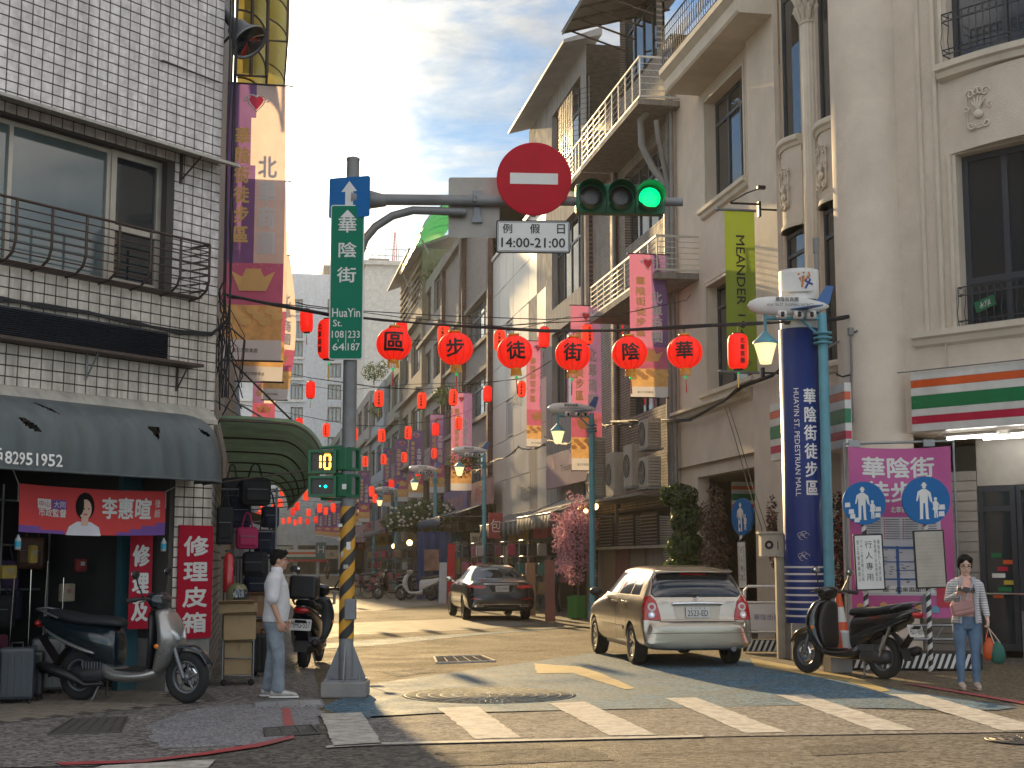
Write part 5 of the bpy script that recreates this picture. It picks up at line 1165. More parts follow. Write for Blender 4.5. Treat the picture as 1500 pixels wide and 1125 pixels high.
def round_lantern(label,p,ch,r=.245,rz=0):
 o=thing('round_lantern',label,'lantern',tuple(p),rz,GR)
 mb=MB(); n=96
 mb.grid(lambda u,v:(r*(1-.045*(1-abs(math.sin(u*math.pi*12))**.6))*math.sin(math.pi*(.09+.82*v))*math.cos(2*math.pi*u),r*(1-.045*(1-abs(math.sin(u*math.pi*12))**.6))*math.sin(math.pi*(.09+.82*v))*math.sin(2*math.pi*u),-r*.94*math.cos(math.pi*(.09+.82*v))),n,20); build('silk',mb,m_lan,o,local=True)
 for k in range(12):
  a=k*math.pi/6; mb=MB(); mb.tube([(r*.965*math.sin(math.pi*t)*math.cos(a),r*.965*math.sin(math.pi*t)*math.sin(a),-r*.945*math.cos(math.pi*t))for t in[.09+.82*q/12 for q in range(13)]],.0034,4); build('seam',mb,m_seam,o,local=True)
 mb=MB(); mb.lathe([(.075,.93*r),(.085,.95*r),(.085,r*1.03),(.03,r*1.05)],16); build('top_ring',mb,m_gp,o,local=True)
 mb=MB(); mb.lathe([(.07,-.9*r),(.078,-.96*r),(.078,-1.03*r),(.072,-1.05*r)],16)
 for k in range(20): a=k*math.pi/10; mb.tube([(.072*math.cos(a),.072*math.sin(a),-1.04*r),(.082*math.cos(a),.082*math.sin(a),-1.04*r-.075)],.009,4)
 build('fringe',mb,m_gp,o,local=True)
 mb=MB(); mb.ell((0,0,-1.05*r-.1),(.022,.022,.024),8,6); build('bead',mb,m_bead,o,local=True)
 mb=MB(); mb.tube([(0,0,-1.05*r-.1),(0,0,-1.05*r-.16),(0,0,-1.05*r-.34)],[.003,.008,.012],6); build('tassel',mb,m_tas,o,local=True)
 mb=MB(); mb.tube([(0,0,r*1.0),(0,0,r*1.0+.09)],.006,5); mb.tube([(-.02,0,r+.09),(.02,0,r+.09),(.02,0,r+.05)],.006,5); build('hook',mb,m_black,o,local=True)
 tb=sub_text(ch,.26,bold=.03,cuts=4)
 def sph(v):
  x,z=v.x,v.y; q=max(0.0,(r*1.025)**2-x*x-(z/.95)**2); return Vector((x,-math.sqrt(q)-.002,z))
 tb.v=[Vector((v.x,v.y,0))for v in tb.v]; curve_on(tb,sph); build('character',tb,m_ink,o,local=True)
 return o
for(u,v,ch,tl)in((577,504,'區','leftmost round red lantern bearing a black boxed character next to the green street sign'),(667,511,'步','second round red lantern from the left with a black character for step'),(754,516,'徒','third round red lantern from the left with a black character'),(839,519,'街','fourth round red lantern from the left with the black character for street'),(922,517,'陰','fifth round red lantern from the left in front of the near purple banner'),(1003,516,'華','rightmost round red lantern with a black character in front of the stucco wall')):
 p=rowp(u,v); yaw_to=-math.atan2(p.x,p.y); rl_=round_lantern(tl,p,ch,r=26.5*p.dot(FWD)/2080,rz=yaw_to+random.uniform(-.06,.14)); rl_.rotation_euler=(random.uniform(-.05,.05),random.uniform(-.07,.07),rl_.rotation_euler[2])
 top=min(mainp,key=lambda q:abs(q.x-p.x)).z
def long_lantern(label,p,r,h,m_,txt=True,tilt=0.0,spin=0.0,detail=True,proto={}):
 key=(round(r,3),m_.name,txt,detail)
 if key not in proto:
  o=thing('long_lantern',label,'lantern',(0,0,0),0,GL); n=24 if detail else 12
  mb=MB(); pr=long_prof(r,h)
  vs_=[[(q*(1-.04*(j%2))*math.cos(2*math.pi*j/n),q*(1-.04*(j%2))*math.sin(2*math.pi*j/n),z)for j in range(n)]for q,z in pr]
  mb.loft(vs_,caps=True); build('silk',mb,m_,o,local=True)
  if detail:
   mb=MB(); mb.lathe([(r*.5,h*.5),(r*.52,h*.53),(.001,h*.53)],12); mb.lathe([(r*.5,-h*.5),(r*.52,-h*.53),(.001,-h*.53)],12); mb.tube([(0,0,h*.53),(0,0,h*.53+.1)],.006,4); build('cap',mb,m_black,o,local=True)
   mb=MB(); mb.ell((0,0,-h*.53-.05),(.02,.02,.02),6,5); build('bead',mb,m_bead,o,local=True)
   mb=MB(); mb.tube([(0,0,-h*.53-.06),(0,0,-h*.53-.1),(0,0,-h*.53-.28)],[.003,.009,.01],5); build('tassel',mb,m_gp if txt else m_tas,o,local=True)
  else:
   mb=MB(); mb.tube([(0,0,h*.5),(0,0,h*.5+.12)],.01,4); build('hook',mb,m_black,o,local=True)
  if txt:
   tb=sub_text('北車商圈',h*.74,wd=h*.15,bold=.03,vertical=True,gap=.12,cuts=1)
   curve_on(tb,lambda v:Vector((v.x*.95,-math.sqrt(max(0,(r*1.015)**2-v.x**2))-.002,v.y))); build('characters',tb,m_ink,o,local=True)
  o.location=p; o.rotation_euler=(tilt,tilt*.6,spin-math.atan2(p[0],p[1])); proto[key]=o; return o
 o=copy_tree(proto[key],tuple(p),0,label); o.rotation_euler=(tilt,tilt*.6,spin-math.atan2(p[0],p[1])); return o
long_lantern('long red lantern with black characters in front of the olive green banner',rowp(1081,515),.165,.56,m_lan,True,spin=.45)
long_lantern('long red lantern half hidden behind the green street name sign',rowp(482,497),.165,.56,m_lan,True,spin=-.9)
rows=[(33.0,[(449,470,0),(588,487,0),(650,492,1),(732,499,1),(797,494,0),(860,490,1),(919,482,0)],'row behind the round lanterns',.155,.54),(43.0,[(455,571,0),(555,584,1),(618,587,1),(664,582,1),(714,577,0),(764,570,1)],'row just below them',.145,.52),(55.0,[(438,622,0),(478,630,1),(519,636,1),(559,638,1),(598,634,1),(638,629,0),(672,620,1)],'fourth row',.145,.52),(72.0,[(440,664,0),(535,676,1),(562,673,1),(592,670,1),(612,690,1),(636,664,1)],'fifth row',.15,.54)]
ords=['leftmost','second','third','fourth','fifth','sixth','seventh']
for ri,(Y,L,nm,r,h)in enumerate(rows):
 pts=[]
 for i,(u,v,tx)in enumerate(L):
  p=PY(u,v,Y+(u-450)*.01); kind_='scarlet lettered lantern' if tx else 'plain deep red lantern'
  pos=(ords[i]+(' from the left' if i else ''))if i<len(L)-1 else 'rightmost'
  long_lantern(f'{kind_}, {pos} in {nm}'.replace(',',''),p,r,h,m_lan2 if tx else m_lan,bool(tx),random.uniform(-.06,.06),random.uniform(-.5,.5)); pts.append(p+UP*(h*.53+.09))
 a=Vector((-.8,Y,pts[0].z+.45)); b=Vector((XR-.05,Y+4,pts[-1].z+.75))
 cable(f'black cable carrying the {nm} of long lanterns',[[a]+pts+[b],wob([a]+pts+[b],.03,ri)],.009)
far=0
for Y,zz in((84,6.2),(97,6.0),(112,6.2),(128,6.0),(143,6.3)):
 pts=[]; n=7
 for k in range(n):
  x=.6+k*1.25+random.uniform(-.2,.2); z=zz-.9*math.sin(math.pi*(k+.5)/n)+random.uniform(-.06,.06); far+=1
  p=Vector((x,Y,z)); long_lantern(f'tiny far red lantern {ords[k]} from left in the {["nearest", "second", "third", "fourth", "farthest"][min(4, int((Y - 80) / 14))]} distant row',p,.17,.6,m_lan2 if(k+int(Y))%3 else m_lan,False,random.uniform(-.1,.1),0,False); pts.append(p+UP*.42)
 cable(f'cable of the {["nearest", "second", "third", "fourth", "farthest"][min(4, int((Y - 80) / 14))]} row of tiny far lanterns',[[Vector((-.9,Y,zz+.8))]+pts+[Vector((XR,Y,zz+.8))]],.012)
q=[PX(u,v,9.75)for u,v in((895,618),(930,617),(950,618),(1010,615),(1060,588),(1085,566),(1130,550),(1145,540))]
cable('heavy drooping cable bundle along the stucco wall below the round lanterns',[q]+[wob(q,.03,30+k)for k in range(4)],.016)
q=[PX(1068,596,9.7),PX(1082,640,9.5),PX(1102,710,9.2),PX(1122,772,9.0),PX(1125,786,9.0)]
cable('two thin wires running down to the grey utility box',[q,[p+Vector((0,.25,.02))for p in q]],.008)
q=[rowp(u,v)for u,v in((1150,474),(1200,472),(1240,466),(1262,459),(1262,480),(1255,520),(1250,548),(1235,552),(1225,549))]
cable('black wire on the bracket fixed to the round pillar',[q,wob(q,.02,3)],.012)
q1=[PY(u,v,40)for u,v in((560,500),(660,497),(760,482),(870,455),(915,452))]; q2=[PY(u,v,60)for u,v in((420,560),(500,572),(600,563),(700,560),(840,548))]
cable('thin wire crossing behind the round lanterns high over the street',[q1],.009); cable('thin wire crossing over the far street',[q2],.012)

#  BANNERS
m_pink=mat('pink_cloth',(.62,.22,.36),.8,var=.06,transl=.35); m_cream=mat('cream_cloth',(.74,.60,.55),.8,var=.1,transl=.55); m_mag=mat('crimson_cloth',(.58,.14,.24),.8,var=.1,transl=.3)
m_gc=mat('gold_print',(.74,.44,.17),.8,var=.25,scale=8,transl=.3); m_wc=mat('white_cloth',(.72,.69,.68),.8,var=.05,transl=.3); m_gold2=mat('pale_gold_print',(.82,.55,.22),.8,var=.1,transl=.3); m_heart=mat('heart_red_print',(.62,.05,.10),.8,transl=.2)
def banner(label,c,w_,h_,kind=0,detail=2,bulge=.0,name='street_banner',group='purple street banners',yaw=0.0,pole=True):
 """c = centre; hangs facing -Y. kind 0: left half purple and right half cream; 1: pink left, purple right; 2: all purple"""
 o=thing(name,label,'banner',tuple(c),yaw,group); ph=random.uniform(0,6)
 def wv(x,y): return .02*math.sin(y*2.3+ph)*(1-abs(x)/w_)+.03*math.sin(x*5/w_+y*.8+ph)+bulge*math.sin(math.pi*(y/h_+.5))*(.5+x/w_)
 def P(x,y,off=0.0): return Vector((x+bulge*.9*math.sin(math.pi*(y/h_+.5))*(.5+x/w_),wv(x,y)-off,y))
 nx,ny=12,40; mb=MB()
 vs_=[P(w_*(i/nx-.5),h_*(j/ny-.5))for j in range(ny+1)for i in range(nx+1)]
 for j in range(ny):
  for i in range(nx):
   x=(i+.5)/nx; y=(j+.5)/ny; mi=0
   if y<.075: mi=4
   elif y<.20: mi=2
   elif y<.36: mi=3
   elif kind==0: mi=1 if x>.5+.05*math.sin(y*6)else 0
   elif kind==1: mi=1 if x<.55 and y>.36 else 0
   mb.mi=mi; k=j*(nx+1)+i; mb.m.append(mi); mb.sm.append(True); mb.f.append([k,k+1,k+nx+2,k+nx+1])
 mb.v=vs_; build('cloth',mb,[m_purple,m_cream if kind==0 else m_pink,m_gc,m_mag,m_wc],o,local=True)
 def put(tb,m_,nm,x,y,off=.006): tb.v=[P(v.x+x,v.y+y,off+v.z)for v in tb.v]; build(nm,tb,m_,o,local=True)
 if pole:
  mb=MB(); mb.tube([(-w_*.56,wv(0,h_/2),h_/2),(w_*.62,wv(0,h_/2),h_/2)],.014,6); mb.tube([P(-w_*.52,-h_/2),P(w_*.54,-h_/2)],.014,6); build('rod',mb,m_black,o,local=True)
 put(sub_text('華陰街徒步區',h_*.42,w_*.26,.03,True,.12,1 if detail>1 else 0),m_gold2,'yellow_characters',-w_*.22,h_*.13)
 put(sub_text('北車商圈',h_*.36,w_*.32,.035,True,.06,1 if detail>1 else 0),m_wc,'white_characters',w_*.2,h_*.06)
 tb=MB(); k=w_*.3
 pts=[(0,-.5),(-.28,-.15),(-.42,.12),(-.32,.3),(-.15,.32),(0,.2),(.15,.32),(.32,.3),(.42,.12),(.28,-.15)]; poly_in(tb,[(a*k,b*k)for a,b in pts],Matrix()); put(tb,m_heart,'heart_emblem',0,h_*.435,.008)
 tb=MB(); tb.tube([(-.6*k+.16*k*math.cos(a)*(1-a/9),.1*k+.16*k*math.sin(a)*(1-a/9),0)for a in[q*.6 for q in range(10)]],.012*w_,4); tb.tube([(-a*k*1.25,b*k*1.2,0)for a,b in pts],.014*w_,4,closed=True); tb.tube([(.6*k-.16*k*math.cos(a)*(1-a/9),.1*k+.16*k*math.sin(a)*(1-a/9),0)for a in[q*.6 for q in range(10)]],.012*w_,4); put(tb,m_wc,'emblem_outline',0,h_*.435,.006)
 tb=MB()
 for q in range(9): x=w_*(-.42+.84*((q*5)%9)/8); y=-h_*(.36-.02*(q%3)); disc(tb,(x,y),w_*.1,Matrix(),n=14,r2=w_*.07)
 tb2=MB(); poly_in(tb2,[(-w_*.36,h_*.02),(-w_*.18,-h_*.0),(-w_*.12,h_*.03),(w_*.12,h_*.03),(w_*.18,0),(w_*.36,h_*.02),(w_*.22,-h_*.05),(-w_*.22,-h_*.05)],Matrix())
 put(tb,m_gold2,'gold_coins',0,0,.01); put(tb2,m_gold2,'gold_ingot',0,-h_*.2,.01)
 if detail>1:
  tb=sub_text('臺北市商業處',h_*.016,w_*.42,cuts=0); put(tb,m_ink,'small_print',-w_*.1,-h_*.462)
  tb=MB()
  for q in range(26): disc(tb,(random.uniform(-.45,.45)*w_,random.uniform(-.17,-.10)*h_),w_*.008,Matrix(),n=6)
  put(tb,m_gold2,'gold_flecks',0,0)
 return o
def bn(label,u0,u1,v0,v1,Y,kind,detail=2,bulge=0.0):
 a=PY(u0,v0,Y); b=PY(u1,v1,Y); return banner(label,(a+b)/2,b.x-a.x,a.z-b.z,kind,detail,bulge)
bn('big sunlit purple and cream street banner hanging from the left corner building',333,411,121,530,21.0,0,2,.02)
bn('second purple street banner lower behind the big one on the left',352,413,262,560,21.8,0,2,.05)
bn('bulging purple and pink street banner farther along the left facade',388,420,372,586,29.0,0,2,.18)
bn('small orange street banner above the green corrugated awning',372,402,500,640,33.0,0,1,.0)
bn('nearest pink and purple street banner on the right behind the fifth round lantern',922,978,371,583,31.0,1,2,.05)
bn('pink and purple street banner behind the fourth round lantern',836,882,447,690,38.0,1,2)
bn('pink and purple street banner beside the white panelled building',771,806,499,655,49.0,1,2)
bn('purple street banner right of the middle lantern row',661,691,575,719,61.0,1,1)
for i,(u0,u1,v0,v1,Y,kd,nm)in enumerate(((630,651,607,722,74,2,'with a red lantern before it'),(599,620,631,729,82,2,'between two lamp posts'),(578,600,643,735,92,2,'beside the far planted balcony'),(562,581,657,742,100,2,'overlapping the pale blue house'),(526,541,690,765,96,2,'just right of the signal pole'),(518,530,700,770,108,2,'close to the signal pole and lower'),(486,500,738,790,118,2,'far off left of the signal pole'),(474,486,742,788,126,2,'second left of the signal pole'),(462,473,745,786,134,2,'third left of the signal pole'))):
 bn('distant purple street banner '+nm,u0,u1,v0,v1,Y,kd,1)
m_oliv=mat('olive_green_cloth',(.22,.30,.035),.75,var=.06,transl=.25)
Y=25.6; a=PY(1061,308,Y); b=PY(1110,546,Y); w_=b.x-a.x; h_=a.z-b.z
o=thing('hotel_banner','long olive green banner with black sideways lettering hanging on the stucco wall','banner',tuple((a+b)/2))
mb=MB(); mb.grid(lambda u,v:(w_*(u-.5),.012*math.sin(u*9),h_*(v-.5)),12,4); build('cloth',mb,m_oliv,o,local=True)
F=frame((0,-.02,0),(1,0,0),UP)
for s,y,L,hh_,fb in(('MEANDER',h_*.13,h_*.43,w_*.28,.02),('1948',-h_*.245,h_*.2,w_*.24,0)):
 lettering(s,F@Matrix.Translation((w_*.0,y,0))@Matrix.Rotation(-math.pi/2,4,'Z'),hh_,m_ink,o,wd=L,bold=fb,local=True)
mb=MB(); mb.tube([(w_*.1,-.02,-h_*.36),(w_*.2,-.02,-h_*.39),(w_*.12,-.02,-h_*.42),(w_*.28,-.02,-h_*.44),(w_*.2,-.02,-h_*.46)],.008,4); build('flourish',mb,m_ink,o,local=True)
mb=MB();
for zz in(h_/2+.015,-h_/2): mb=MB(); mb.tube([(-w_/2-.12,0,zz),(w_/2+.03,0,zz)],.028,8); mb.ell((-w_/2-.14,0,zz),(.045,.045,.045),8,6); build('rod',mb,m_steel,o,local=True)
mb=MB(); mb.tube([(w_*.5-.5,0,h_/2+.15),(w_/2+.12,0,h_/2+.15)],.022,6); mb.box((w_/2+.1,0,h_/2+.05),(.05,.1,.3)); mb.box((w_/2+.1,0,-h_/2),(.05,.1,.2)); mb.tube([(w_/2+.1,0,h_/2+.05),(w_/2+.7,0,h_/2+.05)],.02,5); mb.tube([(w_/2+.1,0,-h_/2),(w_/2+.7,0,-h_/2)],.02,5); build('wall_bracket',mb,m_black,o,local=True)
mb=MB(); mb.tube([(-.2,0,h_/2+.15),(.1,-.15,h_/2+.32),(.3,-.3,h_/2+.38)],.014,6); mb.box((.34,-.3,h_/2+.40),(.16,.1,.07),bev=.01); build('spot_lamp',mb,m_black,o,local=True)

#  BLUE GATE COLUMN AND AEROPLANE LAMP POSTS
m_navy=mat('navy_enamel',(.006,.03,.17),.4,spec=.25,var=.08,dirt=.15); m_cyan=mat('light_blue_post_paint',(.10,.33,.42),.5,dirt=.35); m_lit=mat('warm_lamp_glass',(.8,.7,.4),.4,var=0,emit=(1,.78,.36),estr=.36)
BX,BY,BR=8.75,21.7,.345
bz=lambda v: PP(1178,v,(BX,BY,0),FWD).z
gc=thing('gate_column','tall navy blue round column with vertical white lettering at the entrance of the street','column',(BX,BY,0))
z0,z1=bz(912),bz(484)
mb=MB(); mb.lathe([(BR,z0),(BR,z1),(.001,z1+.001)],48); build('shaft',mb,m_navy,gc,local=True)
mb=MB(); mb.box((0,0,z0/2),(.62,.62,z0),bev=.01,M=Matrix.Rotation(-YAW,4,'Z')); build('plinth',mb,m_conc,gc,local=True)
mb=MB(); mb.lathe([(BR+.02,z1-.02),(BR+.02,z1+.0)],40)
sz1,sz0=bz(475),bz(440)
mb=MB(); mb.lathe([(BR*.93,z1),(BR*.93,bz(398)),(.001,bz(398))],40); build('cap_drum',mb,m_white,gc,local=True)
for k in range(4): z=sz1+(sz0-sz1)*(k+.3)/4; mb=MB(); mb.lathe([(BR*.945,z),(BR*.945,z+.045)],40); build('cap_band',mb,m_navy,gc,local=True)
for k in range(8): z=bz(903)+(bz(832)-bz(903))*k/7; mb=MB(); mb.lathe([(BR+.003,z),(BR+.003,z+.03)],40); build('white_band',mb,m_sgn_w,gc,local=True)
def on_cyl(tb,r,a0):
 return curve_on(tb,lambda v:Vector((r*math.sin(a0+v.x/r),-r*math.cos(a0+v.x/r),v.y)))
yawc=math.atan2(BX,BY)
def colo(tb,m_,nm,x,z): tb.v=[v+Vector((x,z,0))for v in tb.v]; on_cyl(tb,BR+.004,0); tb.v=[Matrix.Rotation(-yawc,3,'Z')@v for v in tb.v]; build(nm,tb,m_,gc,local=True)
colo(sub_text('華陰街徒步區',bz(572)-bz(728),.22,.02,True,.12,1),m_wtxt,'characters',.13,(bz(572)+bz(728))/2)
tb=sub_text('HUAYIN ST. PEDESTRIAN MALL',.085,bz(572)-bz(728),0,cuts=1); tb.v=[Vector((v.y,-v.x,0))for v in tb.v]; colo(tb,m_wtxt,'lettering',-.09,(bz(572)+bz(728))/2)
for zc2 in(bz(785),bz(815)):
 tb=MB();
 for q in range(4): a=q*1.4; tb.tube([(.05*math.cos(a)+.045*math.cos(t)-.03,.03*math.sin(a)+.04*math.sin(t),0)for t in[k*.7 for k in range(8)]],.004,4)
 colo(tb,m_sgn_w,'graffiti',0,zc2)
mb=MB(Matrix.Rotation(-yawc,4,'Z')); mb.box((-.02,-BR*.93-.02,bz(418)),(.5,.03,.34),bev=.01); build('cap_panel',mb,m_sgn_w,gc,local=True)
CPF=Matrix.Rotation(-yawc,4,'Z')@frame((.08,-BR*.93-.04,bz(418)),(1,0,0),UP)
for pts,m_,nm_ in(([(-.03,-.10),(.0,.09),(-.07,.05),(-.03,-.02),(.10,.10)],mat('emblem_orange',(.6,.2,.03),.5),'orange_stroke'),([(.02,-.12),(.10,.02),(.06,.08),(.03,.0),(.14,-.06)],mat('emblem_blue',(.03,.06,.3),.5),'blue_stroke')): mb=MB(CPF); mb.tube([(a,b,0)for a,b in pts],.016,6); build(nm_,mb,m_,gc,local=True)
mb=MB(CPF);
for a,b in((-.08,.12),(.0,.14),(.08,.13)): mb.ell((a,b,0),(.018,.018,.008),8,6)
build('orange_dots',mb,mat('emblem_orange',(.6,.2,.03),.5),gc,local=True)
def plane_lamp():
 o=thing('aeroplane_street_lamp','','street lamp',(0,0,0),0,'light blue street lamps topped by a small aeroplane')
 mb=MB(); mb.lathe([(.13,0),(.13,.25),(.085,.32),(.08,4.9),(.07,5.5),(.001,5.52)],18); build('post',mb,m_cyan,o,local=True)
 for z in(5.02,5.1,5.18): mb=MB(); mb.lathe([(.08,z-.02),(.15,z-.015),(.15,z+.015),(.08,z+.02)],18); build('collar',mb,m_cyan,o,local=True)
 mb=MB(); mb.tube([(0,0,5.42),(-.95,0,5.42)],.035,8); mb.tube([(0,0,5.1),(-.35,0,5.4)],.02,6); mb.tube([(-.93,0,5.5),(-.93,0,5.22)],.03,8); build('arm',mb,m_cyan,o,local=True)
 mb=MB(); mb.lathe([(.02,5.22),(.05,5.18),(.17,5.06),(.2,5.03),(.2,5.0)],20,M=Matrix.Translation((-.93,0,0))); build('lamp_shade',mb,m_cyan,o,local=True)
 mb=MB(); mb.lathe([(.18,5.0),(.15,4.9),(.1,4.72),(.09,4.68),(.001,4.68)],20,M=Matrix.Translation((-.93,0,0))); build('lamp_glass',mb,m_lit,o,local=True)
 F=Matrix.Translation((-.55,0,5.62))@Matrix.Rotation(R(90),4,'Y')
 mb=MB(); mb.lathe([(.001,-.66),(.07,-.62),(.13,-.5),(.155,-.3),(.155,.15),(.12,.35),(.06,.58),(.02,.66),(.001,.67)],20,M=F@Matrix.Scale(.8,4,(0,1,0))); pl_=build('aeroplane_body',mb,m_sgn_w,o,local=True)
 mb=MB();
 for sy in(-1,1):
  mb.loft([[(x,y,5.56+z)for x,z in((-.6,0),(-.3,.02),(-.3,-.02),(-.6,-.015))]if y==0 else[(x,y,5.54+z)for x,z in((-.25,0),(-.12,.01),(-.12,-.01),(-.25,-.01))]for y in(0,sy*.55)],sm=False)
 mb.add([(-.1,-.012,5.68),(.12,-.012,5.66),(.2,-.012,5.95),(.08,-.012,5.96),(-.1,.012,5.68),(.12,.012,5.66),(.2,.012,5.95),(.08,.012,5.96)],[(0,1,2,3),(7,6,5,4),(0,4,5,1),(1,5,6,2),(2,6,7,3),(3,7,4,0)]); build('wing',mb,mat('plane_blue',(.03,.12,.35),.4),o,local=True)
 for x in(-.62,-.35,-.15):
  for sy in(-1,): mb=MB(); mb.lathe([(.001,0),(.07,0),(.07,.14),(.001,.14)],12,M=Matrix.Translation((x,sy*.16,5.45))@Matrix.Rotation(R(-90),4,'Y')); build('engine',mb,m_sgn_w,o,local=True)
  mb=MB(); disc(mb,(0,0),.05,frame((x-.09,-.232,5.45),(1,0,0),UP),n=12); mb2=MB(); mb2.ell((x-.07,-.215,5.45),(.045,.02,.045),10,6); build('engine_mouth',mb2,m_ink,o,local=True)
 lettering('華陰街商圈',frame((-.6,-.165,5.70),(1,0,0),UP),.07,m_ink,o,bold=.02,local=True)
 lettering('HUA YIN ST. SHOPPING DISTRICT',frame((-.55,-.166,5.61),(1,0,0),UP),.045,m_ink,o,wd=.75,local=True)
 return o
def at_depth(u,X): d=ray(u,822); t=X/d.x; return(X,d.y*t)
ap=plane_lamp(); x,y=at_depth(1214,8.95); ap.location=(x,y,0); ap.rotation_euler=(0,0,-.14); ap['label']='nearest light blue street lamp with aeroplane beside the navy column'
for(u,X,lab)in((868,8.95,'light blue street lamp with aeroplane by the pink blossom tree'),(709,8.45,'light blue street lamp with aeroplane in front of the white panelled building'),(637,8.0,'light blue street lamp with aeroplane above the flowering bush'),(579,8.1,'distant light blue street lamp beyond the flowering bush'),(547,8.2,'farthest light blue street lamp right of the signal pole')):
 x,y=at_depth(u,X); copy_tree(ap,(x,y,0),.0,lab)
mb=MB(); x,y=at_depth(1208,9.25); mb.tube([(x,y,5.4),(x,y,6.75)],.045,8); mb.tube([(x,y,6.7),(x,y,6.95)],.06,8); mb.tube([(x,y,5.0),(x+.35,y-.1,5.2),(10.0-.3,21.6,5.3)],.02,6)
build('conduit_mast',mb,m_pipe,None,label='thin grey conduit mast rising behind the nearest light blue lamp',cat='pole',origin=(x,y,5.0))

#  VEHICLES
def fill_poly(poly,maxlen=.06,holes=None):
 bm=bmesh.new(); vs=[bm.verts.new((p[0],p[1],0))for p in poly]; bm.faces.new(vs); bmesh.ops.triangulate(bm,faces=bm.faces[:])
 for _ in range(7):
  es=[e for e in bm.edges if e.calc_length()>maxlen]
  if not es: break
  bmesh.ops.subdivide_edges(bm,edges=es,cuts=1); bmesh.ops.triangulate(bm,faces=[f for f in bm.faces if len(f.verts)>3])
 bm.verts.index_update(); r=([v.co.copy()for v in bm.verts],[[v.index for v in f.verts]for f in bm.faces]); bm.free(); return r
def proj(bv,poly,F,off=.004,maxlen=.05,dist=3.0,mb=None,sm=True):
 """lay a flat outline (in frame F, z pointing out) onto the body"""
 vs,fs=fill_poly(poly,maxlen); mb=mb or MB(); nz=Vector((F[0][2],F[1][2],F[2][2])); o=[]; ok=[]
 for v in vs:
  p=F@v; h=bv.ray_cast(p+nz*dist,-nz,dist*2); o.append(h[0]+nz*off if h[0]is not None else None)
 fs=[f for f in fs if all(o[i]is not None for i in f)]
 o=[q if q is not None else Vector()for q in o]; mb.add(o,fs,None,sm); return mb
def strip(a,b,w_=.008):
 a=Vector((a[0],a[1])); b=Vector((b[0],b[1])); n=Vector((-(b-a).y,(b-a).x)).normalized()*w_/2; return[tuple(a-n),tuple(b-n),tuple(b+n),tuple(a+n)]
def car_body(st,arches,ar,W2):
 """st: (x, half width, z bottom, z belt, half width of the roof, z top)"""
 rings=[]
 for x,w_,zb,zt_,wr,zr in st:
  zm=zb+(zt_-zb)*.45
  half=[(0,zb),(w_*.8,zb),(w_*.97,zb+.06),(w_,zm),(w_*.985,zt_-.08),(w_*.94,zt_),(wr+(w_*.94-wr)*.45,zt_+(zr-zt_)*.5),(wr,zt_+(zr-zt_)*.86),(wr*.8,zr-.01*(zr-zt_)),(wr*.4,zr),(0,zr+.004)]
  rings.append([(x,y,z)for y,z in half]+[(x,-y,z)for y,z in half[-2:0:-1]])
 mb=MB(); mb.loft(rings); me=bpy.data.meshes.new('tmp'); me.from_pydata([tuple(v)for v in mb.v],[],mb.f); o=bpy.data.objects.new('tmp',me); COL.objects.link(o)
 s=o.modifiers.new('s','SUBSURF'); s.levels=2; s.render_levels=2; cs=[]
 for ax in arches:
  c=MB(); c.lathe([(.001,-W2*2),(ar,-W2*2),(ar,W2*2),(.001,W2*2)],36,M=Matrix.Translation((ax,0,.31))@Matrix.Rotation(R(90),4,'X'))
  for sy in(1,-1):
   c=MB(); c.lathe([(.001,0),(ar,0),(ar,.6),(.001,.6)],40,M=Matrix.Translation((ax,sy*(W2-.26),.31))@Matrix.Rotation(R(-90*sy),4,'X'))
   m2=bpy.data.meshes.new('c'); m2.from_pydata([tuple(v)for v in c.v],[],c.f); bm=bmesh.new(); bm.from_mesh(m2); bmesh.ops.remove_doubles(bm,verts=bm.verts,dist=.002); bmesh.ops.recalc_face_normals(bm,faces=bm.faces); bm.to_mesh(m2); bm.free()
   co=bpy.data.objects.new('c',m2); COL.objects.link(co); b=o.modifiers.new('b','BOOLEAN'); b.object=co; b.operation='DIFFERENCE'; b.solver='EXACT'; cs.append(co)
 bpy.context.view_layer.update(); dg=bpy.context.evaluated_depsgraph_get(); ev=bpy.data.meshes.new_from_object(o.evaluated_get(dg),depsgraph=dg)
 r=MB(); r.v=[v.co.copy()for v in ev.vertices]; r.f=[list(p.vertices)for p in ev.polygons]; r.m=[0]*len(r.f); r.sm=[True]*len(r.f)
 for q in[o]+cs: bpy.data.objects.remove(q)
 return r
def smooth_angle(o,a=35):
 me=o.data
 try: me.shade_auto_smooth=True
 except Exception: pass
 bm=bmesh.new(); bm.from_mesh(me)
 for e in bm.edges:
  if len(e.link_faces)==2 and e.calc_face_angle(0)>R(a): e.smooth=False
 bm.to_mesh(me); bm.free()
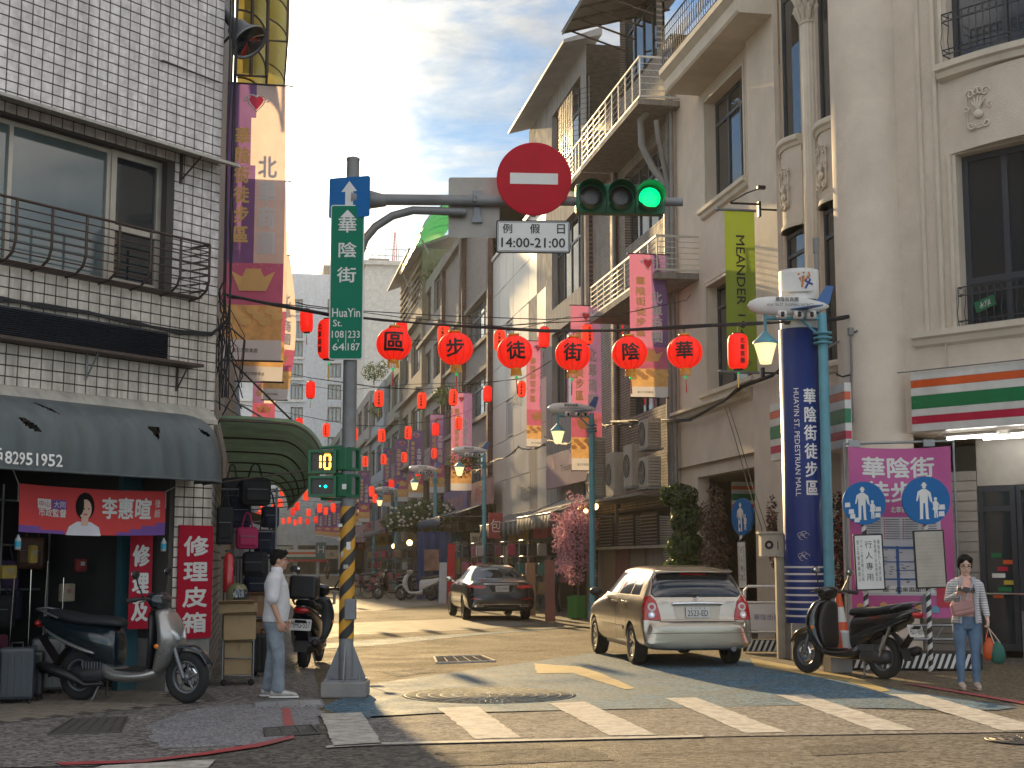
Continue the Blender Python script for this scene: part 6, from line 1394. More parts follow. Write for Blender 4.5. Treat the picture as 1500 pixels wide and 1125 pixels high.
def wheel(parent,x,y,r,w_,rimr,m_rim,side,spokes=5,name='wheel'):
 F=Matrix.Translation((x,y,r))@Matrix.Rotation(R(-90*side),4,'X')
 mb=MB(F); h=w_/2
 mb.lathe([(rimr,-h*.9),(r*.93,-h),(r,-h*.7),(r,h*.7),(r*.93,h),(rimr+.015,h*.96),(rimr,h*.8)],36)
 t=build(name,mb,m_rubber,parent,local=True)
 mb=MB(F)
 for k in range(-3,4): mb.lathe([(r+.002,k*h*.2-.004),(r+.002,k*h*.2+.004)],36)
 build('tread',mb,m_black,t,local=True)
 mb=MB(F); mb.lathe([(rimr,h*.75),(rimr+.004,h*.93),(rimr-.02,h*.85),(rimr-.03,-h*.4),(.05,-h*.5),(.001,-h*.5)],32); build('rim_barrel',mb,m_steel,t,local=True)
 mb=MB(F); mb.lathe([(.001,h*.78),(.05,h*.76),(.06,h*.6)],16)
 for k in range(spokes):
  M=Matrix.Rotation(2*math.pi*k/spokes,4,'Z'); ww=rimr*.22
  mb.add([(.03,-ww*.6,h*.7),(rimr-.01,-ww,h*.82),(rimr-.01,ww,h*.82),(.03,ww*.6,h*.7),(.03,-ww*.6,h*.4),(rimr-.01,-ww,h*.5),(rimr-.01,ww,h*.5),(.03,ww*.6,h*.4)],[(0,1,2,3),(0,4,5,1),(3,2,6,7),(1,5,6,2)],M)
 mb.lathe([(rimr-.015,h*.8),(rimr+.006,h*.88)],32)
 build('spokes',mb,m_rim,t,local=True)
 return t
m_tl=mat('tail_light_red',(.42,.008,.012),.12,var=0,coat=.5); m_tlw=mat('tail_light_clear',(.6,.55,.55),.1,var=0,coat=.5); m_pl=mat('licence_plate',(.62,.62,.6),.4,var=.03)
m_cgl=mat('car_glass',(.012,.016,.02),.03,var=0,spec=.9,coat=.6)
FRr=frame((0,0,0),(0,-1,0),UP)
def car(label,spec,loc,rz):
 t=thing(spec['name'],label,'car',loc,rz); mp_=spec['paint']
 bd_=car_body(spec['st'],(0,spec['wb']),spec['ar'],spec['w']); o=build('body',bd_,mp_,t,local=True); smooth_angle(o,40)
 bv=BVHTree.FromPolygons([tuple(v)for v in bd_.v],bd_.f)
 FR=frame((-.2,0,0),(0,-1,0),UP)
 FL=frame((0,0,0),(-1,0,0),UP)
 FRt=frame((0,0,0),(1,0,0),UP)
 def rear(poly,m_,nm,off=.004,par=t,ml=.05): return build(nm,proj(bv,poly,FR,off,ml),m_,par,local=True)
 def side(poly,m_,nm,off=.004,par=t,both=True,ml=.07):
  r_=build(nm,proj(bv,[(-p[0],p[1])for p in poly],FL,off,ml),m_,par,local=True)
  if both: build(nm,proj(bv,[(p[0],p[1])for p in poly],FRt,off,ml),m_,par,local=True)
  return r_
 spec['detail'](t,bv,rear,side,FR,FL)
 for x in(0,spec['wb']):
  for sd_ in(1,-1): wheel(t,x,sd_*(spec['w']-.12),spec['wr'],.2,spec['rim'],m_chrome if spec['name']!='sedan' else m_steel,sd_,spec['spk'])
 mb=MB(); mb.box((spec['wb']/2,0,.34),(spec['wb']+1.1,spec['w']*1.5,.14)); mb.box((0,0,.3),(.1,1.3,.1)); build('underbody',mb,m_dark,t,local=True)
 return t
def mirror_text(s): return s
gold=mat('champagne_metallic',(.44,.40,.33),.24,.75,var=.03,coat=.7)
def wagon_detail(t,bv,rear,side,FR,FL):
 rear([(-.60,1.375),(.60,1.375),(.69,1.07),(.64,1.02),(-.64,1.02),(-.69,1.07)],m_black,'window_seal',.002)
 g=rear([(-.585,1.36),(.585,1.36),(.67,1.08),(.63,1.035),(-.63,1.035),(-.67,1.08)],m_cgl,'rear_window',.007)
 for sx in(-1,1):
  tl=rear([(sx*.84,1.0),(sx*.70,1.05),(sx*.62,.96),(sx*.57,.78),(sx*.56,.69),(sx*.84,.69)][::sx],m_tl,'tail_light',.012,ml=.03)
  for(yy,zz,rr)in((.69,.88,.062),(.70,.765,.052)):
   rear([(sx*yy+rr*math.cos(a),zz+rr*math.sin(a))for a in[k*math.pi/8 for k in range(16)]],m_tlw,'lamp',.019,tl,.03)
   rear([(sx*yy+rr*.55*math.cos(a),zz+rr*.55*math.sin(a))for a in[k*math.pi/8 for k in range(16)]],m_tl if zz>.8 else m_chrome,'bulb',.024,tl,.03)
 for a,b in(((-.57,.665),(.57,.665)),((-.57,.665),(-.60,.80)),((.57,.665),(.60,.80)),((-.60,.8),(-.66,1.0)),((.60,.8),(.66,1.0))): rear(strip(a,b,.010),m_black,'seam',.003)
 rear([(-.37,.92),(.37,.92),(.33,.70),(-.33,.70)],mat('champagne_recess',(.42,.38,.31),.35,.6),'plate_recess',.004)
 mb=MB(FR); mb.tube([(-.38,.925,.58),(0,.935,.615),(.38,.925,.58)],.024,8); build('chrome_handle',mb,m_chrome,t,local=True)
 PF=FR@Matrix.Translation((.0,.80,.595)); mb=MB(PF); mb.prism(rrect(.36,.155,.012),-.01,0); p_=build('licence_plate',mb,m_pl,t,local=True)
 lettering('2523-ED',PF@Matrix.Translation((0,-.012,.003)),.085,m_ink,p_,wd=.31,bold=.0,local=True); mb=MB(PF)
 for x in(-.1,-.03,.03,.1): disc(mb,(x,.06),.008,Matrix(),.003,6)
 build('plate_marks',mb,m_ink,p_,local=True)
 mb=MB(FR); mb.tube([(.035*math.cos(a),1.0+.026*math.sin(a),.60)for a in[k*math.pi/8 for k in range(16)]],.005,5,closed=True); mb.tube([(-.02,1.012,.6),(0,.995,.605),(.02,1.012,.6)],.004,4); build('badge',mb,m_chrome,t,local=True)
 for s,x in(('Isamu',-.50),('Genki',.50)): lettering(s,FR@Matrix.Translation((x,.955,.60)),.022,m_steel,t,wd=.11,local=True)
 mb=MB(FR); mb.tube([(-.02,1.06,.56),(-.2,1.065,.56),(-.38,1.05,.555)],.008,5); mb.box((0,1.05,.56),(.05,.03,.03)); build('wiper',mb,m_black,t,local=True)
 rear([(-.2,.985),(.2,.985),(.2,.99),(-.2,.99)],m_black,'handle_gap',.002)if False else None
 mb=MB(); mb.loft([[(x,y,z)for x,z in((-.50,1.425),(-.66,1.40),(-.67,1.385),(-.52,1.39))]for y in(-.58,-.3,0,.3,.58)],sm=True); build('roof_spoiler',mb,t_paint(t),t,local=True)
 rear([(-.2,1.37),(.2,1.37),(.2,1.345),(-.2,1.345)],m_tl,'brake_lamp',.012)
 for a,b in(((-.78,.50),(.78,.50)),): rear(strip(a,b,.012),mat('bumper_crease',(.2,.17,.12),.4,.5),'bumper_crease',.002)
 mb=MB(); mb.tube([(-.62,-.5,.27),(-.86,-.52,.27)],.045,12); mb.tube([(-.80,-.52,.27),(-.87,-.52,.27)],.032,12); build('exhaust',mb,m_steel,t,local=True)
 mb=MB(); mb.box((-.5,.1,.33),(.4,.25,.1)); build('silencer',mb,m_black,t,local=True)
 side([(-.42,1.03),(-.30,1.36),(1.55,1.40),(2.22,1.03)],m_black,'window_seal',.002)
 side([(-.36,1.05),(-.27,1.33),(.12,1.36),(.16,1.05)],m_cgl,'quarter_window',.006); side([(.22,1.05),(.20,1.36),(.86,1.38),(.92,1.05)],m_cgl,'rear_door_window',.006); side([(1.0,1.05),(.94,1.38),(1.5,1.38),(2.1,1.05)],m_cgl,'front_door_window',.006)
 for a,b in(((.95,.30),(.96,1.02)),((.30,.55),(.18,1.02)),((.45,.34),(.3,.55)),((.45,.30),(2.1,.30)),((2.15,.32),(2.12,1.0))): side(strip(a,b,.009),m_black,'door_seam',.003)
 side([(.45,.50),(2.1,.50),(2.1,.56),(.45,.56)],t_paint(t),'rub_strip',.014)
 for x in(.42,1.12):
  for sy in(1,-1): mb=MB(); mb.box((x,sy*.845,.93),(.17,.03,.03),bev=.01); build('door_handle',mb,t_paint(t),t,local=True)
 for sy in(1,-1): mb=MB(); mb.ell((1.98,sy*.93,1.05),(.06,.11,.075),14,8); mb.box((1.99,sy*.84,1.03),(.05,.08,.04)); build('wing_mirror',mb,m_black,t,local=True)
 mb=MB(); mb.box((.9,.0,.29),(1.7,1.62,.08),bev=.02); build('sill',mb,m_black,t,local=True)
def t_paint(t): return t['_p']if False else(gold if t.name.startswith('estate')else blackp)
blackp=mat('black_metallic',(.008,.009,.012),.15,.1,var=0,coat=.6,spec=.35)
wst=[(-.87,.66,.30,.42,.60,.58),(-.86,.76,.27,.44,.68,.62),(-.80,.82,.25,.50,.72,.665),(-.765,.83,.25,.60,.70,.70),(-.74,.835,.24,.80,.72,.95),(-.70,.84,.24,.97,.69,1.06),(-.62,.845,.24,.99,.66,1.26),(-.50,.845,.24,1.0,.62,1.42),(-.36,.85,.24,1.0,.61,1.455),(.0,.85,.24,1.0,.60,1.475),(.7,.85,.22,1.0,.60,1.49),(1.3,.85,.22,.99,.59,1.475),(1.6,.85,.22,.98,.575,1.42),(2.0,.85,.22,.96,.60,1.20),(2.35,.845,.24,.92,.66,1.0),(2.7,.84,.24,.86,.68,.94),(3.1,.82,.24,.80,.66,.85),(3.33,.76,.26,.68,.62,.74),(3.43,.62,.30,.55,.55,.62)]
car('champagne gold estate car with number plate 2523-ED waiting at the crossing',dict(name='estate_car',paint=gold,st=wst,wb=2.61,ar=.345,w=.85,wr=.305,rim=.19,spk=7,detail=wagon_detail),(6.54,21.2,0),R(88.6))
def sedan_detail(t,bv,rear,side,FR,FL):
 rear([(-.55,1.36),(.55,1.36),(.70,1.10),(.66,1.06),(-.66,1.06),(-.70,1.10)],m_cgl,'rear_window',.007)
 for sx in(-1,1):
  tl=rear([(sx*.88,.93),(sx*.86,.86),(sx*.52,.82),(sx*.40,.85),(sx*.42,.91),(sx*.70,.93)][::sx],m_tl,'tail_light',.012,ml=.04)
  rear([(sx*.80,.885),(sx*.56,.865),(sx*.56,.88),(sx*.80,.90)][::sx],mat('tail_glow',(.8,.05,.05),.2,var=0),'lamp_strip',.018,tl,.04)
  rear([(sx*.80,.56),(sx*.55,.55),(sx*.55,.575),(sx*.80,.585)][::sx],m_tl,'reflector',.008)
  rear([(sx*.72,.36),(sx*.50,.36),(sx*.47,.41),(sx*.70,.42)][::sx],m_chrome,'exhaust_tip',.008); rear([(sx*.69,.375),(sx*.52,.375),(sx*.50,.40),(sx*.68,.405)][::sx],m_ink,'exhaust_mouth',.011)
 rear([(-.46,.945),(.46,.945),(.46,.965),(-.46,.965)],m_chrome,'chrome_strip',.012)
 rear([(-.5,.42),(.5,.42),(.5,.435),(-.5,.435)],m_chrome,'bumper_strip',.01); rear([(-.6,.26),(.6,.26),(.5,.36),(-.5,.36)],m_black,'diffuser',.006)
 rear([(-.34,.90),(.34,.90),(.25,.74),(-.25,.74)],m_ink,'plate_recess',.004)
 PF=FR@Matrix.Translation((0.02,.83,.80+.03)); mb=MB(PF); mb.prism(rrect(.36,.155,.01),-.03,0); p_=build('licence_plate',mb,m_pl,t,local=True); lettering('CCJ-9001',PF@Matrix.Translation((0,-.01,.003)),.085,m_ink,p_,wd=.31,local=True)
 for a,b in(((-.55,1.0),(.55,1.0)),((-.40,.70),(.40,.70)),((-.40,.70),(-.42,.82)),((.40,.70),(.42,.82))): rear(strip(a,b,.010),m_ink,'seam',.003)
 side([(-.35,1.04),(.10,1.33),(1.45,1.36),(2.25,1.0)],m_chrome,'window_trim',.002)
 side([(-.24,1.06),(.14,1.30),(.50,1.32),(.55,1.06)],m_cgl,'rear_quarter_window',.006); side([(.58,1.06),(.56,1.32),(1.02,1.33),(1.08,1.05)],m_cgl,'rear_door_window',.006); side([(1.14,1.05),(1.08,1.33),(1.45,1.33),(2.12,1.02)],m_cgl,'front_door_window',.006)
 for a,b in(((1.1,.32),(1.1,1.02)),((.38,.62),(.1,1.0)),((2.3,.34),(2.3,.98))): side(strip(a,b,.009),m_ink,'door_seam',.003)
 for x in(.35,1.25):
  for sy in(1,-1): mb=MB(); mb.box((x,sy*.915,.93),(.2,.03,.03),bev=.01); build('door_handle',mb,m_chrome,t,local=True)
 for sy in(1,-1): mb=MB(); mb.ell((2.0,sy*1.02,1.05),(.07,.11,.075),14,8); mb.box((2.02,sy*.93,1.0),(.05,.1,.03)); build('wing_mirror',mb,m_chrome if sy>0 else blackp,t,local=True)
sst=[(-1.05,.70,.32,.40,.62,.50),(-1.04,.80,.28,.46,.72,.66),(-1.0,.88,.25,.60,.74,.86),(-.95,.90,.24,.84,.74,.985),(-.80,.91,.24,.90,.74,1.02),(-.55,.92,.24,.95,.72,1.05),(-.40,.92,.24,.98,.68,1.12),(0,.925,.24,.99,.60,1.36),(.3,.925,.22,.99,.575,1.44),(.8,.925,.22,.99,.57,1.465),(1.3,.925,.22,.98,.57,1.45),(1.65,.925,.22,.97,.58,1.37),(2.1,.925,.22,.96,.62,1.14),(2.5,.92,.24,.93,.68,.98),(3.0,.90,.24,.86,.70,.92),(3.5,.86,.25,.76,.66,.82),(3.72,.76,.28,.66,.60,.72),(3.8,.60,.32,.5,.5,.6)]
car('glossy black sedan with red tail lights parked farther up the street',dict(name='sedan',paint=blackp,st=sst,wb=2.94,ar=.365,w=.925,wr=.335,rim=.23,spk=10,detail=sedan_detail),(6.52,38.15,0),R(89))

# -- scooters
def ell_ring(c,ax,rx,rz,n=16,sq=1.0):
 """superellipse ring around c; ax='x': ring in the yz plane; 'z': ring in the xy plane (rx along x, rz along y)"""
 out_=[]
 for k in range(n):
  a=2*math.pi*k/n; ca,sa=math.cos(a),math.sin(a); e=.8
  u=math.copysign(abs(ca)**e,ca); v=math.copysign(abs(sa)**e,sa)
  out_.append((c[0],rx*u,c[1]+rz*v)if ax=='x' else(c[0]+rx*u,rz*v,c[1]))
 return out_
def scooter(label,loc,rz,col,col2,seat_m,plate=None,lean=0.05,name='scooter',lid=None):
 t=thing(name,label,'scooter',loc,rz); t.rotation_euler=(lean,0,rz); MW[t.name]=Matrix.Translation(loc)@Matrix.Rotation(rz,4,'Z')@Matrix.Rotation(lean,4,'X')
 L=dict(local=True)
 def lo(rings,nm,m_,cap=True): mb=MB(); mb.loft(rings,caps=cap); o=build(nm,mb,m_,t,**L); sub=o.modifiers.new('s','SUBSURF'); sub.levels=1; sub.render_levels=2; return o
 for x,nm in((1.27,'front_wheel'),(0,'rear_wheel')):
  F=Matrix.Translation((x,0,.245))@Matrix.Rotation(R(90),4,'X'); mb=MB(F); r=.245; h=.05 if x>1 else .06
  mb.lathe([(.15,-h*.7),(.2,-h),(.235,-h*.8),(.245,0),(.235,h*.8),(.2,h),(.15,h*.7)],32); w_=build(nm,mb,m_rubber,t,**L)
  mb=MB(F); mb.lathe([(.15,-h*.6),(.155,-h*.8),(.135,-h*.5),(.135,h*.5),(.155,h*.8),(.15,h*.6)],28)
  for k in range(5): mb.tube([(.03*math.cos(a),.03*math.sin(a),0)if q==0 else(.145*math.cos(a+.25),.145*math.sin(a+.25),0)for q,a in((0,k*2*math.pi/5),(1,k*2*math.pi/5))],.014,6)
  mb.lathe([(.001,-h),(.035,-h),(.035,h),(.001,h)],14); build('rim',mb,m_steel,w_,**L)
  if x>1: mb=MB(F); mb.lathe([(.06,-.055),(.105,-.055),(.105,-.05),(.06,-.05)],24); build('brake_disc',mb,m_chrome,w_,**L)
 mb=MB()
 for sy in(-.075,.075): mb.tube([(1.27,sy,.245),(1.2,sy,.42),(1.12,sy*.9,.62)],[.02,.024,.024],8)
 build('fork',mb,m_steel,t,**L)
 mb=MB(); mb.grid(lambda u,v:(1.27+.275*math.cos(R(20+150*u)),.075*math.cos(math.pi*v)*(1-.2*abs(2*u-1)),.255+(.275+.0)*math.sin(R(20+150*u))+.025*math.sin(math.pi*v)),16,8); o=build('front_mudguard',mb,col2,t,**L); sd2=o.modifiers.new('s','SOLIDIFY'); sd2.thickness=.01
 lo([ell_ring(c,'z',a,b)for c,a,b in(((.93,.27),.05,.10),((.99,.34),.09,.15),((1.05,.46),.11,.19),((1.09,.58),.115,.205),((1.08,.70),.11,.20),((1.03,.82),.09,.16),((.98,.90),.07,.12))],'front_apron',col)
 lo([ell_ring(c,'z',a,b)for c,a,b in(((.86,.30),.03,.13),((.90,.45),.04,.17),((.93,.6),.05,.18),((.91,.78),.05,.15),((.88,.88),.04,.1))],'leg_shield',m_black)
 for sy in(-1,1):
  mb=MB(); mb.ell((0,0,0),(.105,.028,.038),12,8,M=Matrix.Translation((1.155,sy*.105,.66))@Matrix.Rotation(-sy*R(48),4,'Z')@Matrix.Rotation(R(38),4,'Y')); hl=build('headlight',mb,mat('clear_lamp',(.55,.6,.65),.08,.3,var=0,coat=1),t,**L)
  mb=MB(); mb.ell((1.02,sy*.19,.55),(.03,.014,.025),8,6); build('indicator',mb,mat('amber_lens',(.75,.22,.02),.2,var=0),t,**L)
 lo([ell_ring(c,'z',a,b)for c,a,b in(((.95,.88),.07,.11),((.94,.95),.10,.15),((.92,1.01),.10,.14),((.90,1.05),.06,.1))],'handlebar_cowl',col2)
 for sy in(-1,1):
  mb=MB(); mb.tube([(.92,sy*.1,.98),(.86,sy*.22,1.0),(.80,sy*.34,.99)],.018,8); hb=build('handlebar',mb,m_black,t,**L)
  mb=MB(); mb.tube([(.83,sy*.26,.995),(.78,sy*.38,.985)],.024,8); build('grip',mb,m_rubber,hb,**L); mb=MB(); mb.tube([(.90,sy*.2,.98),(.91,sy*.34,.97)],.008,5); build('brake_lever',mb,m_chrome,hb,**L)
  mb=MB(); mb.tube([(.88,sy*.2,1.0),(.86,sy*.27,1.12),(.85,sy*.30,1.20)],.008,5); mr=build('mirror',mb,m_black,t,**L)
  mb=MB(); mb.ell((.85,sy*.31,1.23),(.02,.07,.045),12,8); build('mirror_head',mb,m_black,mr,**L); mb=MB(); mb.ell((.834,sy*.31,1.23),(.01,.058,.036),12,8); build('mirror_glass',mb,m_chrome,mr,**L)
 lo([ell_ring(c,'x',a,b)for c,a,b in(((.98,.30),.12,.05),((.85,.26),.17,.055),((.60,.25),.18,.06),((.40,.27),.17,.08),((.30,.34),.14,.1))],'floorboard',col)
 mb=MB(); mb.box((.65,0,.315),(.36,.27,.012),bev=.005); build('floor_mat',mb,m_rubber,t,**L)
 lo([ell_ring(c,'x',a,b)for c,a,b in(((.50,.50),.12,.20),((.42,.50),.155,.23),((.25,.56),.165,.19),((.0,.62),.165,.145),((-.25,.69),.145,.10),((-.42,.755),.10,.06),((-.53,.79),.05,.025))],'rear_body',col2)
 lo([[(p[0],p[1]*1.02,p[2])for p in ell_ring(c,'x',a,b)]for c,a,b in(((.36,.45),.155,.03),((.1,.50),.172,.04),((-.2,.60),.158,.035),((-.42,.70),.11,.02))],'side_trim',col)
 lo([ell_ring(c,'x',a,b)for c,a,b in(((.54,.73),.06,.03),((.48,.755),.12,.045),((.30,.77),.145,.05),((.05,.775),.15,.045),((-.1,.80),.14,.055),((-.3,.835),.115,.045),((-.40,.85),.06,.03))],'seat',seat_m)
 mb=MB(); mb.tube([(-.2,-.13,.80),(-.38,-.13,.86),(-.5,-.08,.88),(-.5,.08,.88),(-.38,.13,.86),(-.2,.13,.80)],.012,6); build('grab_rail',mb,m_steel,t,**L)
 mb=MB(); mb.ell((-.50,0,.74),(.05,.10,.04),12,8); build('tail_light',mb,m_tl,t,**L)
 mb=MB(); mb.loft([ell_ring(c,'x',a,b)for c,a,b in(((.42,.30),.07,.06),((.30,.27),.10,.09),((.1,.25),.11,.085),((-.05,.25),.10,.08),((-.12,.25),.05,.05))]); o=build('engine',mb,mat('engine_grey',(.06,.06,.065),.5,.4,var=.3,scale=30),t,**L)
 mb=MB();
 for k in range(8): mb.box((.1+.035*k,0,.35),(.012,.24,.07))
 build('cooling_fins',mb,m_steel,o,**L)
 mb=MB(); mb.tube([(.35,-.12,.18),(.15,-.16,.17),(.02,-.18,.24),(-.1,-.18,.28),(-.36,-.18,.34),(-.4,-.18,.35)],[.02,.02,.04,.055,.055,.03],12); build('exhaust',mb,m_black,t,**L)
 mb=MB(); mb.box((-.05,-.235,.30),(.3,.01,.07),M=Matrix.Rotation(R(0),4,'Y'));
 mb=MB(); mb.tube([(-.02,.13,.26),(-.2,.15,.6)],.02,8); mb.lathe([(.03,0),(.03,.2)],10,M=Matrix.Translation((-.04,.14,.32))@Matrix.Rotation(R(-25),4,'Y')); build('shock_absorber',mb,m_chrome,t,**L)
 mb=MB(); mb.grid(lambda u,v:(-.0+.29*math.cos(R(95+75*u)),.07*(2*v-1),.26+.29*math.sin(R(95+75*u))+.02*math.sin(math.pi*v)),8,4); mb.add([(-.28,-.08,.36),(-.28,.08,.36),(-.50,.07,.62),(-.50,-.07,.62)],[(0,1,2,3)]); mb.add([(-.30,-.08,.36),(-.36,.08,.22),(-.36,-.08,.22),(-.30,.08,.36)],[(0,3,1,2)]); build('rear_mudguard',mb,m_black,t,**L)
 if plate:
  F=frame((-.47,0,.56),(0,-1,0),Vector((.35,0,.94))); mb=MB(F); mb.prism(rrect(.26,.145,.012),-.004,.004); p_=build('licence_plate',mb,m_pl,t,**L); lettering(plate,F@Matrix.Translation((0,0,.007)),.085,m_ink,p_,wd=.23,local=True)
 mb=MB(); mb.tube([(.28,-.06,.2),(.22,-.12,.03),(.22,-.17,.01)],.012,6); mb.tube([(.28,.06,.2),(.22,.12,.03),(.22,.17,.01)],.012,6); build('stand',mb,m_steel,t,**L)
 t.scale=(1.03,1.18,1.15)
 return t
silver=mat('scooter_silver',(.36,.36,.35),.3,.7,var=.05,coat=.5); dkb=mat('scooter_dark_teal',(.012,.022,.03),.2,.2,var=0,coat=.8); seatm=mat('black_seat',(.02,.024,.026),.6,bump=.1)
blk2=mat('scooter_gloss_black',(.010,.010,.012),.15,.2,var=0,coat=.9)
a=G(117,1028); b=G(258,1032); rzs=math.atan2(b.y-a.y,b.x-a.x)
scooter('silver and dark scooter parked on the tiled floor in front of the left shop',(a.x,a.y+.12,0.008),rzs,silver,dkb,seatm)
a=G(1304,996); b=G(1189,987); rzs2=math.atan2(b.y-a.y,b.x-a.x)
s2=scooter('black scooter parked in front of the pink map board on the right',(a.x,a.y+.15,0),rzs2,blk2,blk2,seatm,'ADT-1659')
mb=MB(); mb.lathe([(.08,0),(.105,.16),(.11,.17),(.11,.2),(.09,.2)],20,M=Matrix.Translation((.62,-.05,.33))); o=build('paper_bucket',mb,m_sgn_w,None,label='white round tub standing on the footboard of the black scooter',cat='tub'); o.location=s2.location; o.rotation_euler=s2.rotation_euler; o.scale=s2.scale
p=G(418,985); s3=scooter('dark scooter with a wire basket parked behind the man in white',(p.x+.28,p.y+.8,0),R(78),dkb,blk2,seatm,'MHG-537')
mb=MB()
for z in(0,.08,.16): mb.tube([(1.15,-.16,.78+z),(1.15,.16,.78+z),(1.4,.16,.78+z),(1.4,-.16,.78+z)],.005,4,closed=True)
for k in range(6): mb.tube([(1.15+.05*k,-.16,.78),(1.15+.05*k,-.16,.94)],.004,4); mb.tube([(1.15+.05*k,.16,.78),(1.15+.05*k,.16,.94)],.004,4); mb.tube([(1.15,-.16+.06*k,.78),(1.15,-.16+.06*k,.94)],.004,4)
build('wire_basket',mb,m_galv,s3,local=True,kind='stuff')
mb=MB(); mb.box((-.35,0,1.02),(.34,.34,.3),bev=.04); build('top_box',mb,m_black,s3,local=True)
q=G(632,880); scooter('small white scooter parked in front of the blue tarpaulin stall',(q.x,q.y,0),R(150),m_white,m_white,seatm,None)

#  PEOPLE
m_skin=mat('skin',(.48,.27,.19),.5,var=.06,scale=6); m_skin2=mat('fair_skin',(.62,.40,.31),.5,var=.05,scale=6); m_hair=mat('black_hair',(.012,.010,.009),.75,spec=.15,var=.2,scale=40)
m_lip=mat('lips',(.42,.13,.12),.5,var=0); m_eye=mat('dark_eye',(.02,.015,.012),.2,var=0)
def limb(mb,pts,rs,n=14):
 """tapering limb with round ends"""
 pts=[Vector(p)for p in pts]; mb.tube(pts,rs,n,caps=True); mb.ell(pts[0],(rs[0],)*3,n,8); mb.ell(pts[-1],(rs[-1],)*3,n,8)
def rings(mb,L,n=24):
 """L: (cx, cy, z, rx, ry)"""
 mb.loft([[(cx+rx*math.cos(2*math.pi*k/n),cy+ry*math.sin(2*math.pi*k/n),z)for k in range(n)]for cx,cy,z,rx,ry in L])
def fused(name,mb,m_,parent,voxel=.008,sm=6):
 o=build(name,mb,m_,parent,local=True)
 me=o.data; bm=bmesh.new(); bm.from_mesh(me); bmesh.ops.remove_doubles(bm,verts=bm.verts,dist=1e-5); bmesh.ops.holes_fill(bm,edges=bm.edges,sides=64); bmesh.ops.recalc_face_normals(bm,faces=bm.faces); bm.to_mesh(me); bm.free()
 r=o.modifiers.new('r','REMESH'); r.mode='VOXEL'; r.voxel_size=voxel; r.use_smooth_shade=True
 s=o.modifiers.new('s','SMOOTH'); s.factor=.6; s.iterations=sm
 return o
def hand(mb,w_,d,palm,thumb,curl=.5,s=1.0):
 """w_: wrist, d: direction of the hand, palm: normal the fingers curl towards, thumb: side of the thumb"""
 d=Vector(d).normalized(); palm=Vector(palm); palm=(palm-d*palm.dot(d)).normalized(); th=Vector(thumb); th=(th-d*th.dot(d)-palm*th.dot(palm)).normalized(); w_=Vector(w_)
 for k in range(4):
  o=th*(.030-.020*k)*s; mb.tube([w_+o*.5,w_+d*.045*s+o,w_+d*.085*s+o],[.019*s,.017*s,.012*s],8)
 for k,L in enumerate((.068,.076,.070,.055)):
  o=th*(.031-.0205*k)*s; p=w_+d*.085*s+o; pts=[w_+d*.05*s+o,p]; a=0
  for q in(.42,.32,.26): a+=curl*(.9 if q>.4 else 1.1); p=p+(d*math.cos(a)+palm*math.sin(a))*L*q*s; pts.append(p)
  mb.tube(pts,[.010*s,.0095*s,.009*s,.0082*s,.007*s],8)
 p0=w_+th*.022*s+d*.02*s; mb.tube([p0,p0+(th*.8+d*.6+palm*.2)*.032*s,p0+(th*.75+d*1.3+palm*.6)*.045*s,p0+(th*.6+d*1.7+palm*.9)*.052*s],[.015*s,.012*s,.010*s,.008*s],8)
def head(mb,c,s=1.0,tilt=0.0):
 """head centred at c, face towards +y"""
 M=Matrix.Translation(c)@Matrix.Rotation(tilt,4,'X'); mb.M=M
 mb.ell((0,-.012*s,.022*s),(.074*s,.092*s,.092*s),20,14); mb.ell((0,.028*s,-.035*s),(.058*s,.062*s,.078*s),18,12); mb.ell((0,.060*s,-.085*s),(.028*s,.028*s,.024*s),12,8)
 mb.ell((0,.092*s,-.022*s),(.012*s,.018*s,.014*s),10,6); mb.tube([(0,.082*s,.012*s),(0,.098*s,-.02*s)],[.006*s,.010*s],8)
 for sx in(-1,1): mb.ell((sx*.074*s,-.008*s,-.012*s),(.010*s,.018*s,.030*s),10,8); mb.ell((sx*.038*s,.062*s,-.03*s),(.02*s,.018*s,.02*s),10,8)
 mb.M=Matrix(); return M
def face(o,M,s=1.0,lips=True,glasses=False,mats_=None):
 for sx in(-1,1):
  mb=MB(M); mb.ell((sx*.030*s,.0775*s,.008*s),(.012*s,.006*s,.0055*s),10,6); e_=build('eye',mb,m_eye,o,local=True)
  mb=MB(M); mb.tube([(sx*.015*s,.086*s,.028*s),(sx*.032*s,.082*s,.033*s),(sx*.048*s,.070*s,.028*s)],.0035*s,5); build('eyebrow',mb,m_hair,o,local=True)
 mb=MB(M); mb.ell((0,.083*s,-.060*s),(.022*s,.008*s,.007*s),12,6); build('lips',mb,m_lip,o,local=True)
 if glasses:
  mb=MB(M)
  for sx in(-1,1):
   mb.tube([(sx*.032*s+.023*s*math.cos(a),.097*s,.004*s+.018*s*math.sin(a))for a in[k*math.pi/6 for k in range(12)]],.0022,4,closed=True); mb.tube([(sx*.055*s,.096*s,.008*s),(sx*.076*s,.0,.006*s)],.002,4)
  mb.tube([(-.01*s,.098*s,.006*s),(.01*s,.098*s,.006*s)],.002,4); build('glasses',mb,m_black,o,local=True)

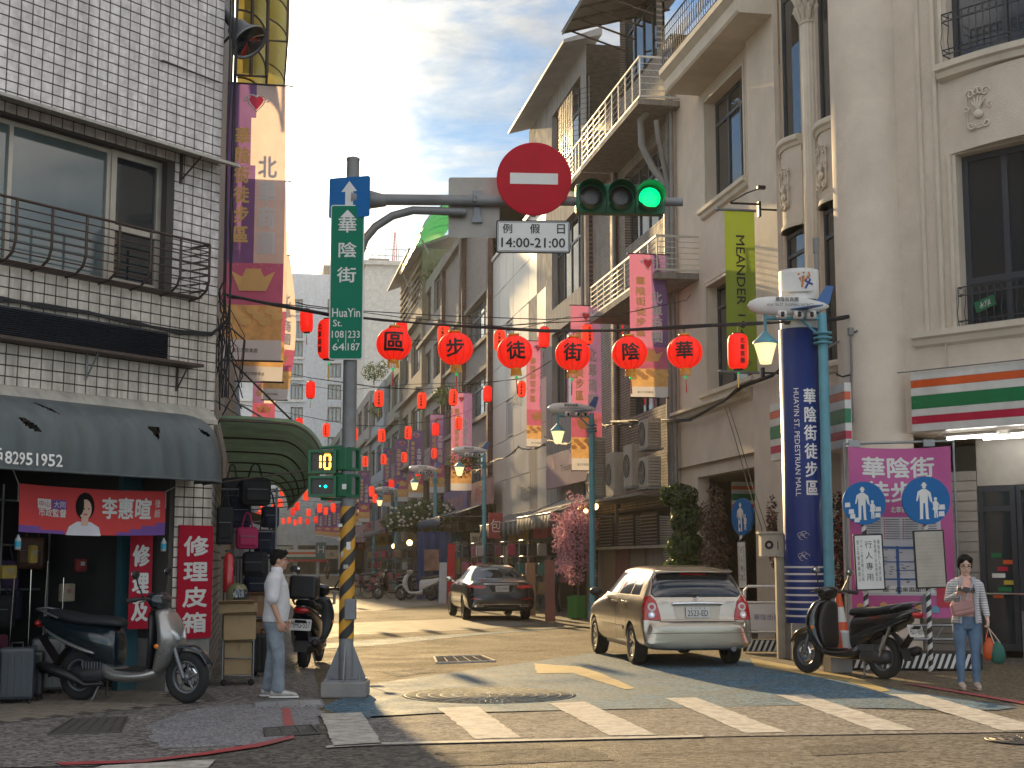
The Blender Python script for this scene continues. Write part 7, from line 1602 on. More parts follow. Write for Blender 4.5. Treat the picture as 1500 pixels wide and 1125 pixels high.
# ---- man in a white polo shirt, seen from his right and a little behind
MP=G(401,1022); H_=1.0
man=thing('person','man in a white polo shirt and pale jeans standing beside the signal pole','person',(MP.x,MP.y,0.004),-YAW-R(84))
mb=MB(); HM=head(mb,(0,.035,1.56),1.0,-.05)
limb(mb,[(0,.0,1.36),(0,.022,1.50)],[.058,.055]); rings(mb,[(0,0,.95,.15,.10),(0,0,1.15,.14,.10),(0,0,1.32,.15,.10),(0,0,1.40,.08,.07)])
ra=[(.195,-.01,1.355),(.235,-.03,1.10),(.225,.06,.87)]; la=[(-.195,-.01,1.355),(-.235,.0,1.10),(-.22,.09,.88)]
for A_ in(ra,la): limb(mb,A_,[.046,.041,.028])
hand(mb,ra[2],(-.02,.25,-1),(-1,.2,0),(0,1,0),.45); hand(mb,la[2],(.02,.25,-1),(1,.2,0),(0,1,0),.45)
for sx in(-1,1): limb(mb,[(sx*.09,.0,.92),(sx*.10,.015+.03*sx,.50),(sx*.105,-.02+.06*sx,.09)],[.08,.052,.04])
fused('body',mb,m_skin,man,.006,4)
mb=MB(); rings(mb,[(0,.0,.855,.185,.148),(0,.0,.90,.190,.150),(0,.018,1.02,.182,.150),(0,.015,1.15,.178,.142),(0,.0,1.28,.188,.138),(0,-.005,1.36,.175,.105),(0,-.005,1.405,.125,.085),(0,.0,1.43,.07,.065)])
for sx,A_ in((1,ra),(-1,la)): limb(mb,[(sx*.13,-.005,1.345),(sx*.195,-.012,1.325),(sx*.24,-.022,1.13)],[.088,.088,.080])
fused('polo_shirt',mb,mat('white_polo',(.58,.58,.60),.85,var=.10,scale=6,bump=1.0,bscale=11),man,.009,5)
mb=MB(); mb.lathe([(.068,1.415),(.072,1.45),(.066,1.478),(.060,1.48)],20,M=Matrix.Translation((0,.008,0))); build('collar',mb,mat('white_polo2',(.7,.7,.72),.85),man,local=True)
mb=MB(); rings(mb,[(0,.0,.93,.160,.118),(0,-.005,.88,.165,.128),(0,-.01,.80,.168,.130),(0,-.005,.76,.150,.115)])
for sx in(-1,1):
 rings(mb,[(sx*.085,-.005,.84,.085,.115),(sx*.09,.01*sx,.70,.085,.098),(sx*.095,.012+.03*sx,.52,.070,.078),(sx*.10,.008+.045*sx,.40,.066,.072),(sx*.10,-.005+.055*sx,.20,.066,.072),(sx*.105,-.01+.06*sx,.085,.068,.078),(sx*.105,.06*sx,.06,.06,.07)])
fused('jeans',mb,mat('pale_grey_jeans',(.20,.24,.28),.85,var=.4,scale=7,bump=1.0,bscale=12),man,.009,3)
def shoe(parent,x,y,m_,m_sole,s=1.0):
 mb=MB(); mb.loft([[(x+w_*math.cos(a)*s,y+yy*s,max(.018,.02+h*(.5+.5*math.sin(a)))*1)for a in[2*math.pi*k/14 for k in range(14)]]for yy,w_,h in((-.085,.025,.06),(-.07,.038,.085),(-.02,.042,.095),(.06,.045,.07),(.13,.044,.05),(.175,.03,.035),(.19,.01,.02))]); o=build('shoe',mb,m_,parent,local=True); q=o.modifiers.new('s','SUBSURF'); q.render_levels=2
 mb=MB(); mb.loft([[(x+w_*math.cos(a)*s,y+yy*s,.012+.014*math.sin(a))for a in[2*math.pi*k/12 for k in range(12)]]for yy,w_ in((-.095,.02),(-.08,.04),(0,.045),(.08,.052),(.14,.048),(.19,.03),(.2,.01))]); build('sole',mb,m_sole,o,local=True)
 mb=MB();
 for k in range(4): mb.tube([(x-.02,y+(.03+.025*k)*s,.085-.010*k),(x+.02,y+(.04+.025*k)*s,.083-.010*k)],.004,4)
 build('laces',mb,m_sgn_w,o,local=True)
for sx in(-1,1): shoe(man,sx*.105,.06*sx,mat('grey_trainers',(.42,.40,.38),.8,var=.3,scale=20),m_sgn_w,1.15)
mb=MB(HM); mb.ell((0,-.022,.038),(.083,.098,.088),20,14); mb.ell((0,.05,.085),(.062,.045,.03),14,8); mb.ell((0,-.06,-.01),(.072,.055,.06),14,8);
for k in range(30): a=random.uniform(0,6.28); mb.ell((.06*math.cos(a),-.01+.07*math.sin(a),.085+random.uniform(-.01,.02)),(.018,.02,.022),6,5)
mb.M=Matrix(); fused('hair',mb,m_hair,man,.007,3)
face(man,HM,glasses=True)

# ---- woman looking down at her phone
WP=G(1420,1010); wom=thing('person','woman in a striped cardigan and jeans looking at her phone near the map board','person',(WP.x,WP.y,0),math.pi-YAW-R(8))
mb=MB(); WM=head(mb,(.0,.035,1.50),1.04,-.28)
limb(mb,[(0,-.01,1.32),(0,.012,1.45)],[.05,.047]); rings(mb,[(0,0,.92,.14,.10),(0,0,1.10,.12,.09),(0,.01,1.25,.14,.105),(0,0,1.34,.10,.07),(0,0,1.38,.05,.05)])
wr_=[(.155,-.01,1.27),(.215,-.01,1.08),(.125,.22,1.16)]
wl_=[(-.155,-.01,1.27),(-.215,-.03,1.06),(-.235,.06,.84)]
for A_ in(wr_,wl_): limb(mb,A_,[.043,.034,.023])
hand(mb,wr_[2],(-.45,.55,.35),(-.2,-.2,1),(.2,.5,.6),.75,.92); hand(mb,wl_[2],(0,.15,-1),(1,.1,0),(0,1,0),1.15,.92)
for sx in(-1,1): limb(mb,[(sx*.08,.0,.88),(sx*.085,.015,.48),(sx*.09,-.015,.08)],[.085,.052,.036])
fused('body',mb,m_skin2,wom,.006,4)
mb=MB(); rings(mb,[(0,.004,.88,.160,.118),(0,.006,.98,.148,.115),(0,.012,1.10,.140,.112),(0,.02,1.20,.150,.125),(0,.008,1.30,.145,.10),(0,.0,1.345,.11,.075),(0,.0,1.36,.08,.06)])
fused('tshirt',mb,mat('peach_tshirt',(.62,.36,.30),.85,var=.06,bump=.4,bscale=14),wom,.008,4)
tb=sub_text('LUCIFER',.06,.19,.03,cuts=1); tb.v=[Vector((-v.x,0,v.y+1.195))for v in tb.v]
for i,v in enumerate(tb.v): v.y=.02+.135*math.sqrt(max(0,1-(v.x/.165)**2))+.006
tb.sm=[False]*len(tb.f); build('lettering',tb,m_ink,wom,local=True)
m_card=mat('striped_knit',(.42,.42,.44),.9,var=.0); nt_=m_card.node_tree; g_=N(nt_,'ShaderNodeNewGeometry'); s_=N(nt_,'ShaderNodeSeparateXYZ'); nt_.links.new(g_.outputs['Position'],s_.inputs[0])
mm=N(nt_,'ShaderNodeMath',operation='MULTIPLY',i_1=34.0); fr_=N(nt_,'ShaderNodeMath',operation='FRACT'); gt=N(nt_,'ShaderNodeMath',operation='GREATER_THAN',i_1=.5); nt_.links.new(s_.outputs['Z'],mm.inputs[0]); nt_.links.new(mm.outputs[0],fr_.inputs[0]); nt_.links.new(fr_.outputs[0],gt.inputs[0])
mxx=N(nt_,'ShaderNodeMix',data_type='RGBA'); mxx.inputs[6].default_value=(.30,.30,.33,1); mxx.inputs[7].default_value=(.62,.61,.62,1); nt_.links.new(gt.outputs[0],mxx.inputs[0]); nt_.links.new(mxx.outputs[2],nt_.nodes['Principled BSDF'].inputs['Base Color'])
m_plain=mat('plain_grey_knit',(.36,.37,.41),.9)
mb=MB(); n=28
def cardi(u,v):
 a=R(122)+R(296)*u; z=.80+(1.35-.80)*v; rx=.185-.03*math.sin(math.pi*min(1,v*1.15))-(.07*max(0,v-.8)/.2); ry=.15-.02*math.sin(math.pi*v)-(.05*max(0,v-.8)/.2)
 return(rx*math.cos(a),.0+ry*math.sin(a),z)
mb.grid(cardi,n,12); o=build('cardigan',mb,m_card,wom,local=True); q=o.modifiers.new('s','SOLIDIFY'); q.thickness=.014
for i_,u_ in enumerate((0.0,1.0)):
 mb=MB(); mb.tube([Vector(cardi(u_,k/10))+Vector((0,.006,0))for k in range(11)],.020,6); build('cardigan_border',mb,m_plain,o,local=True)
mb=MB(); limb(mb,[(.125,-.005,1.285),(.165,-.008,1.26),wr_[1],(.14,.17,1.14)],[.055,.056,.047,.038]); fused('right_sleeve',mb,m_card,wom,.008,4)
mb=MB(); limb(mb,[(-.125,-.005,1.285),(-.165,-.008,1.26),wl_[1],(-.233,.04,.90)],[.055,.056,.047,.038]); fused('left_sleeve',mb,m_card,wom,.008,4)
mb=MB(); rings(mb,[(0,.0,.93,.150,.112),(0,-.005,.86,.165,.125),(0,-.01,.78,.172,.13),(0,-.005,.73,.150,.11)])
for sx in(-1,1): rings(mb,[(sx*.085,-.005,.82,.088,.112),(sx*.088,.0,.66,.082,.092),(sx*.088,.012,.48,.060,.066),(sx*.09,.0,.32,.056,.062),(sx*.09,-.012,.12,.044,.05),(sx*.09,-.01,.085,.044,.05)])
fused('jeans',mb,mat('blue_jeans',(.10,.17,.27),.85,var=.3,scale=4,bump=.7,bscale=18),wom,.008,3)
for sx in(-1,1): shoe(wom,sx*.09,.0,mat('beige_shoes',(.42,.33,.27),.7),mat('tan_sole',(.3,.22,.17),.8),.92)
mb=MB(WM@Matrix.Scale(1.07,4)); mb.ell((0,-.026,.036),(.083,.096,.088),20,14); mb.ell((0,-.07,-.03),(.065,.05,.07),14,8)
for sx in(-1,1): mb.ell((sx*.046,.022,.074),(.038,.055,.036),12,8); mb.ell((sx*.070,-.01,.01),(.014,.035,.055),10,8)
mb.M=Matrix(); mb.tube([(0,-.09,1.50),(0,-.125,1.42),(0.02,-.13,1.30),(.03,-.125,1.18)],[.035,.036,.028,.012],10); fused('hair',mb,m_hair,wom,.007,3)
face(wom,WM,1.04,glasses=True)
MWm=MW[wom.name]
def held(name,label,cat,mb,m_,kidsl=()):
 o=build(name,mb,m_,None,label=label,cat=cat); o.matrix_world=MWm; MW[o.name]=MWm.copy(); return o
pc=Vector(wr_[2])+Vector((-.055,.075,.055)); mb=MB(Matrix.Translation(pc)@Matrix.Rotation(R(-50),4,'X')@Matrix.Rotation(R(75),4,'Z')); mb.box((0,0,0),(.072,.15,.009),bev=.004); held('mobile_phone','dark phone held up in the hand of the woman','phone',mb,m_black)
mb=MB(Matrix.Translation((.075,.175,.985))@Matrix.Rotation(R(12),4,'Y')); mb.box((0,0,0),(.27,.10,.17),bev=.035)
hb_=held('shoulder_bag','dusty pink shoulder bag worn across the front of the woman','bag',mb,mat('dusty_pink_leather',(.42,.22,.21),.5,bump=.1))
mb=MB(Matrix.Translation((.075,.23,1.01))@Matrix.Rotation(R(12),4,'Y')); mb.box((0,0,0),(.25,.012,.09),bev=.01); build('bag_flap',mb,mat('dusty_pink_leather2',(.38,.20,.19),.5),hb_,local=True)
mb=MB(); sp_=[(.04,.165,1.06),(.0,.165,1.16),(-.06,.145,1.27),(-.10,.08,1.35),(-.09,-.05,1.36),(-.05,-.13,1.30),(.12,-.15,1.1),(.17,-.02,1.03)]; mb.tube(sp_,.011,6); build('strap',mb,m_plain,hb_,local=True)
def carrier(label,c,m_,rw,h,hc):
 mb=MB(); n=16; mb.loft([[(c[0]+rw*q*math.cos(a)*(1+.08*math.sin(3*a)),c[1]+rw*.7*q*math.sin(a),c[2]+z*h)for a in[2*math.pi*k/n for k in range(n)]]for q,z in((.5,-1),(.95,-.85),(1,-.5),(.85,-.2),(.45,0),(.15,.12))]); o=held('carrier_bag',label,'bag',mb,m_)
 mb=MB(); hp_=Vector(wl_[2])+Vector((.0,.03,-.09))
 for dx in(-.02,.02): mb.tube([(c[0]+dx*2,c[1]+dx,c[2]),((c[0]+hp_.x)/2+dx,(c[1]+hp_.y)/2,(c[2]+hp_.z)/2),hp_],.006,5)
 build('handle',mb,hc,o,local=True); return o
carrier('translucent orange carrier bag hanging from the hand of the woman',(-.235,.10,.60),mat('orange_film',(.70,.13,.03),.35,transl=.4),.075,.24,mat('orange_film2',(.7,.14,.03),.4))
gb=carrier('dark green folded shopping bag with pale handles in the hand of the woman',(-.33,.12,.56),mat('dark_green_cloth_bag',(.008,.10,.075),.6),.085,.24,mat('pale_cord',(.6,.5,.4),.8))

# ---- shopkeeper seated in the dark left shop
sk=thing('person','dark clothed shopkeeper barely visible inside the gloomy left shop','person',tuple(LC+LD*lp(135,850)[0]-LN*2.4),-YAW+math.pi)
mb=MB(); SM=head(mb,(0,.03,1.38),.95); limb(mb,[(0,0,1.2),(0,.02,1.3)],[.05,.05]);
for sx in(-1,1): limb(mb,[(sx*.17,0,1.15),(sx*.23,.05,.92),(sx*.1,.25,.85)],[.045,.038,.026]); hand(mb,(sx*.1,.25,.85),(-sx*.6,.8,0),(0,0,-1),(0,.5,1),.6)
rings(mb,[(0,0,.6,.15,.11),(0,0,1.1,.15,.1),(0,0,1.2,.07,.06)])
for sx in(-1,1): limb(mb,[(sx*.09,0,.6),(sx*.1,.38,.52),(sx*.1,.36,.09)],[.08,.06,.04])
fused('body',mb,m_skin,sk,.01,4)
mb=MB(); rings(mb,[(0,0,.58,.18,.14),(0,0,.9,.17,.13),(0,0,1.12,.18,.12),(0,0,1.2,.1,.08)])
for sx in(-1,1): limb(mb,[(sx*.16,0,1.14),(sx*.225,.04,.95)],[.06,.06])
fused('dark_jacket',mb,mat('dark_jacket',(.03,.03,.045),.9),sk,.012,4)
mb=MB()
for sx in(-1,1): limb(mb,[(sx*.09,0,.58),(sx*.1,.38,.52),(sx*.1,.36,.12)],[.1,.075,.06])
fused('trousers',mb,m_dark,sk,.012,4); mb=MB(SM); mb.ell((0,-.02,.03),(.082,.095,.09)); mb.M=Matrix(); fused('hair',mb,m_hair,sk,.01,3)
mb=MB(); mb.box((0,-.02,.28),(.34,.32,.5)); o=build('stool',mb,m_black,None,label='dark stool under the seated shopkeeper in the left shop',cat='stool'); o.matrix_world=MW[sk.name]

#  LEFT SIDE GOODS AND FITTINGS
m_corr=mat('green_corrugated_sheet',(.24,.34,.22),.6,.0,transl=.4,var=.25,scale=3,dirt=.5,dirtcol=(.12,.12,.09)); m_cb=mat('cardboard',(.36,.26,.14),.85,var=.12,scale=4,dirt=.15); m_cb2=mat('brown_cardboard',(.27,.155,.085),.85,var=.12,scale=4)
ga=thing('corrugated_awning','curved green corrugated sheet awning projecting over the street side of the left corner building','awning',(.2,20,2.8))
def gaf(u,v):
 y=18.6+12.2*u; a=v*1.45; x0,z0=-.43,3.38-.10*u; Rr=.62
 if v<.42: x=x0+v/.42*(.82-.12*u); z=z0-.03*(v/.42)**2; nx,nz=0,1
 else: q=(v-.42)/.58*1.5; x=x0+.82-.12*u+Rr*math.sin(q)*.85; z=z0-.03-Rr*(1-math.cos(q)); nx,nz=math.sin(q),math.cos(q)
 k=.040*math.sin(u*12.2/.17*2*math.pi); return(x+nx*k,y,z+nz*k)
mb=MB(); mb.grid(gaf,102*6,18); build('sheet',mb,m_corr,ga)
for u in(0.0,.18,.36,.54,.72,.9):
 mb=MB(); mb.tube([Vector(gaf(u,v/14))-UP*.03 for v in range(15)],.014,5); build('arch_rib',mb,m_rust,ga)
 e_=Vector(gaf(u,1)); mb=MB(); mb.tube([e_-UP*.02,Vector((-.42,e_.y,2.55))],.011,5); build('strut',mb,m_rust,ga)
mb=MB(); mb.tube([Vector(gaf(0,1))-UP*.02,Vector(gaf(1,1))-UP*.02],.022,6); build('edge_beam',mb,m_trim,ga)
for k,(a,b)in enumerate((((250,545),(372,622)),((330,580),(402,622)),((330,520),(452,640)))):
 pa=PY(a[0],a[1],18.0+.2*k); pb_=PY(b[0],b[1],19.6+k*.5); mb=MB(); mb.tube([pa,pb_],.014,6); build('stay_rod',mb,m_galv if k<2 else m_rust,ga)
rr=random.Random(5)
tg_=[]
for k in range(16):
 a=PY(318+rr.uniform(-6,12),430+rr.uniform(-30,60),18.3+rr.uniform(0,.8)); b=PY(318+rr.uniform(-30,40),560+rr.uniform(-20,60),18.2+rr.uniform(0,1)); m_=(a+b)/2+Vector((rr.uniform(-.15,.35),0,rr.uniform(-.15,.15))); tg_.append([a,a.lerp(m_,.5)+Vector((rr.uniform(-.06,.06),0,rr.uniform(-.06,.06))),m_,m_.lerp(b,.5),b])
for k in range(7): x=rr.uniform(-.43,-.3); tg_.append([Vector((x+rr.uniform(-.03,.03),18.05+rr.uniform(0,.2),z))for z in(9.5,8,6.8,5.9,5.1,4.4,3.6)])
c_=Vector((-.3,18.4,5)); mb=MB()
for q in tg_: mb.tube(q,rr.choice((.006,.009,.012)),5)
build('tangled_wires',mb,m_cable,None,label='tangle of black wires at the corner of the tiled building above the awnings',cat='wires',kind='stuff',origin=c_)
wl=[lw(*lp(u,v,.06),.06)for u,v in((0,438),(60,447),(130,458),(200,474),(262,487),(310,490),(333,470))]
cable('black cable bundle drooping across the tiled wall above the louvre panel',[[p+Vector((0,0,rr.uniform(-.03,.03)))for p in wl]for _ in range(7)],.011)
fl=thing('floodlight','grey bell shaped floodlight clamped to the top of the tiled corner','lamp',tuple(PY(330,50,18.4))); p=PY(350,44,18.4)
F=frame(p,(.8,.1,.5),None,(.52,-.35,-.72))@Matrix.Scale(1.35,4)
mb=MB(F); mb.lathe([(.001,-.30),(.05,-.30),(.055,-.08),(.10,-.04),(.12,.06),(.19,.17),(.20,.20),(.18,.19),(.10,.05)],24); build('shade',mb,m_steel,fl); mb=MB(F); mb.lathe([(.001,.16),(.18,.18)],24); build('glass',mb,m_wglass,fl)
mb=MB(); mb.tube([p+Vector((0,0,0)),p+Vector((-.10,0,-.08)),PY(322,68,18.2)],.02,6); build('arm',mb,m_black,fl)
m_fib=mat('yellow_fibreglass',(.55,.48,.16),.45,var=.15,transl=.65)
for k,(y0,y1,z0,z1,out_,lab)in enumerate(((22.6,26.0,9.35,13.2,.50,'barred yellow fibreglass bay window box on the upper left street side'),(27.0,32.0,11.6,15.2,.90,'farther and higher yellow fibreglass window box at the upper left'))):
 o=thing('window_box',lab,'window box',(-.4,y0,z0)); n=7
 for q in range(n):
  za,zb_=z0+(z1-z0)*q/n,z0+(z1-z0)*(q+1)/n; mb=MB()
  mb.grid(lambda u,v:(-.42+out_*(math.sin(v*math.pi/2)**.8),y0+(y1-y0)*u,zb_-(zb_-za)*.97*(1-math.cos(v*math.pi/2))),6,8); build('sheet',mb,m_fib,o)
  for y in(y0,(y0+y1)/2,y1): mb=MB(); mb.tube([(-.42+out_*(math.sin(v*math.pi/16)**.8),y,zb_-(zb_-za)*(1-math.cos(v*math.pi/16)))for v in range(9)],.02,4); build('rib',mb,m_rust,o)
 for x,y in((-.42+out_,y0),(-.42+out_,y1),(-.42+out_*.5,y0)): mb=MB(); mb.tube([(x,y,z0),(x,y,z1)],.03,5); build('upright',mb,m_rust,o)
 for z in(z0,(z0+z1)/2,z1): mb=MB(); mb.tube([(-.42,y0,z),(-.42+out_,y0,z),(-.42+out_,y1,z)],.022,5); build('rail',mb,m_rust,o)
def red_sign(label,F,w_,h_,s,hh_):
 o=thing('repair_sign',label,'sign',tuple(F.translation)); mb=MB(F); mb.prism(rrect(w_,h_,.01),-.015,0); build('board',mb,mat('sign_red',(.38,.010,.03),.5,spec=.15,var=.06),o); lettering(s,F@Matrix.Translation((0,-.03,.004)),hh_,m_sgn_w,o,vertical=True,gap=.22,wd=w_*.74,bold=.03); return o
a=lp(262,769,.03); b=lp(308,934,.03); red_sign('tall red repair sign with white characters on the tiled pillar',LF@Matrix.Translation(((a[0]+b[0])/2,(a[1]+b[1])/2,.04)),b[0]-a[0],a[1]-b[1],'修理皮箱',(a[1]-b[1])*.86)
F=frame(lw(lp(226,860)[0],1.32,-.25),(Matrix.Rotation(R(-28),3,'Z')@LD),UP); red_sign('narrow darker red repair sign standing back in the shade behind the silver scooter',F,.27,1.15,'修理及',.92)
mb=MB(LF); mb.bb((pl-.30,0,-.6),(pl-.02,zs,-.5)); build('teal_post',mb,mat('teal_post_paint',(.03,.11,.14),.6,dirt=.3),bl)
mb=MB(LF); mb.bb((pl+.02,2.78,.0),(-.02,2.95,.03)); build('wood_plate',mb,m_cb,bl)
tl_,tr_,br_,bl_=[Vector((*lp(u,v,.25),.25))for u,v in((27,708),(243,720),(240,784),(27,779))]
cb=thing('campaign_banner','pink red election banner with a portrait strung under the blue awning','banner',tuple(LF@tl_))
def cbp(x,y,off=0.0):
 p=(bl_*(1-x)+br_*x)*(1-y)+(tl_*(1-x)+tr_*x)*y; p=Vector((p.x,p.y+.018*math.sin(math.pi*x)*-1,p.z+.015*math.sin(x*14+y*2)+off)); return LF@p
mb=MB(); nx,ny=60,14
for j in range(ny+1):
 for i in range(nx+1): mb.v.append(cbp(i/nx,j/ny))
for j in range(ny):
 for i in range(nx):
  x,y=(i+.5)/nx,(j+.5)/ny; mi=1 if(x<.3 and y<.16-x*.4)or(x>.6 and y<(x-.6)*.75)else 0
  mb.f.append([j*(nx+1)+i,j*(nx+1)+i+1,(j+1)*(nx+1)+i+1,(j+1)*(nx+1)+i]); mb.m.append(mi); mb.sm.append(True)
m_coral=mat('coral_cloth',(.58,.07,.07),.8,spec=.1,var=.08); m_vio=mat('violet_cloth',(.16,.07,.30),.7)
build('cloth',mb,[m_coral,m_vio],cb); CW=(tr_-tl_).length; CH=(tl_-bl_).length
def cput(tb,m_,nm,x,y,off=.006):
 K=1.45 if nm[:4]=='port' else 1.75; tb.v=[cbp(x+K*v.x/CW,(y-.06 if nm[:4]=='port' else y)+K*v.y/CH,off+v.z)for v in tb.v]; return build(nm,tb,m_,cb)
def shp(pts): vs,fs=fill_poly(pts,.06); t_=MB(); t_.add(vs,fs); return t_
cput(sub_text('李惠暄',.135,.40,.03,cuts=1),m_sgn_w,'name_characters',.715,.60); cput(sub_text('律師',.13,.05,0,True,.05,0),m_sgn_w,'title_characters',.935,.60)
cput(sub_text('市政監督',.05,.215,.02,cuts=0),m_sgn_w,'slogan_characters',.215,.44)
cput(shp([(-.055,-.03),(.05,-.03),(.05,.03),(-.055,.03)]),m_sgn_w,'white_box',.165,.62); cput(shp([(-.05,-.03),(.055,-.03),(.055,.03),(-.05,.03)]),m_vio,'violet_box',.26,.62)
cput(sub_text('中山',.04,.085,.0,cuts=0),m_coral,'district_characters',.163,.62,.012); cput(sub_text('大同',.04,.085,.0,cuts=0),m_sgn_w,'district_characters',.262,.62,.012)
def ov(cx,cy,rx,ry,n=20): return[(cx+rx*math.cos(2*math.pi*k/n),cy+ry*math.sin(2*math.pi*k/n))for k in range(n)]
cput(shp([(-.16,-.155),(.16,-.155),(.14,-.09),(.06,-.05),(-.06,-.05),(-.13,-.09)]),mat('print_white_jacket',(.6,.6,.65),.7),'portrait_jacket',.42,.48); cput(shp(ov(0,.07,.085,.105)),m_hair,'portrait_hair',.425,.48,.008); cput(shp([(-.03,-.08),(.03,-.08),(.03,.02),(-.03,.02)]),m_skin2,'portrait_neck',.425,.48,.009)
cput(shp(ov(0,.045,.056,.078)),m_skin2,'portrait_face',.425,.48,.011); cput(shp(ov(-.045,.08,.03,.08)),m_hair,'portrait_hair',.425,.48,.013)
cput(shp(ov(0,.0,.02,.008,10)),m_lip,'portrait_lips',.425,.50,.014)
for sx in(-1,1): cput(shp(ov(sx*.02,.05,.010,.005,8)),m_ink,'portrait_eye',.43,.48,.014)
for q,(a,b)in enumerate(((tl_,(-.22,.28)),(tr_,(.3,.16)))):
 mb=MB(LF); mb.tube([a,a+Vector((b[0],b[1],.1))],.006,4); mb.tube([a,a-Vector((-.005,.2,0))],.004,4); build('rope',mb,m_wline,cb)
for q,a in enumerate((bl_,br_)):
 o=thing('water_bottle',('small blue labelled water bottle hanging from the left end of the election banner','small blue labelled water bottle hanging from the right end of the election banner')[q],'bottle',tuple(LF@(a-Vector((0,.15,0)))))
 mb=MB(LF@Matrix.Translation(a-Vector((0,.13,0)))@Matrix.Rotation(R(90),4,'X')); mb.lathe([(.001,.06),(.03,.06),(.033,.04),(.033,-.05),(.012,-.085),(.012,-.1),(.001,-.1)],12); build('body',mb,mat('clear_plastic',(.35,.4,.42),.1,var=0),o); mb=MB(LF@Matrix.Translation(a-Vector((0,.13,0)))@Matrix.Rotation(R(90),4,'X')); mb.lathe([(.034,.03),(.034,-.03)],12); build('label',mb,mat('cyan_label',(.02,.3,.45),.4),o)
def soft(mb,c,d,n=10): mb.box(c,d,bev=min(d)*.35)
def bag(label,c,w_,h_,m_,rz=0,cat='bag',name='hanging_bag',strapl=.2,pocket=True):
 o=thing(name,label,cat,c,rz); mb=MB(); mb.box((0,0,-h_/2),(w_,w_*.5,h_),bev=w_*.16); b=build('body',mb,m_,o,local=True)
 if pocket: mb=MB(); mb.box((0,-w_*.26,-h_*.62),(w_*.75,w_*.14,h_*.42),bev=.02); build('front_pocket',mb,m_,o,local=True); mb=MB(); mb.tube([(-w_*.34,-w_*.34,-h_*.42),(w_*.34,-w_*.34,-h_*.42)],.006,4); build('zip',mb,m_galv,o,local=True)
 mb=MB()
 for sx in(-1,1): mb.tube([(sx*w_*.25,0,-.02),(sx*w_*.12,0,strapl*.8),(0,0,strapl)],.012,5)
 build('strap',mb,m_,o,local=True); return o
navy=mat('navy_nylon',(.016,.02,.04),.75,var=.2,scale=6); blk=mat('black_nylon',(.016,.016,.018),.75,var=.2,scale=6); gry=mat('grey_nylon',(.07,.07,.075),.75,var=.2); pnk=mat('magenta_nylon',(.4,.02,.1),.7); brn=mat('brown_leather',(.09,.04,.025),.5,var=.2); olv=mat('olive_canvas',(.07,.08,.05),.8)
BAGS=((374,700,19.6,.42,.38,blk,'large black handbag with a white tag hanging highest under the green awning'),(352,728,19.9,.30,.42,navy,'navy backpack hanging left under the green awning'),(362,772,19.7,.30,.30,pnk,'magenta and black bag hanging in the second tier under the green awning'),(388,776,20.0,.28,.34,navy,'dark blue bag hanging right in the second tier under the green awning'),(374,808,19.8,.34,.34,blk,'black bag hanging lowest under the green awning'),(340,700,20.4,.28,.6,gry,'long grey garment bag hanging deep under the green awning'),(330,742,19.2,.22,.5,blk,'narrow black bag beside the tiled pillar'),(396,742,20.6,.25,.3,navy,'small navy rucksack at the outer edge under the green awning'))
for u,v,Y,w_,h_,m_,lab in BAGS: bag(lab,tuple(PY(u,v,Y)),w_,h_,m_,random.uniform(-.3,.3))
mb=MB();
for z,y in((2.52,19.7),(1.95,19.8)): mb.tube([(-.42,y,z),(.35,y,z)],.014,6)
mb.tube([(.33,19.7,0),(.33,19.7,2.55)],.016,6); build('display_rail',mb,m_steel,None,label='dark steel display rail from which the bags hang under the green awning',cat='rail',origin=(0,19.7,2.2))
mb=MB(); z=1.35
for k in range(16): mb.box((-.38+.045*k,21.5+.02*(k%3),1.2),(.02,.03,.75))
mb.box((0,21.6,1.6),(.85,.1,.04)); build('umbrella_row',mb,gry,None,label='row of folded grey umbrellas hanging behind the helmet',cat='umbrellas',kind='stuff',origin=(0,21.5,1.2))
CT=Vector((-.13,18.7,0)); ct=thing('wire_cart','low steel wire cart holding cardboard beside the tiled pillar','cart',tuple(CT))
mb=MB(Matrix.Translation(CT));
for x in(-.19,.19):
 for y in(-.25,.25): mb.tube([(x,y,.08),(x,y,.56)],.012,5)
for z in(.12,.34,.56): mb.tube([(-.19,-.25,z),(.19,-.25,z),(.19,.25,z),(-.19,.25,z)],.011,5,closed=True)
build('frame',mb,m_galv,ct)
for x in(-.17,.17): mb=MB(Matrix.Translation(CT)); mb.lathe([(.001,-.015),(.04,-.015),(.04,.015),(.001,.015)],12,M=Matrix.Translation((x,-.22,.04))@Matrix.Rotation(R(90),4,'X')); build('castor',mb,m_rubber,ct)
def carton(label,c,d,m_,rz=0,mark=True):
 o=thing('carton',label,'cardboard box',c,rz); mb=MB(); mb.box((0,0,d[2]/2),d,bev=.006); build('box',mb,m_,o,local=True); mb=MB(); mb.box((0,0,d[2]+.001),(.05,d[1]*.98,.003)); mb.box((0,-d[1]/2-.002,d[2]*.86),(.05,.003,d[2]*.28)); build('tape',mb,mat('parcel_tape',(.3,.2,.1),.3),o,local=True)
 mb=MB(); mb.add([(-d[0]/2,-d[1]/2,d[2]),(d[0]/2,-d[1]/2,d[2]),(d[0]/2,-d[1]/2-.1,d[2]+.05),(-d[0]/2,-d[1]/2-.12,d[2]+.04)],[(0,1,2,3)]); f_=build('flap',mb,m_,o,local=True); q=f_.modifiers.new('s','SOLIDIFY'); q.thickness=.006
 return o
carton('tall buff carton standing in the wire cart',(CT.x,CT.y,.13),(.34,.4,.40),m_cb); carton('buff carton on top of the cart, its flap bent',(CT.x,CT.y,.57),(.40,.46,.30),m_cb,.06); carton('flat buff carton on top of the pile beside the pillar',(CT.x-.01,CT.y+.02,.89),(.44,.5,.12),m_cb,-.1)
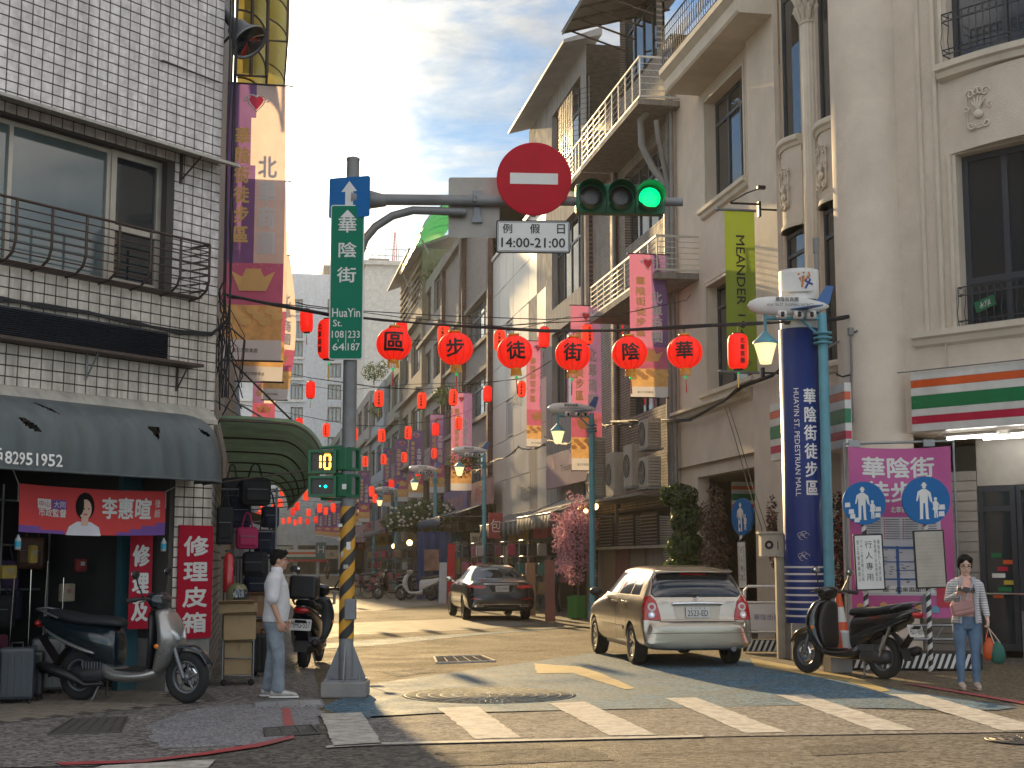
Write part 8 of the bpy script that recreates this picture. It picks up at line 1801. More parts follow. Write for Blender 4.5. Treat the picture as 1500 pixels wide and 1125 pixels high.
carton('brown carton with a printed mark on the stand left of the man',(.13,20.3,.80),(.40,.42,.28),m_cb2,.05); carton('brown carton lying under another one left of the man',(.12,20.3,.42),(.40,.42,.30),m_cb2,-.03)
mb=MB(); mb.box((.12,20.3,.38),(.46,.46,.04)); mb.box((.12,20.3,.76),(.46,.46,.03))
for x in(-.1,.34):
 for y in(20.09,20.51): mb.tube([(x,y,0),(x,y,.8)],.012,5)
build('carton_stand',mb,m_galv,None,label='two tier steel stand under the brown cartons',cat='stand',origin=(.12,20.3,0))
lettering('OLD',frame((.12,20.085,.57),(1,0,0),UP),.06,m_ink,None,name='carton_print')if False else None
hm=thing('helmet','olive green motorcycle helmet resting on the top carton','helmet',(CT.x-.03,CT.y-.05,1.02)); mb=MB(Matrix.Translation((CT.x-.03,CT.y-.05,1.14))); mb.lathe([(.125,-.1),(.138,-.02),(.13,.05),(.09,.115),(.001,.14)],20); build('shell',mb,mat('olive_shell',(.16,.16,.08),.25,coat=.6),hm)
mb=MB(Matrix.Translation((CT.x-.03,CT.y-.05,1.14))@Matrix.Rotation(R(-50),4,'Z')); mb.lathe([(.142,-.07),(.146,.0),(.128,.055)],12,a0=R(-60),a1=R(60)); build('visor',mb,m_cgl,hm)
bag('dark holdall lying on the brown cartons left of the man',(.12,20.2,1.36),.42,.27,navy,.1,strapl=.08)
fe=thing('fire_extinguisher','red fire extinguisher wrapped in clear plastic hanging by the pillar','extinguisher',(-.30,18.9,1.45)); mb=MB(Matrix.Translation((-.28,18.9,1.40))); mb.lathe([(.001,-.25),(.065,-.25),(.07,-.22),(.07,.18),(.04,.24),(.02,.26),(.001,.26)],18); build('cylinder',mb,mat('extinguisher_red',(.5,.02,.025),.25,coat=.6),fe); mb=MB(Matrix.Translation((-.28,18.9,1.66))); mb.box((0,0,.02),(.1,.03,.03)); mb.tube([(.03,0,0),(.09,0,-.1),(.08,0,-.3)],.012,6); build('valve',mb,m_black,fe)
def suitcase(label,s,dz,w_,h_,m_,rz=0,d=.26):
 o=thing('suitcase',label,'suitcase',tuple(LC+LD*s+LN*dz),rz); mb=MB(); mb.box((0,0,h_/2+.05),(w_,d,h_),bev=.04); b=build('shell',mb,m_,o,local=True)
 for k in range(5): mb=MB(); mb.box((-w_*.36+w_*.18*k,-d/2-.002,h_/2+.05),(w_*.06,.012,h_*.8),bev=.004); build('groove',mb,m_,o,local=True)
 mb=MB(); mb.tube([(-.06,0,h_+.05),(-.06,0,h_+.10),(.06,0,h_+.10),(.06,0,h_+.05)],.012,6); build('handle',mb,m_black,o,local=True)
 for sx in(-1,1):
  for sy in(-1,1): mb=MB(); mb.ell((sx*w_*.4,sy*d*.35,.025),(.02,.025,.025),8,6); build('castor',mb,m_black,o,local=True)
 return o
sx0=lp(20,960)[0]
sc_=[(-.25,-.30,.40,.58,mat('olive_shell2',(.16,.16,.12),.35),'pale olive suitcase at the left edge of the shop front'),(.22,-.25,.38,.56,mat('slate_shell',(.05,.06,.075),.35),'slate suitcase second from the left in the shop front'),(.52,-.42,.30,.50,mat('black_shell',(.02,.02,.025),.3),'small black suitcase third from the left in the shop front'),(-.05,-1.1,.42,.68,mat('teal_shell',(.03,.08,.09),.35),'taller dark teal suitcase behind the front row'),(.5,-1.2,.40,.66,mat('wine_shell',(.10,.02,.04),.35),'wine coloured suitcase behind the front row'),(1.15,-.95,.38,.6,mat('silver_shell',(.22,.22,.23),.3,.5),'silver suitcase behind the saddle of the silver scooter'),(1.5,-1.1,.36,.58,mat('navy_shell',(.02,.03,.07),.3),'navy suitcase deep behind the silver scooter')]
for ds,dz,w_,h_,m_,lab in sc_: suitcase(lab,sx0+ds,dz,w_,h_,m_,-YAW+random.uniform(-.3,.3))
pcol=[blk,navy,gry,brn,olv,mat('purple_nylon',(.06,.03,.09),.7),mat('teal_nylon',(.02,.07,.08),.7)]
wd_=['upper left','upper middle','upper right','middle left','centre','middle right','lower left','lower middle','lower right','far left','far right','deepest']
k=0
cn=['black','navy','grey','brown','olive','purple','teal']
for(u,v)in((60,800),(95,812),(150,798),(40,838),(110,852),(185,835),(70,870),(160,890),(190,880),(20,810),(200,800),(128,800)):
 s=lp(u,v)[0]; z=lp(u,v)[1]; bag(f'dim {cn[k % 7]} bag hanging {wd_[k]} in the dark left shop',tuple(lw(s*1.12,z+.12,-1.5-.3*(k%3))),.34,.40,pcol[k%7],-YAW+random.uniform(-.3,.3)); k+=1
mb=MB(LF)
for z in(1.2,1.75,2.3): mb.tube([(S0,z,-2.0),(pl-.35,z,-2.0)],.015,5)
for s in(-.9,-1.6,-2.4,-3.2): mb.tube([(s,0,-2.0),(s,2.5,-2.0)],.015,5)
build('bag_rack',mb,m_galv,None,label='steel rack of hanging rails inside the dark left shop',cat='rack',origin=tuple(lw(-2,1.5,-2)))
for q,(s,dz)in enumerate(((-2.3,-1.2),(-1.9,-1.5))):
 o=thing('fluorescent_lamp',('left lit tube lamp on the ceiling of the dark left shop','right lit tube lamp on the ceiling of the dark left shop')[q],'ceiling lamp',tuple(lw(s,2.95,dz))); mb=MB(LF); mb.bb((s,2.97,dz-.04),(s+.5,3.0,dz+.04)); build('housing',mb,m_white,o); mb=MB(LF); mb.tube([(s+.02,2.94,dz),(s+.48,2.94,dz)],.014,6); build('tube',mb,mat('lit_tube_warm',(1,1,.9),.5,var=0,emit=(.9,1,.8),estr=2.0),o)
suit=suitcase('dark green hard suitcase standing behind the legs of the man in white',0,0,.36,.52,mat('green_hard_shell',(.03,.035,.03),.4),-YAW); p=G(388,990); suit.location=(p.x,p.y,0)

#  RIGHT FRONT: map board, pedestrian signs, cone, barrier, box
m_magc=mat('magenta_vinyl',(.46,.075,.26),.5,var=.06,bump=.05)
ma=Vector((9.02,19.75,0)); mbv=Vector((10.12,19.45,0)); md=(mbv-ma).normalized(); MF=frame(ma,md,UP); MN=Vector((MF[0][2],MF[1][2],MF[2][2]))
def mpt(u,v,off=0.0): p=PP(u,v,ma+MN*off,MN); return((p-ma).dot(md),p.z)
mbd=thing('map_board','magenta pedestrian street map banner laced into a steel frame on the right','notice board',tuple(ma))
m0=mpt(1241,655); m1=mpt(1400,905); mw=m1[0]-m0[0]; mh=m0[1]-m1[1]; mx0=(m0[0]+m1[0])/2; mz0=(m0[1]+m1[1])/2
def mq(x,y,off=0.0):
 e_=min(1,2.2*abs(x)/mw); return MF@Vector((mx0+x,mz0+y-.03*(y/mh+.5)*math.sin(3.1*(x/mw+.5))*1.0,.05+.035*math.sin(x*9+y*1.5)*(abs(x)/mw)+.02*math.sin(y*4+x*3)+off))
mb=MB(); mb.grid(lambda u,v:mq(mw*(u-.5),mh*(v-.5)),30,40); build('cloth',mb,m_magc,mbd)
mb=MB(MF)
for a,b in(((m0[0]-.05,mz0+mh/2+.05),(m1[0]+.06,mz0+mh/2+.08)),((m1[0]+.06,mz0+mh/2+.08),(m1[0]+.06,0.1)),((m0[0]-.05,mz0+mh/2+.05),(m0[0]-.05,.1)),((m0[0]-.05,.62),(m1[0]+.06,.62)),((m0[0]-.05,.42),(m1[0]+.06,.42)),((m0[0]-.05,.1),(m1[0]+.06,.1))): mb.tube([(a[0],a[1],0),(b[0],b[1],0)],.02,6)
for k in range(6): x=m0[0]+(m1[0]-m0[0])*k/5; mb.tube([(x,.42,0),(x+.12,.62,0)],.012,5)
for x in(m0[0]+.1,m1[0]-.3): mb.box((x,mz0+mh/2+.05,.04),(.16,.10,.06))
build('frame',mb,m_galv,mbd)
def mput(tb,m_,nm,x,y,off=.006): tb.v=[mq(x+v.x,y+v.y,off+v.z)for v in tb.v]; return build(nm,tb,m_,mbd)
mput(sub_text('華陰街',.30,mw*.70,.035,cuts=1),m_sgn_w,'title_characters',-.02,mh*.385); mput(sub_text('徒步區',.30,mw*.70,.035,cuts=1),m_sgn_w,'title_characters',.02,mh*.24); mput(sub_text('北車商圈',.09,.30,.02,cuts=0),m_sgn_w,'subtitle',.0,mh*.135)
mput(shp([(-mw*.36,-mh*.37),(mw*.38,-mh*.37),(mw*.38,mh*.09),(-mw*.36,mh*.09)]),mat('map_white',(.50,.49,.52),.5),'map_sheet',0,0,.004)
blu=mat('map_blue',(.02,.09,.28),.5,var=0); tb=MB()
for pts in([(-.36,-.08),(.36,-.085),(.36,-.10),(-.36,-.095)],[(-.36,-.27),(.3,-.27),(.3,-.28),(-.36,-.28)],[(-.06,-.08),(-.03,-.08),(-.03,-.36),(-.06,-.36)],[(.14,-.10),(.15,-.10),(.15,-.35),(.14,-.35)],[(-.36,-.17),(.2,-.17),(.2,-.176),(-.36,-.176)],[(-.03,-.22),(.3,-.22),(.3,-.225),(-.03,-.225)],[(.26,-.10),(.268,-.10),(.268,-.27),(.26,-.27)]):
 v_,f_=fill_poly([(a*mw,b*mh)for a,b in pts],.1); tb.add(v_,f_)
mput(tb,blu,'map_streets',0,0,.009)
tb=MB(); tc_=MB()
for c_i in range(4):
 for r_i in range(9):
  x=mw*(-.33+.18*c_i); y=mh*(.075-.014*r_i); v_,f_=fill_poly([(x,y),(x+mw*.13,y),(x+mw*.13,y+.008),(x,y+.008)],.2); tb.add(v_,f_); v_,f_=fill_poly([(x-.03,y-.004),(x-.01,y-.004),(x-.01,y+.012),(x-.03,y+.012)],.2); tc_.add(v_,f_)
for k in range(60): x=mw*random.uniform(-.34,.34); y=mh*random.uniform(-.35,-.10); v_,f_=fill_poly([(x,y),(x+.05,y),(x+.05,y+.008),(x,y+.008)],.2); tb.add(v_,f_)
mput(tb,m_ink,'map_captions',0,0,.012); mput(tc_,m_red,'map_markers',0,0,.012)
mput(shp([(-mw*.40,-.055),(mw*.30,-.055),(mw*.30,.055),(-mw*.40,.055)]),m_sgn_w,'slogan_strip',0,-mh*.335,.008); mput(sub_text('跟一起來逛街!!',.07,.6,.01,cuts=0),m_ink,'slogan',.0,-mh*.335,.014)
for k,(x,m_)in enumerate(((-.42,m_gc),(-.30,m_gc),(-.20,m_gc),(-.06,m_gc),(.04,blu),(.14,m_gc),(.20,mat('print_grey',(.15,.14,.17),.6)),(.30,m_bluep if False else mat('print_blue',(.10,.30,.42),.6)))):
 h_=(.14,.10,.16,.12,.14,.16,.28,.10)[k]; mput(shp([(-.05,0),(.05,0),(.05,h_*.8),(.0,h_),(-.05,h_*.8)]),m_,'printed_building',x*mw,-mh*.47,.010+.001*k)
mput(shp([(-.12,-.15),(.12,-.15),(.12,.15),(-.12,.15)]),mat('print_red',(.45,.02,.05),.6),'red_print',mw*.40,-mh*.38,.007)
hz=thing('striped_base','low black and white diagonally striped base under the map board','base',tuple(ma)); s0,s1=mpt(1320,985,.35)[0],mpt(1440,985,.35)[0]
mb=MB(MF); mb.bb((m0[0]-.1,.02,-.35),(s1,.24,.36)); build('block',mb,m_ink,hz)
for k in range(24):
 x=m0[0]-.05+k*.09
 if x+.12>s1: break
 mb=MB(MF); mb.add([(x,.03,.364),(x+.045,.03,.364),(x+.125,.235,.364),(x+.08,.235,.364)],[(0,1,2,3)]); build('stripe',mb,m_sgn_w,hz)
def ped_sign(label,u,v,rpx,depth,plate_px,text_,crates=True,yaw=0.0):
 p=ray(u,v); p=Vector((0,0,CAM_H))+p*(depth/p.dot(FWD)); F=frame(p,Matrix.Rotation(yaw,3,'Z')@RGT,UP); k=depth/2080; r=rpx*k
 o=thing('pedestrian_sign',label,'sign',(p.x,p.y,0)); mb=MB(F); mb.lathe([(.001,0),(r,0),(r,-.05),(.001,-.05)],40,sm=False); build('disc',mb,m_sgn_b,o)
 sc=r/.36
 def P_(pts,z=.005): mb_=MB(F); poly_in(mb_,[(a*sc,b*sc)for a,b in pts],Matrix(),z); return mb_
 man_=[(-.035,.17),(-.10,.13),(-.125,-.01),(-.11,-.015),(-.10,.0),(-.075,.09),(-.07,-.02),(-.075,-.27),(-.09,-.28),(-.03,-.28),(-.02,-.04),(.005,-.04),(.015,-.28),(.07,-.28),(.055,-.26),(.05,.0),(.055,.09),(.08,.0),(.11,-.04),(.12,-.02),(.095,.12),(.03,.17)]
 man_=[(a-.03,b)for a,b in man_]; m1_=P_(man_); disc(m1_,(-.03*sc,.205*sc),.03*sc,Matrix(),.005,12); poly_in(m1_,[(-.08*sc,.222*sc),(.02*sc,.222*sc),(-.0*sc,.245*sc),(-.015*sc,.27*sc),(-.045*sc,.27*sc),(-.06*sc,.245*sc)],Matrix(),.006); build('walking_man',m1_,m_sgn_w,o)
 ch=[(.12,.0),(.09,-.04),(.10,-.09),(.085,-.14),(.11,-.14),(.11,-.26),(.13,-.26),(.135,-.14),(.145,-.26),(.165,-.26),(.16,-.14),(.185,-.13),(.165,-.05),(.18,-.08),(.19,-.06),(.15,.0)]
 m2_=P_(ch); disc(m2_,(.135*sc,.025*sc),.025*sc,Matrix(),.005,10); build('child',m2_,m_sgn_w,o)
 if crates:
  for a,b in((.23,-.10),(.22,-.20))+(((-.13,-.28),(-.22,-.14),(-.2,-.22),(-.28,-.03))if crates==2 else()):
   build('white_patch',P_([(a-.045,b-.04),(a+.045,b-.035),(a+.04,b+.04),(a-.04,b+.035)],.006),m_sgn_w,o)
 n=26; mb=MB(Matrix.Translation((p.x,p.y,0))-Matrix()+Matrix()if False else Matrix.Translation(Vector((p.x,p.y,0))+FWD*.07)); zt=p.z; na=12; hh=.075; nk=int(zt/hh)+4
 for q in range(-4,nk):
  for j in range(na):
   a0,a1=2*math.pi*j/na,2*math.pi*(j+1)/na; z0=q*hh+j/na*hh*2; z1=z0+hh*2/na; Q=[(a0,z0),(a1,z1),(a1,z1+hh),(a0,z0+hh)]; Q=[(a,min(max(z,0.02),zt))for a,z in Q]
   if Q[2][1]-Q[1][1]<1e-5 and Q[3][1]-Q[0][1]<1e-5: continue
   mb.mi=q%2; mb.add([(.035*math.cos(a),.035*math.sin(a),z)for a,z in Q],[(0,1,2,3)],None,True)
 build('striped_post',mb,[m_blk,m_sgn_w],o)
 (a0,b0,a1,b1)=plate_px; c=ray((a0+a1)/2,(b0+b1)/2); c=Vector((0,0,CAM_H))+c*((depth-.04)/c.dot(FWD)); PF=frame(c,Matrix.Rotation(yaw,3,'Z')@RGT,UP)@Matrix.Rotation(.03,4,'Z'); w_,h_=(a1-a0)*k,(b1-b0)*k
 mb=MB(PF); mb.prism(rrect(w_,h_,.01),-.03,0); build('plate_frame',mb,m_ink,o); mb=MB(PF); mb.prism(rrect(w_*.9,h_*.95,.005),0,.003); build('plate',mb,m_sgn_w if text_ else mat('blank_board',(.42,.39,.34),.7,dirt=.3),o)
 if text_:
  lettering('行人專用',PF@Matrix.Translation((0,.02,.005)),h_*.72,m_ink,o,vertical=True,gap=.35,wd=w_*.26)
  for x,s in((.34,'華陰街行人徒步區'),(.22,'每星期六日及例假日'),(-.24,'下午二時至晚上九時'),(-.36,'禁止各種車輛進入')): lettering(s,PF@Matrix.Translation((x*w_,.03*h_,.005)),h_*.74,m_ink,o,vertical=True,gap=.1,wd=w_*.085)
 else:
  for q in range(14): mb=MB(PF); mb.box((0,h_*(-.42+.06*q),.004),(w_*.86,.003,.002)); build('crease',mb,m_cb,o)
 return o
ped_sign('left round blue pedestrian sign with white stickers and a lettered plate below it',1266,737,31.5,20.3,(1252,783,1295,864),True,2)
ped_sign('right round blue pedestrian sign above a blank plate',1357,733,35,20.1,(1340,777,1385,861),False,1)
ped_sign('distant round blue pedestrian sign seen nearly edge on beside the climbing shrub',1086,757,27,27.5,(1076,793,1098,862),True,0,yaw=R(-66))
p=Vector((0,0,CAM_H))+ray(1251,903)*(19.7/ray(1251,903).dot(FWD)); cn_=thing('traffic_cone','orange traffic cone with a white band behind the black scooter','traffic cone',(p.x,p.y,.33)); cs_=1.0; Hc=p.z; CO=Matrix.Translation((p.x,p.y+.5,.30))@Matrix.Scale(.9,4)
mb=MB(CO); mb.box((0,0,.02),(.42,.42,.04),bev=.01); build('base',mb,mat('cone_orange',(.65,.09,.02),.4),cn_)
mb=MB(CO); mb.lathe([(.18,.04),(.11,.45)],20); mb.lathe([(.07,.68),(.03,.93),(.02,.94)],20); build('cone',mb,mat('cone_orange',(.65,.09,.02),.4),cn_)
mb=MB(Matrix.Translation((p.x,p.y+.6,0))); mb.box((0,0,.15),(.32,.3,.3),bev=.02); build('concrete_block',mb,m_conc,None,label='low concrete block on which the traffic cone stands',cat='block',origin=(p.x,p.y+.6,0))
mb=MB(CO); mb.lathe([(.11,.45),(.07,.68)],20); build('white_band',mb,m_sgn_w,cn_)
q0=G(1108,935); br0=thing('street_barrier','white tubular street barrier panel with small text between the gold car and the utility box','barrier',(8.75,23.4,0)); BF=frame((8.35,23.5,0),Matrix.Rotation(R(-8),3,'Z')@RGT,UP)
mb=MB(BF); mb.tube([(0,.25,0),(0,1.05,0),(.06,1.12,0),(.9,1.12,0),(.95,1.05,0),(.95,.25,0)],.025,8); mb.tube([(0,.85,0),(.95,.85,0)],.02,6); mb.tube([(0,.35,0),(.95,.35,0)],.02,6); build('frame',mb,m_sgn_w,br0)
mb=MB(BF); mb.box((.475,.60,0),(.88,.44,.015)); build('panel',mb,m_sgn_w,br0); lettering('華陰街商圈',BF@Matrix.Translation((.42,.6,.012)),.10,mat('barrier_text',(.08,.08,.2),.6),br0,wd=.55)
for k in range(6): mb=MB(BF); mb.add([(.0+.09*k,.04,.2),(.045+.09*k,.04,.2),(.125+.09*k,.22,.2),(.08+.09*k,.22,.2)],[(0,1,2,3)]); build('foot_stripe',mb,m_sgn_w,br0)
mb=MB(BF); mb.box((.28,.13,.1),(.66,.2,.19)); build('foot',mb,m_ink,br0)
mb=MB(BF); mb.lathe([(.06,-.05),(.2,-.06),(.2,.06),(.06,.05)],24,M=Matrix.Translation((.95,.22,.15))@Matrix.Rotation(R(70),4,'Y')); build('wheel_guard',mb,m_galv,br0)
ub=thing('utility_box','beige steel utility box on a post beside the navy column','cabinet',(8.62,22.3,0)); UF=frame((8.34,22.1,0),RGT,UP)
z_=lambda v:1.55+(822-v)/2080*23.6
uw=PDp(1113,800,(8.3,22.1,0)); ux=(uw-Vector((8.34,22.1,0))).dot(RGT); uw2=PDp(1150,800,(8.3,22.1,0)); ux2=(uw2-Vector((8.34,22.1,0))).dot(RGT)
mb=MB(UF); mb.bb((ux,z_(815),-.1),(ux2,z_(783),.15)); mb.bb((ux-.04,z_(783),-.12),(ux2+.04,z_(780),.18)); build('box',mb,mat('beige_box',(.42,.38,.30),.6,dirt=.35),ub)
mb=MB(UF); mb.bb((ux2-.16,0,-.1),(ux2-.02,z_(816),.06)); build('post',mb,mat('beige_box',(.42,.38,.30),.6),ub); mb=MB(UF); mb.lathe([(.03,.0),(.07,.0),(.07,.01)],16,M=Matrix.Translation(((ux+ux2)/2-.08,(z_(815)+z_(783))/2,.152))); mb.tube([((ux+ux2)/2+.06,z_(806),.155),((ux+ux2)/2+.06,z_(794),.155)],.008,4); build('dial',mb,m_ink,ub)
mb=MB(UF); mb.bb((ux2+.005,z_(808),.0),(ux2+.1,z_(792),.12)); build('blue_label',mb,m_sgn_b,ub)

#  PLANTS
def leaves(mb,c,r,n,size,rnd,cup=.35,shell=.55):
 for _ in range(n):
  while True:
   q=Vector((rnd.uniform(-1,1),rnd.uniform(-1,1),rnd.uniform(-1,1)))
   if q.length<1 and q.length>shell*rnd.random(): break
  p=Vector(c)+Vector((q.x*r[0],q.y*r[1],q.z*r[2])); d=(q+Vector((rnd.uniform(-.7,.7),rnd.uniform(-.7,.7),rnd.uniform(-.3,.9)))).normalized(); s=size*rnd.uniform(.6,1.3)
  a=d.orthogonal().normalized(); a.rotate(Matrix.Rotation(rnd.uniform(0,6.28),3,d)); b=d.cross(a)
  mb.mi=rnd.choice((0,0,1,2)); mb.add([p-a*s,p+b*s*.38+d*s*cup*.3,p+a*s,p-b*s*.38+d*s*cup*.3],[(0,1,2,3)],None,False)
def plant(name,label,cat,base,blobs,n,size,mats_,trunks=(),tm=None,seed=1,pot=None,twig=True):
 o=thing(name,label,cat,tuple(base)); rnd=random.Random(seed); mb=MB(); tot=sum(r[0]*r[1]*r[2]for c,r in blobs)
 for c,r in blobs: leaves(mb,Vector(base)+Vector(c),r,max(8,int(n*r[0]*r[1]*r[2]/tot)),size,rnd)
 build('crown',mb,mats_,o)
 mb=MB(); tr=list(trunks)or[[(0,0,0),(0,0,blobs[0][0][2])]]
 for t_ in tr: pts=[Vector(base)+Vector(p)for p in t_]; mb.tube(pts,[.04*(1-.6*i/len(pts))for i in range(len(pts))],6)
 for c,r in blobs:
  st_=Vector(base)+Vector(tr[0][-1])
  mb.tube([st_,(st_+Vector(base)+Vector(c))/2+Vector((.05,0,.05)),Vector(base)+Vector(c)],[.02,.014,.005],5)
 build('trunk',mb,tm or m_bark,o)
 if pot: r_,h_,pm=pot; mb=MB(Matrix.Translation(base)); mb.lathe([(.001,.0),(r_*.8,.0),(r_,h_),(r_*1.08,h_),(r_*.95,h_-.03),(.001,h_-.04)],16); build('pot',mb,pm,o)
 return o
m_bark=mat('bark',(.09,.065,.045),.9,var=.3,scale=12); lg=[mat('leaf_green',(.055,.10,.022),.5,var=.3,scale=5,transl=.35),mat('leaf_dark',(.02,.05,.018),.5,var=.3,scale=5,transl=.25),mat('leaf_bright',(.10,.16,.03),.5,var=.3,transl=.45)]
pk=[mat('blossom_pink',(.66,.36,.46),.8,var=.25,scale=6,transl=.4),mat('blossom_mauve',(.46,.26,.36),.8,var=.2,transl=.35),mat('blossom_pale',(.75,.42,.48),.8,var=.2,transl=.4)]
dry=[mat('dry_brown_leaf',(.10,.06,.04),.8,var=.3,transl=.2),mat('dry_red_leaf',(.12,.045,.04),.8,var=.3),mat('dry_leaf_dark',(.05,.035,.025),.8)]
pb0=Vector((*at_depth(845,8.75),0))
plant('blossom_tree','artificial pink blossom tree in a tub beside the second light blue lamp','tree',pb0,[((0,0,2.75),(.42,.42,.40)),((-.35,0,2.4),(.35,.4,.35)),((.3,.1,2.3),(.35,.4,.4)),((-.1,0,2.0),(.45,.45,.35)),((-.3,-.1,1.55),(.35,.35,.35)),((.25,0,1.6),(.3,.3,.35)),((-.05,0,1.15),(.28,.3,.28)),((.1,.1,3.15),(.22,.2,.25)),((-.55,0,1.95),(.18,.2,.2)),((.5,0,2.6),(.2,.2,.15)),((-.6,0,2.75),(.18,.2,.15)),((.45,0,1.25),(.15,.2,.2)),((-.5,0,1.3),(.2,.2,.12)),((-.2,0,3.35),(.12,.12,.2))],3600,.05,pk,[[(0,0,0),(.03,0,.7),(-.02,0,1.4),(0,0,2.2)]],seed=3,pot=(.2,.4,brn))
mb=MB(Matrix.Translation(pb0)); mb.loft([[((.27+.02*math.sin(a*6))*math.cos(a),(.27+.02*math.sin(a*6))*math.sin(a),z)for a in[2*math.pi*k/36 for k in range(36)]]for z in(.02,.62)],caps=False); build('green_cloth_wrap',mb,mat('green_felt',(.04,.20,.03),.9),None,label='green cloth wrapped round the tub of the pink blossom tree',cat='cloth',origin=pb0)
cbp0=Vector((*at_depth(1003,9.3),0)); k_c=cbp0.dot(FWD)/2080
plant('climbing_shrub','leafy green shrub climbing between the gold car and the arcade','shrub',cbp0,[((-.1,0,(822-725)*k_c+1.5),(.42,.4,.28)),((.05,0,(822-760)*k_c+1.55),(.38,.4,.4)),((.0,0,(822-800)*k_c+1.55),(.42,.4,.38)),((-.15,0,1.3),(.42,.4,.35)),((.1,0,.9),(.35,.35,.35)),((-.25,.1,3.05),(.25,.2,.15)),((.2,0,1.7),(.3,.3,.3))],3600,.085,lg,[[(0,0,0),(.05,0,1),(-.02,0,2),(.05,0,2.7)]],seed=5,pot=(.3,.4,m_conc))
dp=Vector((*at_depth(1045,9.35),0)); plant('withered_shrub','dry brown reddish shrub between the green climber and the pillar','shrub',dp,[((0,0,2.4),(.3,.4,.5)),((.05,0,1.6),(.35,.4,.6)),((-.1,0,.9),(.3,.3,.4)),((.1,0,2.9),(.2,.2,.25))],2400,.05,dry,seed=7)
dp=Vector((*at_depth(1136,9.2),0)); plant('withered_shrub','dry reddish twigs beside the left edge of the navy column','shrub',dp,[((-.05,0,2.3),(.10,.15,.45)),((0,0,1.7),(.1,.15,.3))],320,.05,dry,seed=8)
dp=Vector((*at_depth(1234,9.75),0)); plant('dark_shrub','dark shrub with red flowers between the light blue post and the map board','shrub',dp,[((0,0,1.9),(.22,.3,.5)),((.05,0,1.2),(.25,.3,.5)),((0,0,2.5),(.2,.2,.25))],1600,.05,[dry[2],lg[1],mat('red_petals',(.35,.03,.05),.7)],seed=9)
fb_=Vector((*at_depth(612,7.7),0)); kf=fb_.dot(FWD)/2080; zf=lambda v:1.55+(822-v)*kf
plant('flowering_bush','broad green bush with white flowers over the awnings beyond the black sedan','bush',fb_,[((-.9,0,zf(765)),(.9,.9,.5)),((0,0,zf(755)),(1.1,1,.7)),((.9,.2,zf(752)),(.9,.9,.7)),((.3,0,zf(770)),(1.0,.8,.4))],2600,.13,lg,[[(0,0,0),(0,0,2),(0,0,zf(765))]],seed=11)
mb=MB(); rn=random.Random(4)
for k in range(60): c=fb_+Vector((rn.uniform(-1.5,1.5),-.9+rn.uniform(-.1,.2),zf(757)+rn.uniform(-.5,.6))); mb.ell(c,(.07,.07,.06),6,4)
build('white_blossoms',mb,m_sgn_w,bpy.data.objects['flowering_bush'],kind='stuff')
for(u,v,Y,r_,lab,sd_)in((548,545,96,.9,'green potted plants on a balcony far down the right row',12),(640,405,84,1.2,'roof plants below the green roof shelter',13),(655,578,72,.8,'small balcony greenery on the grey house',14),(556,600,110,.9,'hanging creeper on the pale blue house',15),(676,676,60,.7,'pale green tree crown beside the third light blue lamp',16),(532,735,100,.9,'small street tree right of the signal pole',17)):
 c=PY(u,v,Y); plant('potted_greenery',lab,'plant',(c.x,c.y,c.z-r_),[((0,0,r_),(r_,r_,r_*.8)),((r_*.7,0,r_*1.4),(r_*.6,r_*.6,r_*.6))],500,r_*.12,lg,seed=sd_)

#  RIGHT SIDE STALLS, AWNINGS AND SHOP SIGNS
def px_s(u,X,v=822): d=ray(u,v); t=X/d.x; return d.y*t
m_stripe=mat('striped_canvas_grey',(.27,.27,.28),.8,dirt=.3,transl=.2); m_cv=mat('canvas_cream',(.42,.39,.32),.8,dirt=.35,transl=.25); m_cvb=mat('canvas_blue',(.03,.08,.17),.75,dirt=.25)
def awning(label,Y0,Y1,X0,X1,z0,z1,m_,m2=None,valance=.35,n=None):
 """from the wall (X0, z0) sloping down to the street edge (X1, z1)"""
 o=thing('stall_awning',label,'awning',(X1,(Y0+Y1)/2,z1)); n=n or max(2,int((Y1-Y0)/.45))
 for k in range(n):
  a,b=Y0+(Y1-Y0)*k/n,Y0+(Y1-Y0)*(k+1)/n; mb=MB(); mb.grid(lambda u,v:(X0+(X1-X0)*v,a+(b-a)*u,z0+(z1-z0)*v-.06*math.sin(math.pi*v)),1,6); mb.grid(lambda u,v:(X1-.005-.02*math.sin(u*3.14)*v,a+(b-a)*u,z1-valance*v*(1-.15*math.sin(u*math.pi))),4,2)
  q=build('cloth_strip',mb,m_ if(k%2==0 or m2 is None)else m2,o); s=q.modifiers.new('s','SOLIDIFY'); s.thickness=.008
 mb=MB(); mb.tube([(X1,Y0,z1),(X1,Y1,z1)],.02,5)
 for y in(Y0,Y1): mb.tube([(X0,y,z0),(X1,y,z1)],.018,5); mb.tube([(X0,y,z0-.7),(X1,y,z1)],.014,5)
 build('frame',mb,m_galv,o); return o
awning('grey and cream striped awning in front of the treasure shop sign',px_s(862,9.5),px_s(798,9.3),9.95,8.4,PX(865,722,9.9).z,PX(800,752,8.4).z,m_stripe,m_cv,.45)
awning('dark fringed awning under the white panelled building',px_s(795,9.4),px_s(722,9.2),9.95,8.7,PX(790,745,9.9).z,PX(760,762,8.7).z,mat('canvas_dark',(.09,.085,.08),.8,dirt=.3),m_stripe,.5)
awning('dull blue awning over the stall with the blue tarpaulin',58,66,9.95,7.6,4.1,3.35,m_cvb,None,.4)
awning('pale cream awning beyond the flowering bush',70,78,9.95,7.4,3.9,3.3,m_cv,m_stripe,.3)
awning('grey awning of a far stall on the right',82,92,9.7,7.2,3.9,3.3,m_stripe,None,.3)
awning('farthest pale awning on the right side',98,112,9.6,7.2,4.0,3.3,m_cv,None,.3)
